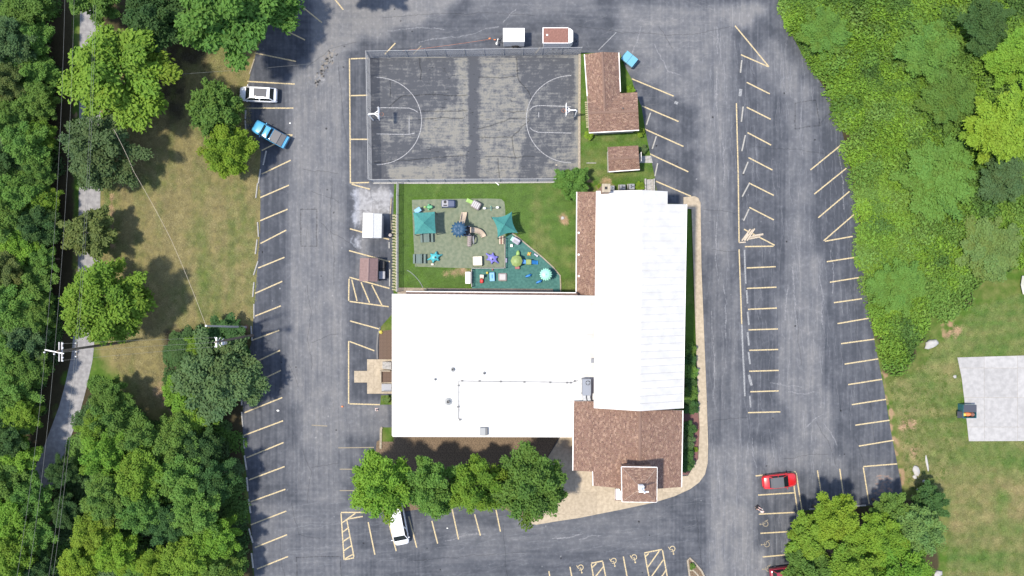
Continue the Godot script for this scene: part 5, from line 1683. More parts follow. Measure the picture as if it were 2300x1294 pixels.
# x runs forward; body: [x, half width, sill, shoulder, top] stations; cab: rear belt, rear roof, front roof, front belt
func car(label: String, category: String, where: Vector3, turn: float, paint: Material, body: Array, cab: Array, belt: float, roof: float, wb: float, wr: float, axles: Array, r: float, extras := {}) -> Node3D:
	var c := thing("parked_" + category.replace(" ", "_"), label, category, where, turn)
	var s := Shape.new()
	var rings := []
	for b in body:
		rings.append(ring(b[0], b[1], b[2], b[3], b[4]))
	s.loft(rings)
	put("body", s.mesh(true), paint, c)
	var a := [Vector3(cab[0], belt, -wb), Vector3(cab[3], belt, -wb), Vector3(cab[3], belt, wb), Vector3(cab[0], belt, wb)]
	var t := [Vector3(cab[1], roof, -wr), Vector3(cab[2], roof, -wr), Vector3(cab[2], roof, wr), Vector3(cab[1], roof, wr)]
	var g := Shape.new()
	for i in 4:
		g.quad(a[i], a[(i + 1) % 4], t[(i + 1) % 4], t[i])
	put("cabin", g.mesh(), paint, c)
	var top := Shape.new()
	var rows := 6
	for i in rows:
		for j in rows:
			var q := []
			for e in [[i, j], [i + 1, j], [i + 1, j + 1], [i, j + 1]]:
				var fx: float = e[0] / float(rows)
				var fz: float = e[1] / float(rows)
				q.append(Vector3(lerpf(cab[1] - 0.03, cab[2] + 0.03, fx), roof + 0.07 * (1.0 - pow(absf(fx * 2 - 1), 2.5)) * (1.0 - pow(absf(fz * 2 - 1), 2.5)), lerpf(-wr - 0.02, wr + 0.02, fz)))
			top.quad(q[0], q[1], q[2], q[3])
	top.box(Vector3((cab[1] + cab[2]) / 2, roof - 0.02, 0), Vector3(cab[2] - cab[1] + 0.06, 0.045, wr * 2 + 0.04), 0.015)
	put("roof", top.mesh(), extras.get("roof", paint), c)
	pane(c, "windshield", a[1], a[2], t[2], t[1], 0.09, Vector3(1, 0.6, 0).normalized())
	pane(c, "rear_window", a[3], a[0], t[0], t[3], 0.12, Vector3(-1, 0.6, 0).normalized())
	var m: float = extras.get("pillar", 0.5)
	for z in [0, 1]:
		var i0 := 0 if z == 0 else 3
		var i1 := 1 if z == 0 else 2
		var out := Vector3(0, 0.3, -1 if z == 0 else 1).normalized()
		var bm: Vector3 = a[i0].lerp(a[i1], m)
		var tm: Vector3 = t[i0].lerp(t[i1], m)
		pane(c, "side_window", a[i0], bm, tm, t[i0], 0.12, out)
		pane(c, "side_window", bm, a[i1], t[i1], tm, 0.12, out)
	for x in axles:
		for z in [-1, 1]:
			wheel(c, x, z * (body[body.size() / 2][1] - 0.11), r, extras.get("rim", M.chrome))
	var f: Array = body[-1]
	var b0: Array = body[0]
	for z in [-1, 1]:
		put("headlight", bx(Vector3(f[0] - 0.06, f[3] - 0.12, z * f[1] * 0.70), Vector3(0.16, 0.14, 0.34), 0.04), M.lamp_clear, c)
		put("tail_light", bx(Vector3(b0[0] + 0.05, b0[3] - 0.10, z * b0[1] * 0.80), Vector3(0.14, 0.2, 0.2), 0.04), M.lamp_red, c)
		put("mirror", bx(Vector3(cab[3] - 0.25, belt + 0.06, z * (wb + 0.16)), Vector3(0.12, 0.13, 0.22), 0.04), extras.get("mirror", paint), c)
	put("bumper", bx(Vector3(f[0] - 0.02, f[2] + 0.12, 0), Vector3(0.16, 0.2, f[1] * 1.7), 0.06), extras.get("bumper", M.dark_metal), c)
	put("bumper", bx(Vector3(b0[0] + 0.02, b0[2] + 0.12, 0), Vector3(0.16, 0.2, b0[1] * 1.7), 0.06), extras.get("bumper", M.dark_metal), c)
	return c


func build_vehicles() -> void:
	var y := Vector3(0, 0.022, 0)
	var suv := car("white SUV with dark panoramic roof parked below the cut lawn corner", "car", at(585, 216) + y, PI - 0.05, M.paint_white,
		[[-2.42, 0.80, 0.34, 0.88, 0.95], [-2.32, 0.90, 0.28, 1.0, 1.06], [-1.6, 0.96, 0.24, 1.04, 1.10], [0.2, 0.97, 0.24, 1.03, 1.08], [1.1, 0.96, 0.24, 1.0, 1.05], [1.9, 0.93, 0.26, 0.92, 1.0], [2.3, 0.84, 0.32, 0.80, 0.86], [2.45, 0.70, 0.38, 0.70, 0.74]],
		[-2.15, -1.75, 0.78, 1.55], 1.05, 1.66, 0.88, 0.70, [-1.45, 1.48], 0.37)
	put("sunroof", bx(Vector3(-0.58, 1.738, 0), Vector3(1.65, 0.02, 1.06), 0.005), M.dark_roof, suv)
	for z in [-0.66, 0.66]:
		put("roof_rail", Shape.new().tube([Vector3(-1.7, 1.70, z), Vector3(0.6, 1.70, z)], [0.022], 6).mesh(), M.white_metal, suv)
	var van := car("long white van parked nose out under the leftmost row tree", "van", at(897, 1172) + y, -PI / 2 + 0.19, M.paint_white,
		[[-2.75, 0.86, 0.36, 1.0, 1.06], [-2.65, 0.98, 0.28, 1.06, 1.12], [-1.2, 1.02, 0.26, 1.10, 1.16], [0.8, 1.02, 0.26, 1.10, 1.16], [1.6, 1.0, 0.26, 1.06, 1.14], [2.3, 0.97, 0.28, 0.98, 1.06], [2.65, 0.88, 0.34, 0.84, 0.90], [2.78, 0.76, 0.40, 0.74, 0.78]],
		[-2.68, -2.5, 1.2, 2.1], 1.12, 1.92, 0.96, 0.78, [-1.7, 1.75], 0.38, {"pillar": 0.72})
	put("door_handle", bx(Vector3(0.6, 1.0, 1.02), Vector3(0.2, 0.04, 0.04)), M.chrome, van)
	var red := car("bright red coupe with dark grey roof in the striped corner bay", "car", at(1747, 1077) + y, 0.1, M.paint_red,
		[[-2.22, 0.72, 0.36, 0.80, 0.86], [-2.1, 0.84, 0.28, 0.90, 0.97], [-1.3, 0.91, 0.22, 0.96, 1.02], [0.2, 0.92, 0.22, 0.94, 0.99], [0.9, 0.91, 0.22, 0.90, 0.97], [1.6, 0.88, 0.24, 0.82, 0.92], [2.0, 0.78, 0.30, 0.72, 0.80], [2.2, 0.60, 0.36, 0.62, 0.66]],
		[-1.5, -1.1, 0.25, 1.02], 0.97, 1.38, 0.80, 0.66, [-1.35, 1.36], 0.33, {"roof": M.soft_top, "bumper": M.paint_red})
	put("soft_top_back", bx(Vector3(-1.22, 1.27, 0), Vector3(0.34, 0.2, 1.3), 0.07), M.soft_top, red)
	car("dark red car half hidden under the trees at the bottom edge", "car", at(1764, 1284) + y, 0.12, M.paint_dark_red,
		[[-2.3, 0.80, 0.36, 0.90, 0.96], [-2.2, 0.89, 0.28, 1.0, 1.04], [-1.3, 0.94, 0.24, 1.02, 1.06], [0.3, 0.95, 0.24, 1.0, 1.05], [1.0, 0.94, 0.24, 0.97, 1.02], [1.8, 0.90, 0.26, 0.88, 0.96], [2.2, 0.80, 0.32, 0.76, 0.82], [2.35, 0.66, 0.38, 0.66, 0.7]],
		[-2.05, -1.65, 0.4, 1.0], 1.04, 1.6, 0.85, 0.68, [-1.4, 1.42], 0.35)
	# pickup with a grey covered bed
	var p := car("small bright blue pickup with grey covered bed parked askew", "pickup truck", at(611.5, 304) + y, PI - 0.50, M.paint_blue,
		[[-2.45, 0.80, 0.40, 0.84, 0.86], [-2.40, 0.86, 0.36, 0.88, 0.90], [-0.4, 0.88, 0.32, 0.90, 0.92], [0.9, 0.88, 0.30, 0.92, 0.96], [1.7, 0.87, 0.30, 0.92, 1.0], [2.25, 0.84, 0.34, 0.88, 0.95], [2.42, 0.76, 0.40, 0.74, 0.80]],
		[-0.15, 0.0, 0.62, 1.22], 0.95, 1.46, 0.80, 0.70, [-1.45, 1.55], 0.36)
	put("bed_cover", bx(Vector3(-0.85, 0.97, 0), Vector3(1.1, 0.10, 1.62), 0.03), M.dark_roof, p)
	put("bed_cover", bx(Vector3(-1.78, 0.97, 0), Vector3(0.70, 0.09, 1.62), 0.03), M.soft_top, p)
	put("tailgate", bx(Vector3(-2.42, 0.76, 0), Vector3(0.10, 0.5, 1.62), 0.03), M.paint_blue, p)
	# trailers
	var t := thing("cargo_trailer", "small white cargo trailer with single wheel beside court fence", "trailer", at(1154, 92) + y)
	put("box", Shape.new().box(Vector3(0, 1.22, 0), Vector3(2.75, 1.75, 1.75), 0.05).mesh(), mottled("pale_trailer", Color(0.42, 0.43, 0.45), Color(0.50, 0.51, 0.53), 2.0, 0.5), t)
	put("roof", bx(Vector3(0, 2.11, 0), Vector3(2.79, 0.05, 1.79), 0.02), M.white_plastic, t)
	for z in [-0.95, 0.95]:
		wheel(t, 0.2, z, 0.33, M.concrete_grey)
		put("fender", Shape.new().tube([Vector3(-0.3, 0.45, z), Vector3(-0.15, 0.72, z), Vector3(0.2, 0.8, z), Vector3(0.55, 0.72, z), Vector3(0.7, 0.45, z)], [0.06], 6).mesh(), M.black, t)
	put("tongue", Shape.new().tube([Vector3(-1.35, 0.42, -0.6), Vector3(-2.15, 0.42, 0.0), Vector3(-1.35, 0.42, 0.6)], [0.05], 6).tube([Vector3(-2.1, 0.42, 0), Vector3(-2.4, 0.45, 0)], [0.06], 6).mesh(), M.dark_metal, t)
	put("jack", Shape.new().tube([Vector3(-2.05, 0.02, 0), Vector3(-2.05, 0.75, 0)], [0.05], 8).tube([Vector3(-2.1, 0.75, 0), Vector3(-2.2, 0.72, 0.5)], [0.045], 6).ball(Vector3(-2.25, 0.72, 0.6), Vector3(0.13, 0.12, 0.2)).mesh(), M.white_plastic, t)
	put("coupler", bx(Vector3(-2.5, 0.46, 0), Vector3(0.3, 0.1, 0.14), 0.03), M.orange_plastic, t)
	t = thing("enclosed_trailer", "white trailer with rusty brown roof and rounded nose", "trailer", at(1249, 94) + y)
	var nose := Shape.new()
	var rings := []
	for k in 7:
		var f := k / 6.0
		var hw := 0.98 * sqrt(1.0 - 0.55 * f * f)
		rings.append(PackedVector3Array([Vector3(1.45 + 0.62 * f, 0.42 + 0.1 * f, -hw), Vector3(1.45 + 0.62 * f, 2.18 - 0.18 * f * f, -hw), Vector3(1.45 + 0.62 * f, 2.18 - 0.18 * f * f, hw), Vector3(1.45 + 0.62 * f, 0.42 + 0.1 * f, hw)]))
	nose.loft(rings)
	put("nose", nose.mesh(), M.white_plastic, t)
	put("box", bx(Vector3(-0.15, 1.31, 0), Vector3(3.2, 1.78, 1.98), 0.03), M.pale_trailer, t)
	var rf := put("roof", bx(Vector3(-0.18, 2.23, 0), Vector3(3.22, 0.06, 1.92), 0.02), M.rust_roof, t)
	put("roof_vent", bx(Vector3(-1.3, 2.29, -0.05), Vector3(0.26, 0.08, 0.22), 0.02), M.white_plastic, rf)
	put("roof_edge", Shape.new().box(Vector3(-0.18, 2.24, 0.98), Vector3(3.26, 0.08, 0.08), 0.01).box(Vector3(-0.18, 2.24, -0.98), Vector3(3.26, 0.08, 0.08), 0.01).box(Vector3(-1.83, 2.22, 0), Vector3(0.1, 0.12, 2.04), 0.01).mesh(), M.white_trim, t)
	for z in [-1.0, 1.0]:
		for x in [-0.75, 0.0]:
			wheel(t, x, z, 0.33, M.rim_white)
	put("tongue", Shape.new().tube([Vector3(2.0, 0.45, -0.5), Vector3(2.75, 0.45, 0), Vector3(2.0, 0.45, 0.5)], [0.05], 6).tube([Vector3(2.7, 0.02, 0), Vector3(2.7, 0.7, 0)], [0.045], 8).mesh(), M.dark_metal, t)
	# utility cart beside the brown shed
	t = thing("utility_cart", "dark utility cart with pale cargo box beside the brown shed", "cart", at(860.5, 606) + y)
	put("hood", bx(Vector3(0, 0.62, -0.62), Vector3(0.78, 0.55, 1.1), 0.10), M.black, t)
	put("seat", bx(Vector3(0, 0.72, 0.05), Vector3(0.74, 0.3, 0.3), 0.06), M.rubber, t)
	put("cargo_box", Shape.new().box(Vector3(0, 0.70, 0.72), Vector3(0.82, 0.34, 1.0), 0.04).mesh(), M.grey_plastic, t)
	put("chassis", bx(Vector3(0, 0.42, 0), Vector3(0.66, 0.14, 2.1), 0.02), M.dark_metal, t)
	for e in [[-0.36, -0.75], [0.36, -0.75], [-0.36, 0.75], [0.36, 0.75]]:
		var w := Shape.new()
		w.t = Transform3D(Basis(Vector3.FORWARD, PI / 2), Vector3(e[0], 0.24, e[1]))
		w.lathe([Vector2(0.1, -0.09), Vector2(0.22, -0.09), Vector2(0.24, 0), Vector2(0.22, 0.09), Vector2(0.1, 0.09)], 14)
		put("wheel", w.mesh(), M.rubber, t)
	# bins
	var d := thing("dumpster", "blue dumpster with pale lids standing askew by L-shaped building", "dumpster", at(1411, 139) + y, -0.68)
	put("bin", Shape.new().loft([PackedVector3Array([Vector3(-0.85, 0.08, -0.55), Vector3(0.85, 0.08, -0.55), Vector3(0.85, 0.08, 0.5), Vector3(-0.85, 0.08, 0.5)]), PackedVector3Array([Vector3(-0.92, 1.25, -0.62), Vector3(0.92, 1.25, -0.62), Vector3(0.92, 1.0, 0.68), Vector3(-0.92, 1.0, 0.68)])]).mesh(), M.bin_teal, d)
	for e in [-0.46, 0.46]:
		var l := Shape.new()
		plate(l, Vector3(e - 0.44, 1.27, -0.6), Vector3(e + 0.44, 1.27, -0.6), Vector3(e + 0.44, 1.04, 0.62), Vector3(e - 0.44, 1.04, 0.62), Vector3(0, 0.98, 0.18), 0.05)
		put("lid", l.mesh(), M.bin_blue, d)
	for e in [-0.98, 0.98]:
		put("lift_pocket", bx(Vector3(e, 0.6, 0), Vector3(0.14, 0.16, 0.9), 0.02), M.bin_teal, d)
	d = thing("dumpster", "dark open dumpster showing orange rubbish beside the concrete pad", "dumpster", at(2166, 921) + Vector3(0, 0.005, 0), 0.0)
	put("bin", Shape.new().box(Vector3(0, 0.55, -0.85), Vector3(1.7, 1.1, 0.06)).box(Vector3(0, 0.55, 0.85), Vector3(1.7, 1.1, 0.06)).box(Vector3(-0.85, 0.55, 0), Vector3(0.06, 1.1, 1.7)).box(Vector3(0.85, 0.55, 0), Vector3(0.06, 1.1, 1.7)).box(Vector3(0, 0.1, 0), Vector3(1.66, 0.1, 1.66)).mesh(), M.bin_teal, d)
	put("lid", bx(Vector3(0.02, 1.14, -0.38), Vector3(1.66, 0.06, 0.95), 0.02), M.dark_roof, d)
	put("lid", bx(Vector3(-1.15, 0.9, 0.45), Vector3(0.72, 0.06, 0.86), 0.02), M.dark_metal, d)
	put("rubbish", Shape.new().ball(Vector3(-0.1, 0.78, 0.4), Vector3(0.5, 0.3, 0.3), 5, 8).mesh(), M.orange_plastic, d)
	put("rubbish", Shape.new().ball(Vector3(0.5, 0.8, 0.42), Vector3(0.28, 0.3, 0.32), 5, 7).mesh(), M.rust_roof, d)
	put("rubbish", Shape.new().ball(Vector3(-0.5, 0.75, 0.45), Vector3(0.3, 0.24, 0.26), 5, 7).mesh(), M.yellow_plastic, d)
	d = thing("covered_boat", "white tarp covered trailer cut off by the right edge", "trailer", at(2312, 640))
	put("cover", Shape.new().loft([PackedVector3Array([Vector3(-1.3, 0.5, -1.2), Vector3(-1.25, 1.25, -0.9), Vector3(1.3, 1.3, -0.9), Vector3(1.3, 0.5, -1.2)]), PackedVector3Array([Vector3(-1.45, 0.45, 0), Vector3(-1.35, 1.5, 0), Vector3(1.3, 1.6, 0), Vector3(1.3, 0.45, 0)]), PackedVector3Array([Vector3(-1.2, 0.5, 1.25), Vector3(-1.1, 1.2, 1.0), Vector3(1.3, 1.3, 0.9), Vector3(1.3, 0.5, 1.2)])]).mesh(), M.white_plastic, d)
	put("frame", Shape.new().box(Vector3(0, 0.4, 0), Vector3(2.4, 0.12, 0.5)).mesh(), M.dark_metal, d)
	for z in [-0.8, 0.8]:
		wheel(d, 0.3, z, 0.3, M.rim_white)
	person()
	print("vehicles ", Time.get_ticks_msec())


# ---------------------------------------------------------------- a seated person

# skin over bones: each bone is [from, to, radius, radius, colour]; smooth union meshed as surface nets
func flesh(s: Shape, bones: Array, cell: float, blend: float) -> void:
	var lo := Vector3.ONE * 1e9
	var hi := -lo
	for b in bones:
		var r: float = maxf(b[2], b[3]) + blend + cell * 2
		lo = lo.min(b[0] - Vector3.ONE * r).min(b[1] - Vector3.ONE * r)
		hi = hi.max(b[0] + Vector3.ONE * r).max(b[1] + Vector3.ONE * r)
	var n := Vector3i(((hi - lo) / cell).ceil()) + Vector3i.ONE
	var f := PackedFloat32Array()
	var who := PackedInt32Array()
	f.resize(n.x * n.y * n.z)
	f.fill(1.0)
	who.resize(f.size())
	var near := PackedFloat32Array()
	near.resize(f.size())
	near.fill(9.0)
	for bi in bones.size():
		var b: Array = bones[bi]
		var r: float = maxf(b[2], b[3]) + blend * 2 + cell * 2
		var p0 := Vector3i(((b[0].min(b[1]) - lo - Vector3.ONE * r) / cell).floor()).clamp(Vector3i.ZERO, n - Vector3i.ONE)
		var p1 := Vector3i(((b[0].max(b[1]) - lo + Vector3.ONE * r) / cell).ceil()).clamp(Vector3i.ZERO, n - Vector3i.ONE)
		var ab: Vector3 = b[1] - b[0]
		var l2 := maxf(ab.length_squared(), 1e-9)
		for z in range(p0.z, p1.z + 1):
			for y in range(p0.y, p1.y + 1):
				for x in range(p0.x, p1.x + 1):
					var q: Vector3 = lo + Vector3(x, y, z) * cell - b[0]
					var h := clampf(q.dot(ab) / l2, 0, 1)
					var d := (q - ab * h).length() - lerpf(b[2], b[3], h)
					var i := (z * n.y + y) * n.x + x
					if d < near[i]:
						near[i] = d
						who[i] = bi
					var k := maxf(blend - absf(f[i] - d), 0.0) / blend
					f[i] = minf(f[i], d) - k * k * blend * 0.25
	var spot := {}
	for z in n.z - 1:
		for y in n.y - 1:
			for x in n.x - 1:
				var i := (z * n.y + y) * n.x + x
				var inside := 0
				var sum := Vector3.ZERO
				var cuts := 0
				for e in 8:
					if f[i + (e & 1) + ((e >> 1) & 1) * n.x + ((e >> 2) & 1) * n.x * n.y] < 0:
						inside += 1
				if inside == 0 or inside == 8:
					continue
				for e in 8:
					for ax in 3:
						if not (e >> ax) & 1:
							var g := e | (1 << ax)
							var fa := f[i + (e & 1) + ((e >> 1) & 1) * n.x + ((e >> 2) & 1) * n.x * n.y]
							var fb := f[i + (g & 1) + ((g >> 1) & 1) * n.x + ((g >> 2) & 1) * n.x * n.y]
							if (fa < 0) != (fb < 0):
								var pa := Vector3(e & 1, (e >> 1) & 1, (e >> 2) & 1)
								var pb := Vector3(g & 1, (g >> 1) & 1, (g >> 2) & 1)
								sum += pa.lerp(pb, fa / (fa - fb))
								cuts += 1
				spot[i] = lo + (Vector3(x, y, z) + sum / cuts) * cell
	var step := [1, n.x, n.x * n.y]
	for i in spot:
		for ax in 3:
			var a: int = step[(ax + 1) % 3]
			var b: int = step[(ax + 2) % 3]
			if (f[i] < 0) == (f[i + step[ax]] < 0):
				continue
			if spot.has(i - a) and spot.has(i - b) and spot.has(i - a - b):
				s.ink = bones[who[i] if f[i] < 0 else who[i + step[ax]]][4]
				if f[i] < 0:
					s.quad(spot[i], spot[i - b], spot[i - a - b], spot[i - a])
				else:
					s.quad(spot[i], spot[i - a], spot[i - a - b], spot[i - b])


func person() -> void:
	var p := thing("person", "person in black top and pale pink trousers sitting on the asphalt below the red coupe", "person", at(1698, 1138) + Vector3(0, 0.022, 0), -0.55)
	var K := Color(0.018, 0.016, 0.018)
	var T := Color(0.50, 0.36, 0.33)
	var S := Color(0.40, 0.22, 0.15)
	var W := Color(0.65, 0.64, 0.62)
	var s := Shape.new()
	s.tinted = true
	var hip := Vector3(0, 0.13, 0)
	var bones := [[hip + Vector3(0, 0, -0.08), hip + Vector3(0, 0, 0.08), 0.13, 0.13, T], [hip, Vector3(-0.08, 0.42, 0), 0.13, 0.14, K], [Vector3(-0.07, 0.40, -0.11), Vector3(-0.07, 0.40, 0.11), 0.11, 0.11, K], [Vector3(-0.06, 0.50, 0), Vector3(-0.02, 0.58, 0), 0.055, 0.05, S]]
	for z in [-1, 1]:
		bones.append_array([[Vector3(-0.07, 0.44, 0.18 * z), Vector3(0.04, 0.24, 0.26 * z), 0.058, 0.045, K], [Vector3(0.04, 0.24, 0.26 * z), Vector3(0.27, 0.26, 0.16 * z), 0.042, 0.030, S],
			[hip + Vector3(0.02, 0, 0.10 * z), Vector3(0.42, 0.26, 0.14 * z), 0.095, 0.065, T], [Vector3(0.42, 0.26, 0.14 * z), Vector3(0.78, 0.08, 0.15 * z), 0.062, 0.042, T],
			[Vector3(0.80, 0.05, 0.15 * z), Vector3(0.86, 0.13, 0.17 * z), 0.045, 0.04, W], [Vector3(0.86, 0.13, 0.17 * z), Vector3(0.87, 0.20, 0.18 * z), 0.042, 0.032, W]])
	flesh(s, bones, 0.02, 0.05)
	for z in [-1, 1]:
		var o := Vector3(0.27, 0.26, 0.16 * z)
		var hand := [[o, o + Vector3(0.07, 0.0, -0.01 * z), 0.026, 0.03, S], [o + Vector3(0.05, 0, 0.02), o + Vector3(0.08, 0, -0.025), 0.022, 0.022, S]]
		var reach := [0.055, 0.07, 0.075, 0.065]
		for k in 4:
			var r0 := o + Vector3(0.085, 0.0, 0.03 - 0.02 * k)
			var r1 := r0 + Vector3(reach[k] * 0.5, 0.008, 0)
			hand.append_array([[r0, r1, 0.010, 0.0095, S], [r1, r1 + Vector3(reach[k] * 0.35, -0.03, 0), 0.0095, 0.0085, S]])
		var th := o + Vector3(0.035, 0.005, -0.035 * z)
		hand.append_array([[th, th + Vector3(0.035, 0.01, -0.02 * z), 0.012, 0.011, S], [th + Vector3(0.035, 0.01, -0.02 * z), th + Vector3(0.065, 0.0, -0.018 * z), 0.011, 0.009, S]])
		flesh(s, hand, 0.006, 0.008)
	var h := Vector3(0.0, 0.70, 0)
	flesh(s, [[h + Vector3(-0.01, 0.03, 0), h + Vector3(0.0, -0.01, 0), 0.095, 0.085, S], [h + Vector3(0.03, -0.06, 0), h + Vector3(0.045, -0.075, 0), 0.055, 0.045, S], [h + Vector3(0.085, 0.005, 0), h + Vector3(0.105, -0.02, 0), 0.012, 0.016, S], [h + Vector3(-0.02, -0.05, 0), Vector3(-0.02, 0.58, 0), 0.05, 0.05, S], [h + Vector3(0.0, 0, -0.09), h + Vector3(-0.005, -0.03, -0.092), 0.014, 0.01, S], [h + Vector3(0.0, 0, 0.09), h + Vector3(-0.005, -0.03, 0.092), 0.014, 0.01, S], [h + Vector3(0.088, 0.008, -0.033), h + Vector3(0.088, 0.008, -0.03), 0.010, 0.010, Color(0.02, 0.015, 0.012)], [h + Vector3(0.088, 0.008, 0.033), h + Vector3(0.088, 0.008, 0.03), 0.010, 0.010, Color(0.02, 0.015, 0.012)], [h + Vector3(0.082, -0.062, -0.018), h + Vector3(0.082, -0.062, 0.018), 0.008, 0.008, Color(0.30, 0.10, 0.09)]], 0.010, 0.02)
	put("body", s.mesh(true), M.tinted, p)
	var hr := Shape.new()
	hr.ball(h + Vector3(-0.03, 0.045, 0), Vector3(0.105, 0.10, 0.108), 8, 14)
	hr.ball(h + Vector3(-0.075, -0.06, 0), Vector3(0.06, 0.12, 0.085), 6, 10)
	put("hair", hr.mesh(true), M.cloth_black, p)
	var b := thing("tote_bag", "pale crumpled bag lying beside the sitting person", "bag", at(1712, 1149) + Vector3(0, 0.022, 0), 0.3)
	put("bag", Shape.new().ball(Vector3(0, 0.11, 0), Vector3(0.24, 0.12, 0.17), 5, 9).mesh(), M.cloth_pink, b)
	put("strap", Shape.new().tube(curve([Vector3(-0.1, 0.18, 0), Vector3(-0.25, 0.1, -0.12), Vector3(-0.3, 0.02, 0.05), Vector3(-0.12, 0.14, 0.08)], 10), [0.015], 5).mesh(), M.white_plastic, b)


# ---------------------------------------------------------------- small things

func stop_block(label: String, group: String, a: Vector3, b: Vector3, y := 0.022, m: Material = null) -> void:
	var d := b - a
	var o := thing("wheel_stop", label, "wheel stop", (a + b) / 2 * Vector3(1, 0, 1) + Vector3(0, y, 0), atan2(-d.z, d.x), group)
	var l := d.length() / 2
	var rings := []
	for x in [-l, l]:
		rings.append(PackedVector3Array([Vector3(x, 0, -0.10), Vector3(x, 0.06, -0.095), Vector3(x, 0.125, -0.055), Vector3(x, 0.125, 0.055), Vector3(x, 0.06, 0.095), Vector3(x, 0, 0.10)]))
	put("block", Shape.new().loft(rings).mesh(), m if m else M.stop_concrete, o)
	for x in [-0.6, 0.6]:
		put("anchor_pin", Shape.new().tube([Vector3(x * l, 0.12, 0), Vector3(x * l, 0.132, 0)], [0.02], 6).mesh(), M.dark_metal, o)


func build_small_things() -> void:
	var west := [572, 133, 561, 167, 552, 248, 551, 268, 551, 271, 552, 298, 598, 339, 591, 371, 585, 380, 581, 412, 579, 412, 575, 445, 579, 499, 581, 532, 578, 538, 574, 571, 580, 587, 570, 618, 571, 634, 568, 667, 571, 683, 571, 715, 564, 732, 566, 765, 543, 890, 543, 910, 543, 925, 546, 958, 546, 977, 549, 1008, 549, 1023, 554, 1055, 554, 1072, 557, 1103, 558, 1121, 563, 1152, 559, 1187, 568, 1219, 565, 1242, 569, 1275]
	for i in range(0, west.size(), 4):
		stop_block("concrete wheel stop on the car park's left edge, %s counted from the top" % nth(i / 4), "wheel stops along the left edge", at(west[i], west[i + 1]), at(west[i + 2], west[i + 3]), 0.022, M.kerb if i == 0 else null)
	var mid := [1666, 136, 1663, 164, 1669, 240, 1665, 274, 1674, 304, 1666, 340, 1680, 364, 1669, 391, 1683, 412, 1667, 442, 1682, 470, 1670, 496]
	for i in range(0, mid.size(), 4):
		stop_block("pale wheel stop right of the long yellow line, %s counted from the top" % nth(i / 4), "wheel stops beside the long line", at(mid[i], mid[i + 1]), at(mid[i + 2], mid[i + 3]))
	var east := [1461, 254, 1452, 281, 1474, 307, 1465, 335, 1477, 367, 1471, 396]
	for i in range(0, east.size(), 4):
		stop_block("wheel stop at a bay beside the brown roofed sheds, %s counted from the top" % nth(i / 4), "wheel stops beside the sheds", at(east[i], east[i + 1]), at(east[i + 2], east[i + 3]))
	stop_block("short pale wheel stop by the kerb between the two portable sheds", "wheel stops by the portable sheds", at(874.5, 544), at(874.5, 558))
	stop_block("long pale wheel stop by the kerb right of the brown portable shed", "wheel stops by the portable sheds", at(876, 605), at(875.5, 643))
	stop_block("wheel stop at the grass corner below the red coupe", "wheel stops near the red coupe", at(1791, 1152), at(1790.5, 1174))
	stop_block("wheel stop along the top of the grass corner left of the trees", "wheel stops near the red coupe", at(1817, 1144), at(1846, 1140))
	stop_block("wheel stop half hidden by leaves in the dark bay", "wheel stops near the red coupe", at(1918, 1137), at(1944, 1135))
	# heap of worn wheel stops and boards
	var heap := [1666, 541, 1685, 515, 1672, 541, 1690, 516, 1677, 541, 1694, 514, 1671, 539, 1680, 525, 1682, 537, 1707, 532, 1684, 533, 1713, 527, 1688, 530, 1712, 526, 1660, 545, 1674, 544]
	var desc := ["lowest slanting", "second slanting", "longest slanting", "short slanting", "lower flat", "upper flat", "topmost flat", "stubby leftmost"]
	for i in range(0, heap.size(), 4):
		var k := i / 4
		stop_block("%s weathered wheel stop in the heap beside the long yellow line" % desc[k], "heaped wheel stops", at(heap[i], heap[i + 1]), at(heap[i + 2], heap[i + 3]), 0.022 + (0.13 if k in [2, 5] else 0.26 if k == 6 else 0.0), M.lumber)
	# hoops
	for q in [["basketball hoop with white backboard on the court's left end", 838, 270, 0.0], ["basketball hoop with white backboard on the court's right end", 1291, 262, PI]]:
		var h := thing("basketball_hoop", q[0], "basketball hoop", at(q[1], q[2]) + Vector3(0, 0.035, 0), q[3], "basketball hoops")
		put("post", Shape.new().tube([Vector3(0, 0, 0), Vector3(0, 2.9, 0), Vector3(0.25, 3.3, 0)], [0.08], 10).mesh(), M.white_metal, h)
		put("arm", Shape.new().tube([Vector3(0.1, 3.2, 0), Vector3(1.35, 3.35, 0)], [0.07], 8).tube([Vector3(0.8, 3.3, 0), Vector3(1.38, 3.3, 0.45)], [0.04], 6).tube([Vector3(0.8, 3.3, 0), Vector3(1.38, 3.3, -0.45)], [0.04], 6).mesh(), M.white_metal, h)
		put("backboard", bx(Vector3(1.42, 3.35, 0), Vector3(0.06, 1.0, 1.55), 0.02), M.white_metal, h)
		var rim := []
		for k in 17:
			rim.append(Vector3(1.72 + cos(TAU * k / 16) * 0.225, 3.05, sin(TAU * k / 16) * 0.225))
		put("rim", Shape.new().tube(rim, [0.012], 6, false).box(Vector3(1.48, 3.05, 0), Vector3(0.12, 0.05, 0.14)).mesh(), M.orange_plastic, h)
	# cones, boulders and litter
	var c := thing("traffic_cone", "pale faded traffic cone below the entrance bay line", "cone", at(846, 920) + Vector3(0, 0.022, 0))
	put("base", bx(Vector3(0, 0.02, 0), Vector3(0.38, 0.04, 0.38), 0.02), M.cloth_pink, c)
	put("cone", Shape.new().lathe([Vector2(0.14, 0.04), Vector2(0.03, 0.72), Vector2(0, 0.72)], 12).mesh(), M.white_plastic, c)
	put("collar", Shape.new().lathe([Vector2(0.098, 0.36), Vector2(0.072, 0.54)], 12).mesh(), M.cloth_pink, c)
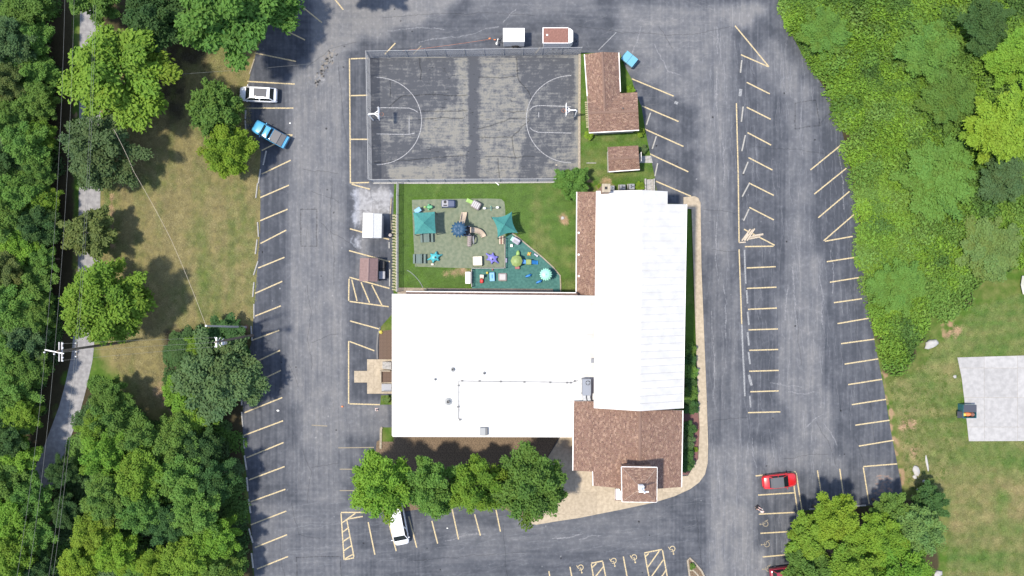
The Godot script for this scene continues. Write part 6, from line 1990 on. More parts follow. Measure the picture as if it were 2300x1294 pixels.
	for q in [["crushed orange and white cup on asphalt left of the cone", 769, 913, M.orange_plastic, 0.12], ["white crushed cup on asphalt near the left wheel stops", 625, 922, M.white_plastic, 0.14], ["white scrap on the asphalt near the blue pickup", 652, 277, M.white_plastic, 0.10], ["orange scrap beside the white trailer's coupling", 1100, 87, M.orange_plastic, 0.12], ["small brown stone on the court's lower right corner", 1250, 371, M.lumber, 0.10], ["white scrap on the asphalt right of the row trees", 1005, 1186, M.white_plastic, 0.09]]:
		var l := thing("litter", q[0], "litter", at(q[1], q[2]) + Vector3(0, 0.03, 0))
		put("scrap", Shape.new().ball(Vector3(0, q[4] * 0.6, 0), Vector3(q[4] * 1.5, q[4] * 0.6, q[4]), 4, 6).mesh(), q[3], l)
	for q in [["wide flat pale boulder at the edge of the thicket", 2091, 772, 0.95, 0.55], ["long pale boulder on the grass near the corner bay", 2057, 1058, 0.45, 0.75], ["smaller white rock just below the long pale boulder", 2054, 1071, 0.28, 0.3], ["white rock between the boulder and the brown bush", 2075, 1081, 0.2, 0.22], ["small white rock nearest the tree cluster on the right", 2061, 1100, 0.18, 0.2], ["narrow pale rock strip on the grass right of the boulder", 2082, 1042, 0.16, 1.1], ["white stone left of the concrete pad", 2144, 846, 0.22, 0.22], ["pale rubble under the right edge of the tree cluster", 2106, 1288, 0.55, 0.4], ["small boulder on the court side lawn under brown roof", 1264, 490, 0.26, 0.22], ["white marker stone beside the lane under the bright tree", 231, 596, 0.28, 0.5], ["yellow marker stone at the tip of the planting bed", 855, 746, 0.25, 0.25]]:
		var b := thing("boulder", q[0], "rock", at(q[1], q[2]) + Vector3(0, 0.0, 0), rng.randf() * 0.4)
		put("rock", lumpy(q[3], minf(q[3], q[4]) * 0.55, q[4], int(q[1])), M.pad_concrete if q[1] != 855 else M.yellow_plastic, b)
	var w := thing("guy_wire_stake", "thin grey concrete bar lying on lawn behind shed", "bar", at(1328, 366.5) + Vector3(0, 0.03, 0))
	put("bar", bx(Vector3(0, 0.05, 0), Vector3(1.3, 0.09, 0.12), 0.02), M.concrete_grey, w)
	w = thing("trash_bin", "orange and dark bins by the kerb right of the white shed", "bin", at(878, 529) + Vector3(0, 0.022, 0))
	put("bin", Shape.new().lathe([Vector2(0.18, 0), Vector2(0.22, 0.6), Vector2(0, 0.6)], 12).mesh(), M.orange_plastic, w)
	put("lid", Shape.new().lathe([Vector2(0.24, 0.58), Vector2(0.22, 0.66), Vector2(0, 0.7)], 12, Vector3(0.02, 0, 0)).mesh(), M.warm_grey_plastic, w)


func lumpy(a: float, b: float, c: float, sd: int) -> ArrayMesh:
	var f := FastNoiseLite.new()
	f.seed = sd
	f.frequency = 0.9
	var s := Shape.new().ball(Vector3.ZERO, Vector3.ONE, 7, 11)
	for i in s.v.size():
		var q := s.v[i]
		q *= 1.0 + 0.5 * f.get_noise_3dv(q * 1.3)
		s.v[i] = Vector3(q.x * a, (q.y + 0.55) * b, q.z * c)
	return s.mesh(true)


# ---------------------------------------------------------------- poles and wires

func build_poles() -> void:
	var p := thing("utility_pole", "tall wooden utility pole with double crossarms beside the lane", "utility pole", at(131, 789, 13.0) * Vector3(1, 0, 1), 0.0, "utility poles")
	put("pole", Shape.new().tube([Vector3.ZERO, Vector3(0, 6, 0), Vector3(0, 13.2, 0)], [0.19, 0.16, 0.12], 10).mesh(), M.pole_wood, p)
	for e in [-0.16, 0.16]:
		put("crossarm", bx(Vector3(e, 12.6, 0.1), Vector3(0.13, 0.14, 2.2), 0.01), M.pale_grey_plastic, p)
	put("crossarm", bx(Vector3(-0.45, 13.0, 0.05), Vector3(2.2, 0.12, 0.12), 0.01, -0.2), M.white_plastic, p)
	put("crossarm", bx(Vector3(0.3, 10.2, 0.1), Vector3(0.1, 0.12, 1.9), 0.01), M.pole_wood, p)
	for q in [[0.35, 12.75, -0.85], [0.35, 12.75, -0.35], [0.35, 12.75, 0.75], [0.35, 12.75, 1.1], [-1.4, 13.2, 0.1], [-0.3, 13.2, 0.3], [0.35, 10.4, -0.7], [0.35, 10.4, 0.3], [0.35, 10.4, 0.85]]:
		put("insulator", Shape.new().lathe([Vector2(0.05, 0), Vector2(0.085, 0.06), Vector2(0.05, 0.12), Vector2(0.08, 0.18), Vector2(0, 0.24)], 8, Vector3(q[0], q[1] - 0.05, q[2])).mesh(), M.white_plastic, p)
	var r := thing("utility_pole", "utility pole with short white crossarm rising out of the bushes", "utility pole", at(486, 768, 11.0) * Vector3(1, 0, 1), 0.0, "utility poles")
	put("pole", Shape.new().tube([Vector3.ZERO, Vector3(0, 11.2, 0)], [0.18, 0.12], 10).mesh(), M.pole_wood, r)
	put("crossarm", bx(Vector3(0, 11.0, 0.05), Vector3(0.16, 0.14, 1.15), 0.01), M.white_plastic, r)
	for z in [-0.5, 0.05, 0.55]:
		put("insulator", Shape.new().lathe([Vector2(0.05, 0), Vector2(0.085, 0.06), Vector2(0.05, 0.12), Vector2(0, 0.2)], 8, Vector3(-0.12, 11.05, z)).mesh(), M.white_plastic, r)
	put("transformer", Shape.new().lathe([Vector2(0, 9.3), Vector2(0.2, 9.3), Vector2(0.22, 10.1), Vector2(0, 10.15)], 12, Vector3(0.36, 0, 0.25)).mesh(), M.galvanised, r)
	put("bracket", Shape.new().tube([Vector3(0, 10.8, 0), Vector3(0.35, 10.7, -0.5)], [0.04], 6).tube([Vector3(0, 10.8, 0), Vector3(0.4, 10.7, 0.55)], [0.05], 6).tube([Vector3(0.1, 10, 0), Vector3(0.45, 10, -0.35)], [0.04], 6).mesh(), M.galvanised, r)
	var g := thing("light_pole", "bare grey pole at the edge of the lawn beside the bays", "pole", at(553, 735), 0.0)
	var tip := at(463, 732, 11.6) - g.position
	put("pole", Shape.new().tube([Vector3.ZERO, tip * 0.5, tip], [0.15, 0.125, 0.10], 10).mesh(), M.galvanised, g)
	put("cap", Shape.new().ball(tip, Vector3(0.13, 0.14, 0.13)).mesh(), M.white_plastic, g)
	put("footing", Shape.new().lathe([Vector2(0.3, 0), Vector2(0.28, 0.12), Vector2(0, 0.14)], 10).mesh(), M.rust_roof, g)
	# wires between them and beyond
	var a := p.position
	var b := r.position
	for k in 3:
		var z: float = [-0.85, 0.1, 1.05][k]
		var z2: float = [-0.5, 0.05, 0.55][k]
		line_wire("%s of three wires strung between the lane pole and bush pole" % ["top", "middle", "bottom"][k], "wires between the poles", [a + Vector3(0.35, 12.9, z), b + Vector3(-0.12, 11.2, z2)], 0.5, 0.010)
	for k in 4:
		var x: float = [-1.4, -0.35, 0.35, 0.6][k]
		line_wire("overhead wire up the left wood from the lane pole, %s from the left" % nth(k), "wires along the lane", [a + Vector3(x, 13.15 if k < 2 else 10.6, 0.1), a + Vector3(x + 2.4, 13.4 if k < 2 else 11.0, -40.0)], 0.5, 0.011)
		line_wire("overhead wire down the left wood from the lane pole, %s from the left" % nth(k), "wires along the lane", [a + Vector3(x, 13.15 if k < 2 else 10.6, 0.1), a + Vector3(x - 4.6 + k * 0.3, 13.0 if k < 2 else 10.8, 33.0)], 0.6, 0.013)
	line_wire("thin pale wire crossing the dry lawn from the bare pole", "", [g.position + tip + Vector3(0, 0.05, 0), at(385, 540, 9.2), at(300, 385, 9.5), at(255, 290, 9.5)], 0.2, 0.018, M.lumber)
	line_wire("faint cable running from the big bright tree to the court corner", "", [at(380, 168, 6.0), at(820, 131, 2.8)], 0.4, 0.012)
	line_wire("orange cord stretched from the court fence to the white trailer", "", [at(905, 114, 2.6), at(1100, 88, 0.6)], 0.2, 0.012, M.orange_plastic)


func line_wire(label: String, group: String, pts: Array, sag: float, rad: float, m: Material = null) -> void:
	var path := []
	for i in pts.size() - 1:
		for k in 13:
			if k == 0 and i > 0:
				continue
			var f := k / 12.0
			path.append(pts[i].lerp(pts[i + 1], f) - Vector3(0, sag * 4 * f * (1 - f), 0))
	var o := put("overhead_wire", Shape.new().tube(path, [rad], 5).mesh(), m if m else M.wire, self)
	tag(o, label, "wire", group)


# ---------------------------------------------------------------- trees

const LEAF := {
	"bright": Color(0.152, 0.275, 0.034), "lime": Color(0.176, 0.290, 0.030), "mid": Color(0.110, 0.212, 0.042), "deep": Color(0.056, 0.122, 0.036),
	"olive": Color(0.112, 0.145, 0.042), "dull": Color(0.090, 0.150, 0.058), "pale": Color(0.138, 0.232, 0.068), "gold": Color(0.186, 0.290, 0.032),
}


# leaves in clumps over a dome of radius 1 (scaled to the tree); leaf: size relative to the radius
func crown(kind: String, k: int) -> ArrayMesh:
	var key := "%s%d" % [kind, k]
	if crowns.has(key):
		return crowns[key]
	var spec: Dictionary = {
		"big": {"n": 38, "per": 180, "leaf": 0.037, "clump": 0.225, "squash": 0.82, "low": -0.30, "flat": 0.55},
		"mid": {"n": 26, "per": 150, "leaf": 0.055, "clump": 0.25, "squash": 0.9, "low": -0.25, "flat": 0.6},
		"dense": {"n": 70, "per": 90, "leaf": 0.042, "clump": 0.20, "squash": 0.85, "low": -0.3, "flat": 0.9},
		"wild": {"n": 50, "per": 130, "leaf": 0.034, "clump": 0.20, "squash": 0.8, "low": -0.1, "flat": 0.7},
		"bush": {"n": 16, "per": 90, "leaf": 0.095, "clump": 0.34, "squash": 0.8, "low": -0.1, "flat": 0.8},
	}[kind]
	var g := RandomNumberGenerator.new()
	g.seed = key.hash()
	var lobes := FastNoiseLite.new()
	lobes.seed = g.seed % 9999
	lobes.frequency = 0.75
	var v := PackedVector3Array()
	var nn := PackedVector3Array()
	var c := PackedColorArray()
	for i in spec.n:
		# a bough: clumps strung outwards, smaller to the tip
		var d := Vector3(g.randfn(), g.randfn(), g.randfn()).normalized()
		while d.y < spec.low:
			d = Vector3(g.randfn(), g.randfn(), g.randfn()).normalized()
		var reach := 0.90 + 0.42 * lobes.get_noise_3dv(d * 1.4) + g.randf_range(-0.10, 0.06)
		if kind == "dense":
			reach = 0.93 + 0.10 * lobes.get_noise_3dv(d * 1.4)
		var tint := g.randf_range(0.82, 1.18)
		var warm := g.randf_range(-0.10, 0.14)
		for step in 4:
			var f := (step + 0.6) / 4.0
			var ra: float = reach * lerpf(0.42, 0.92, f)
			var jit := Vector3(g.randfn(), g.randfn() * 0.5, g.randfn()) * 0.07
			var mid := Vector3(d.x * ra, d.y * ra * spec.squash, d.z * ra) + jit
			var cr: float = spec.clump * lerpf(1.15, 0.62, f) * g.randf_range(0.8, 1.2)
			var t2 := tint * g.randf_range(0.90, 1.12)
			for j in spec.per:
				var e := Vector3(g.randfn(), g.randfn() + 0.3, g.randfn()).normalized()
				var pos: Vector3 = mid + e * cr * pow(g.randf(), 0.42) * Vector3(1, spec.flat, 1) + d * g.randf_range(-0.06, 0.10)
				var up := (e * 0.42 + Vector3.UP * 0.8 + Vector3(g.randfn(), g.randfn(), g.randfn()) * 0.40).normalized()
				var run := d * 0.6 + e * 0.6 + Vector3(g.randfn(), g.randfn(), g.randfn()) * 0.5
				var along := (run - up * run.dot(up)).normalized()
				var side := up.cross(along)
				var l: float = spec.leaf * g.randf_range(0.6, 1.4)
				var wd := l * g.randf_range(0.42, 0.68)
				var bend := up * l * 0.18
				var p0 := pos - along * l
				var p1 := pos + along * l
				var q0 := pos - side * wd + bend
				var q1 := pos + side * wd + bend
				var tone := t2 * g.randf_range(0.80, 1.20)
				var col := Color(tone * (1.0 + warm + g.randf_range(-0.06, 0.06)), tone, tone * (1.0 - warm))
				for fa in [[p0, p1, q0], [p0, q1, p1]]:
					var nr: Vector3 = (fa[2] - fa[0]).cross(fa[1] - fa[0]).normalized()
					for q in fa:
						v.append(q)
						nn.append(nr)
						c.append(col)
	var arr := []
	arr.resize(Mesh.ARRAY_MAX)
	arr[Mesh.ARRAY_VERTEX] = v
	arr[Mesh.ARRAY_NORMAL] = nn
	arr[Mesh.ARRAY_COLOR] = c
	var m := ArrayMesh.new()
	m.add_surface_from_arrays(Mesh.PRIMITIVE_TRIANGLES, arr)
	crowns[key] = m
	return m


func trunk(k: int, high: float) -> ArrayMesh:
	var key := "%d_%.0f" % [k, high]
	if trunks.has(key):
		return trunks[key]
	var g := RandomNumberGenerator.new()
	g.seed = 91 + k
	var s := Shape.new()
	var r := 0.028 * high + 0.05
	s.tube([Vector3.ZERO, Vector3(0.02, high * 0.12, 0), Vector3(0.04, high * 0.5, 0.03), Vector3(0, high, 0)], [r * 1.35, r, r * 0.75, r * 0.3], 8)
	for i in 7:
		var an := TAU * i / 7 + g.randf() * 0.6
		var h0 := high * g.randf_range(0.4, 0.8)
		var out := high * g.randf_range(0.28, 0.42)
		var d := Vector3(cos(an), 0, sin(an))
		s.tube([Vector3(0.02, h0, 0.02), d * out * 0.5 + Vector3(0, h0 + out * 0.35, 0), d * out + Vector3(0, h0 + out * 0.75, 0)], [r * 0.45, r * 0.28, r * 0.1], 6)
	trunks[key] = s.mesh(true)
	return trunks[key]


func leaf_of(colour: String, k := 1) -> StandardMaterial3D:
	var c: Color = LEAF[colour]
	var t: float = [0.90, 1.0, 1.12, 1.0][k % 4]
	var w: float = [1.06, 0.94, 1.0, 1.10][k % 4]
	return leaf_mat("leaf_%s_%d" % [colour, k % 4], Color(c.r * t * w, c.g * t, c.b * t))


# x, y, r as seen from above; mid: height of the crown's middle
func tree(called: String, label: String, category: String, x: float, y: float, r: float, mid: float, colour: String, kind := "", group := "", stretch := 1.0) -> Node3D:
	var rad := r / PER_M * (1.0 - mid / HIGH)
	var o := thing(called, label, category, at(x, y, mid) * Vector3(1, 0, 1), 0.0, group)
	if kind == "":
		kind = "big" if rad > 3.6 else "mid" if rad > 1.7 else "bush"
	var k := int(x * 3 + y) % 3
	var m := put("crown", crown(kind, k), leaf_of(colour, int(x * 5 + y * 3)), o, Vector3(0, mid, 0), fmod(x * 1.37 + y * 0.71, TAU))
	m.scale = Vector3(rad, minf(rad * stretch, mid * 1.12), rad * (0.94 + 0.12 * fmod(x, 7.0) / 7.0)) / 1.02
	if mid > 1.2:
		put("trunk", trunk(k, snappedf(mid, 1.0)), M.bark, o)
	else:
		put("stem", Shape.new().tube([Vector3.ZERO, Vector3(0, mid, 0)], [0.05, 0.02], 6).mesh(), M.bark, o)
	return o


func build_trees() -> void:
	# trees one can name
	tree("maple_tree", "largest bright yellow green tree over the upper part of the lane", "tree", 268, 165, 132, 5.2, "bright")
	tree("oak_tree", "dull grey green tree over the lane below the largest bright tree", "tree", 232, 340, 92, 4.2, "dull")
	tree("small_tree", "small olive brown tree alone over the lane", "tree", 206, 524, 60, 2.9, "olive", "mid")
	tree("maple_tree", "bright green tree over the lane above the lane pole", "tree", 240, 680, 106, 5.0, "bright")
	tree("round_tree", "dense round green tree left of the white SUV", "tree", 483, 247, 66, 3.0, "mid", "dense")
	tree("ash_tree", "yellow green tree just below the dense round tree", "tree", 521, 345, 64, 3.3, "lime")
	tree("linden_tree", "large mid green tree cut by the top edge beside slanted bays", "tree", 530, 25, 128, 6.2, "mid")
	tree("linden_tree", "dark green tree at the top edge behind the bright tree", "tree", 345, 45, 78, 5.0, "deep")
	tree("linden_tree", "dark tree at the top edge over the hidden lane", "tree", 215, -5, 62, 4.5, "mid")
	tree("locust_tree", "large olive green tree hanging over the left bays", "tree", 492, 850, 100, 4.0, "dull", "big")
	tree("bush_tree", "yellow green bush at the left foot of the olive tree", "bush", 418, 885, 52, 2.6, "bright", "mid")
	tree("bush_tree", "dark green spreading bush below the bare pole", "bush", 505, 768, 62, 1.9, "deep", "mid", "", 0.6)
	tree("bush_tree", "dark green low bush on the left side of the pole", "bush", 415, 780, 46, 1.6, "deep", "mid", "", 0.5)
	tree("bush_tree", "yellow green bush under the short crossarm pole", "bush", 450, 770, 30, 2.2, "bright", "mid")
	tree("bush_tree", "bright bush between the olive tree and the lower wood", "bush", 452, 925, 46, 3.0, "bright", "mid")
	tree("row_tree", "leftmost of the four trees in front of the hall", "tree", 866, 1080, 80, 5.2, "bright", "big", "row of trees before the hall", 1.25)
	tree("row_tree", "second from left of the four trees in front of the hall", "tree", 972, 1090, 70, 5.0, "mid", "big", "row of trees before the hall", 1.3)
	tree("row_tree", "third from left of the four trees in front of the hall", "tree", 1066, 1086, 70, 5.0, "bright", "big", "row of trees before the hall", 1.3)
	tree("row_tree", "rightmost and largest of the four trees in front of the hall", "tree", 1196, 1080, 90, 5.2, "mid", "big", "row of trees before the hall", 1.2)
	tree("juniper_bush", "bushy green conifer at the lower right corner of the court", "bush", 1283, 410, 40, 1.8, "mid", "mid")
	for q in [["round yellow green shrub at lower left corner of L-shaped building", 1323, 305, 11, "gold"], ["round yellow green shrub at lower right corner of L-shaped building", 1437, 297, 12, "gold"], ["yellow green shrub in the inner corner of L-shaped building", 1415, 202, 11, "lime"], ["round yellow green shrub beside the air conditioners", 1436.5, 418, 11, "lime"], ["tiny yellow shrub left of the chimney", 1347, 419, 6, "gold"], ["green shrub against the right side of the tiny shed", 1443, 336, 12, "dull"]]:
		tree("garden_shrub", q[0], "shrub", q[1], q[2], q[3], 0.55, q[4], "bush", "shrubs round the outbuildings")
	for k in 6:
		tree("hedge_shrub", "dark green hedge bush beside the tall roof's right wall, %s counted from the top" % nth(k), "shrub", 1545.0 + k * 1.2, 785.0 + k * 25, 17 + (k % 3) * 1.5, 0.8, "deep" if k % 2 else "mid", "bush", "hedge along the right wall")
	for k in 4:
		tree("bed_shrub", "dark arching shrub in the red mulch bed, %s counted from the top" % nth(k), "shrub", 1544.0 - k * 1.0, 962.0 + k * 27, 19, 0.9, "deep" if k != 1 else "dull", "bush", "shrubs in the mulch bed")
	for q in [["small yellow flowering plant at the mulch bed edge, upper", 1561, 967], ["small yellow flowering plant at the mulch bed edge, lower", 1562, 1010]]:
		tree("flower_plant", q[0], "plant", q[1], q[2], 6, 0.3, "gold", "bush", "yellow plants in the mulch bed")
	tree("flower_plant", "pale flowering plant below the entrance terrace", "plant", 868, 897, 10, 0.35, "pale", "bush")
	tree("flower_plant", "green plant inside the pointed traffic island", "plant", 1555, 1272, 8, 0.35, "mid", "bush")
	# lower right cluster
	for q in [["tall yellow green tree leading the lower right cluster", 1868, 1165, 62, 5.0, "lime"], ["leftmost tree of the lower right cluster overhanging the bays", 1812, 1205, 52, 4.6, "bright"], ["brightest yellow tree in the middle of the lower right cluster", 1965, 1200, 62, 5.4, "gold"], ["grey green tree on the right of the lower right cluster", 2055, 1185, 64, 4.8, "pale"], ["dark low tree at the upper right of the lower right cluster", 2080, 1130, 44, 3.0, "deep"], ["mid green tree over the dark red car", 1815, 1275, 58, 4.8, "mid"], ["bright tree at the bottom edge of the lower right cluster", 1905, 1270, 70, 5.2, "bright"], ["yellow green tree at the bottom right of the cluster", 2020, 1275, 72, 5.2, "bright"], ["green tree above the middle of the lower right cluster", 2000, 1145, 42, 4.2, "mid"]]:
		tree("cluster_tree", q[0], "tree", q[1], q[2], q[3], q[4], q[5], "mid" if q[3] < 60 else "big", "lower right tree cluster")
	tree("scrub_bush", "small brownish bush at the right end of the corner bay", "bush", 2085, 1095, 22, 0.9, "olive", "bush")
	# the wood along the left edge, from the top down
	var left := [60, 20, 66, "mid", 80, 90, 50, "mid", 20, 95, 62, "dull", 70, 160, 58, "mid", 15, 190, 55, "olive", 85, 230, 52, "mid", 25, 265, 58, "mid", 92, 300, 40, "bright", 60, 330, 58, "mid", 10, 370, 54, "deep", 90, 390, 46, "mid", 40, 430, 58, "mid", 96, 445, 38, "bright", 15, 500, 56, "mid", 85, 510, 54, "deep", 50, 560, 52, "bright", 98, 580, 38, "mid", 10, 600, 50, "olive", 75, 640, 58, "mid", 20, 690, 60, "mid", 85, 710, 42, "mid", 62, 765, 56, "dull", 10, 800, 54, "mid", 66, 830, 52, "mid", 30, 880, 60, "mid", 50, 935, 50, "bright", 15, 980, 54, "deep", 48, 1030, 52, "bright", 10, 1075, 54, "mid", 75, 1110, 56, "mid", 25, 1160, 62, "bright", 85, 1195, 50, "mid", 30, 1250, 62, "bright", 95, 1275, 48, "deep"]
	for i in range(0, left.size(), 4):
		var k := i / 4
		tree("wood_tree", "%s tree in the wood along the left edge, %s counted down" % [{"mid": "green", "dull": "grey green", "olive": "olive", "bright": "light green", "deep": "dark green"}[left[i + 3]], nth(k)], "tree", left[i], left[i + 1], left[i + 2], (2.6 if left[i] > 65 else 3.0 if left[i] > 35 else 3.6) + (k * 7) % 3 * 0.3, left[i + 3], "big", "wood along the left edge")
	# the wood at the lower left
	var low := [250, 890, 46, 5, "mid", 226, 958, 48, 6, "bright", 265, 945, 60, 6, "mid", 330, 990, 66, 7, "mid", 245, 1020, 62, 8, "bright", 400, 985, 62, 7, "mid", 320, 1060, 68, 9, "bright", 450, 1010, 56, 6, "deep", 405, 1075, 66, 8, "mid", 480, 1075, 54, 7, "deep", 245, 1110, 62, 9, "mid", 325, 1140, 60, 9, "mid", 440, 1150, 66, 8, "mid", 380, 1175, 52, 8, "deep", 215, 1195, 56, 7, "gold", 265, 1240, 56, 7, "lime", 180, 1265, 50, 7, "lime", 490, 1205, 56, 6, "bright", 425, 1250, 62, 7, "bright", 350, 1270, 48, 7, "lime", 500, 1285, 50, 6, "mid", 310, 1320, 50, 7, "mid", 140, 1060, 36, 4, "deep", 150, 1150, 40, 4, "deep"]
	for i in range(0, low.size(), 5):
		var k := i / 5
		tree("grove_tree", "%s tree in the lower left grove, %s counted from its top" % [{"mid": "green", "gold": "yellowish", "bright": "light green", "deep": "dark green", "lime": "yellow green"}[low[i + 4]], nth(k)], "tree", low[i], low[i + 1], low[i + 2], low[i + 3] * 0.62, low[i + 4], "big", "grove at the lower left")
	# crowns that stand out of the thicket
	for q in [["largest yellow green tree at the right edge above the thicket", 2240, 290, 86, 4.6, "gold", "big"], ["second yellow green crown cut by the right edge", 2312, 250, 60, 4.6, "lime", "big"], ["pale green crown in the lower part of the thicket", 2215, 560, 78, 1.8, "pale", "wild"], ["broad green crown in the middle of the thicket", 2110, 400, 94, 1.9, "mid", "wild"], ["mid green crown in the upper middle of the thicket", 2080, 110, 76, 1.9, "mid", "wild"], ["dark tree at the top of the thicket near the right corner", 2210, 55, 60, 3.6, "deep", "big"], ["light green tree at the top right corner", 2280, 130, 66, 3.2, "bright", "big"], ["mid green crown left of the large yellow green tree", 2130, 230, 72, 1.9, "mid", "wild"], ["dark crown below the large yellow green tree", 2245, 400, 60, 2.4, "dull", "wild"], ["green crown beside the lower right bays", 2010, 640, 66, 1.6, "mid", "wild"], ["green crown at the top left tip of the thicket", 1850, 80, 60, 1.7, "mid", "wild"]]:
		tree("thicket_tree", q[0], "tree", q[1], q[2], q[3], q[4], q[5], q[6], "crowns in the right thicket", 0.7)
	tree("linden_tree", "tree peeping in at the top edge near the slanted lines", "tree", 800, -52, 62, 5.0, "mid")
	print("trees ", Time.get_ticks_msec())


# ---------------------------------------------------------------- ground cover nobody could count

func clump(sd: int, n: int, leaf: float) -> ArrayMesh:
	var g := RandomNumberGenerator.new()
	g.seed = sd
	var v := PackedVector3Array()
	var nn := PackedVector3Array()
	var c := PackedColorArray()
	for j in n:
		var e := Vector3(g.randfn(), absf(g.randfn()) * 0.9, g.randfn()).normalized()
		var pos := e * Vector3(1.15, 0.85, 1.15) * pow(g.randf(), 0.35)
		var up := (e * 0.35 + Vector3.UP * 0.9 + Vector3(g.randfn(), g.randfn(), g.randfn()) * 0.4).normalized()
		var along := up.cross(Vector3(g.randfn(), g.randfn(), g.randfn())).normalized()
		var side := up.cross(along)
		var l := leaf * g.randf_range(0.6, 1.4)
		var tone := g.randf_range(0.62, 1.3)
		var col := Color(tone * g.randf_range(0.92, 1.1), tone, tone)
		var bend := up * l * 0.2
		for f in [[pos - along * l, pos + along * l, pos - side * l * 0.6 + bend], [pos - along * l, pos + side * l * 0.6 + bend, pos + along * l]]:
			var nr: Vector3 = (f[2] - f[0]).cross(f[1] - f[0]).normalized()
			for q in f:
				v.append(q)
				nn.append(nr)
				c.append(col)
	var arr := []
	arr.resize(Mesh.ARRAY_MAX)
	arr[Mesh.ARRAY_VERTEX] = v
	arr[Mesh.ARRAY_NORMAL] = nn
	arr[Mesh.ARRAY_COLOR] = c
	var m := ArrayMesh.new()
	m.add_surface_from_arrays(Mesh.PRIMITIVE_TRIANGLES, arr)
	return m


func cover(called: String, label: String, category: String, area: Array, count: int, wide: Vector2, high: Vector2, colours: Array, sd: int, mesh: ArrayMesh, sink := 0.15) -> void:
	var poly := flat(area)
	var lo := Vector2(1e9, 1e9)
	var hi := -lo
	for q in poly:
		lo = lo.min(q)
		hi = hi.max(q)
	var g := RandomNumberGenerator.new()
	g.seed = sd
	var f := FastNoiseLite.new()
	f.seed = sd
	f.frequency = 0.07
	var spots := []
	var tries := 0
	while spots.size() < count and tries < count * 20:
		tries += 1
		var q := Vector2(g.randf_range(lo.x, hi.x), g.randf_range(lo.y, hi.y))
		if Geometry2D.is_point_in_polygon(q, poly):
			spots.append(q)
	var mm := MultiMesh.new()
	mm.transform_format = MultiMesh.TRANSFORM_3D
	mm.use_colors = true
	mm.mesh = mesh
	mm.instance_count = spots.size()
	for i in spots.size():
		var q: Vector2 = spots[i]
		var n := f.get_noise_2dv(q)
		var w := g.randf_range(wide.x, wide.y)
		var h := clampf(lerpf(high.x, high.y, 0.5 + n * 0.9 + g.randf_range(-0.25, 0.25)), high.x, high.y)
		var b := Basis(Vector3.UP, g.randf() * TAU).scaled(Vector3(w, h, w))
		mm.set_instance_transform(i, Transform3D(b, Vector3(q.x, -sink * h, q.y)))
		var pick := clampf(0.5 + f.get_noise_2dv(q * 1.7 + Vector2(40, 9)) * 1.4 + g.randf_range(-0.16, 0.16), 0.0, 0.999)
		var slot := pick * (colours.size() - 1)
		var col: Color = colours[int(slot)].lerp(colours[mini(int(slot) + 1, colours.size() - 1)], fmod(slot, 1.0))
		var t := g.randf_range(0.85, 1.15)
		mm.set_instance_color(i, Color(col.r * t, col.g * t, col.b * t))
	var o := MultiMeshInstance3D.new()
	o.name = numbered(called)
	o.multimesh = mm
	o.material_override = M.leaf_plain
	add_child(o)
	o.set_meta("kind", "stuff")
	o.set_meta("label", label)
	o.set_meta("category", category)


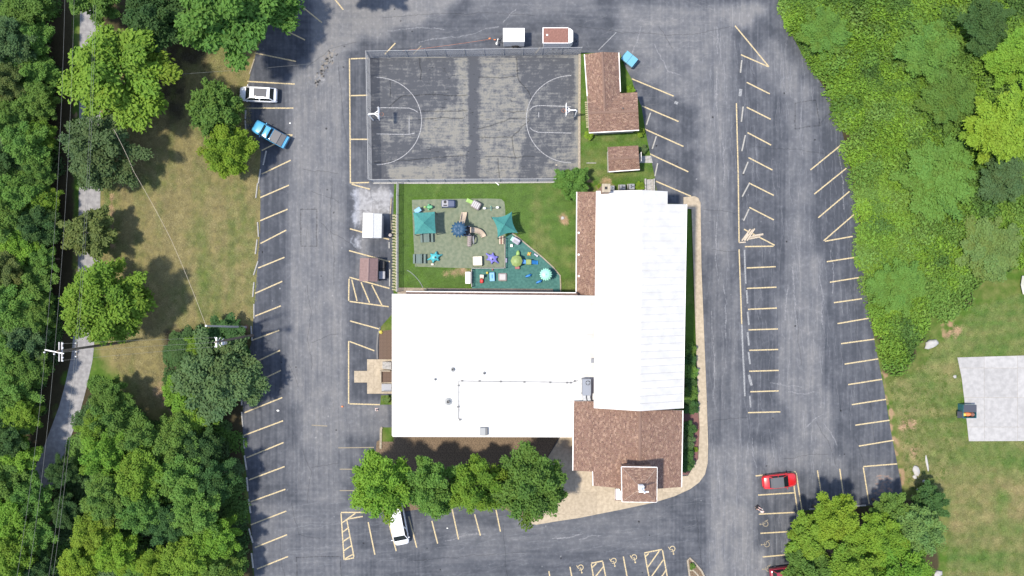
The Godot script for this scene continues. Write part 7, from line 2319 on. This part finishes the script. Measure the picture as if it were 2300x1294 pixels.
func build_cover() -> void:
	leaf_mat("leaf_plain", Color.WHITE)
	var fine := clump(5, 560, 0.10)
	var rough := clump(6, 420, 0.12)
	var tuft := clump(7, 60, 0.22)
	cover("thicket", "dense green thicket of shrubs and vines right of the car park", "thicket", [1752, -60, 1772, 30, 1800, 95, 1832, 140, 1868, 195, 1893, 262, 1912, 345, 1925, 420, 1935, 500, 1946, 590, 1958, 670, 1972, 735, 1986, 790, 2010, 822, 2045, 812, 2060, 770, 2072, 715, 2150, 690, 2185, 650, 2215, 590, 2290, 590, 2330, 540, 2420, 540, 2420, -120, 1752, -120], 1850, Vector2(0.9, 1.9), Vector2(0.9, 3.6), [Color(0.090, 0.175, 0.042), Color(0.140, 0.255, 0.044), Color(0.165, 0.290, 0.038), Color(0.185, 0.315, 0.036), Color(0.170, 0.285, 0.066), Color(0.130, 0.240, 0.046)], 31, fine)
	cover("undergrowth", "dark undergrowth between the trees of the left wood", "undergrowth", [-200, -100, 120, -100, 125, 600, 130, 760, 70, 1000, 60, 1340, -200, 1340], 420, Vector2(0.9, 1.6), Vector2(0.5, 1.6), [LEAF.deep, LEAF.dull, LEAF.mid], 32, rough)
	cover("undergrowth", "dark undergrowth beneath the lower left grove", "undergrowth", [222, 845, 240, 860, 290, 930, 400, 985, 500, 930, 535, 1000, 545, 1320, 120, 1320, 140, 1070, 172, 965], 420, Vector2(0.8, 1.5), Vector2(0.4, 1.3), [LEAF.deep, LEAF.dull, LEAF.mid, LEAF.mid], 33, rough)
	cover("undergrowth", "low green growth around the bush pole and olive tree", "undergrowth", [372, 790, 400, 752, 470, 738, 545, 745, 552, 790, 535, 900, 450, 940, 390, 900, 372, 850], 110, Vector2(0.7, 1.1), Vector2(0.3, 0.8), [LEAF.deep, LEAF.deep, LEAF.mid], 34, rough)
	cover("rough_grass", "weedy grass verge along the right edge of the car park", "grass", [1995, 830, 2060, 800, 2085, 720, 2110, 800, 2140, 900, 2150, 1000, 2120, 1090, 2040, 1100, 2025, 1000], 420, Vector2(0.15, 0.32), Vector2(0.04, 0.14), [Color(0.09, 0.15, 0.03), Color(0.13, 0.16, 0.045), Color(0.08, 0.14, 0.026)], 35, tuft, 0.0)
	var blades := grass_tuft()
	sward("dry_grass", "dry mown grass on the lawn between the lane and the bays", [232, 100, 560, 120, 556, 180, 582, 430, 578, 560, 568, 720, 470, 735, 380, 900, 330, 930, 250, 800, 232, 640], 9000, blades, 41)
	sward("lawn_grass", "green mown grass round the playground", [890, 414, 1240, 412, 1290, 440, 1290, 650, 1265, 650, 1262, 615, 1160, 525, 1140, 525, 1140, 442, 920, 442, 920, 602, 1052, 608, 1052, 643, 898, 643], 4500, blades, 42)
	sward("lawn_grass", "green grass round the brown roofed outbuildings", [1305, 124, 1312, 124, 1316, 300, 1440, 302, 1468, 400, 1440, 405, 1330, 405, 1305, 380], 900, blades, 43)
	sward("field_grass", "mown grass round the concrete pad on the right", [2070, 830, 2120, 760, 2190, 690, 2330, 650, 2330, 795, 2150, 800, 2170, 992, 2330, 994, 2330, 1310, 2130, 1310, 2130, 1130, 2040, 1090, 2000, 860], 9000, blades, 44)
	print("cover ", Time.get_ticks_msec())


func grass_tuft() -> ArrayMesh:
	var g := RandomNumberGenerator.new()
	g.seed = 77
	var s := Shape.new()
	s.tinted = true
	for k in 22:
		var an := g.randf() * TAU
		var o := Vector3(g.randfn(), 0, g.randfn()) * 0.13
		var d := Vector3(cos(an), 0, sin(an))
		var w := Vector3(-sin(an), 0, cos(an)) * 0.022
		var t := g.randf_range(0.75, 1.25)
		s.ink = Color(t, t, t)
		s.tri(o - w, o + w, o + d * g.randf_range(0.05, 0.14) + Vector3(0, g.randf_range(0.03, 0.08), 0))
	return s.mesh()


# mown grass: tufts that take the colour of the soil and sward they grow from
func sward(called: String, label: String, area: Array, count: int, mesh: ArrayMesh, sd: int) -> void:
	var poly := flat(area)
	var lo := Vector2(1e9, 1e9)
	var hi := -lo
	for q in poly:
		lo = lo.min(q)
		hi = hi.max(q)
	var g := RandomNumberGenerator.new()
	g.seed = sd
	var spots := []
	while spots.size() < count:
		var q := Vector2(g.randf_range(lo.x, hi.x), g.randf_range(lo.y, hi.y))
		if Geometry2D.is_point_in_polygon(q, poly):
			spots.append(q)
	var mm := MultiMesh.new()
	mm.transform_format = MultiMesh.TRANSFORM_3D
	mm.use_colors = true
	mm.mesh = mesh
	mm.instance_count = count
	for i in count:
		var q: Vector2 = spots[i]
		var x := clampi(int((q.x + 85) * 10), 0, 1699)
		var y := clampi(int((q.y + 55) * 10), 0, 1099)
		var j := (y * 1700 + x) * 3
		var col := Color8(ground_bytes[j], ground_bytes[j + 1], ground_bytes[j + 2]).srgb_to_linear()
		var t := g.randf_range(0.9, 1.75)
		var w := g.randf_range(0.8, 1.5)
		mm.set_instance_transform(i, Transform3D(Basis(Vector3.UP, g.randf() * TAU).scaled(Vector3(w, g.randf_range(0.5, 1.1), w)), Vector3(q.x, 0.028, q.y)))
		mm.set_instance_color(i, Color(col.r * t, col.g * t, col.b * t))
	var o := MultiMeshInstance3D.new()
	o.name = numbered(called)
	o.multimesh = mm
	o.material_override = M.tinted
	add_child(o)
	o.set_meta("kind", "stuff")
	o.set_meta("label", label)
	o.set_meta("category", "grass")
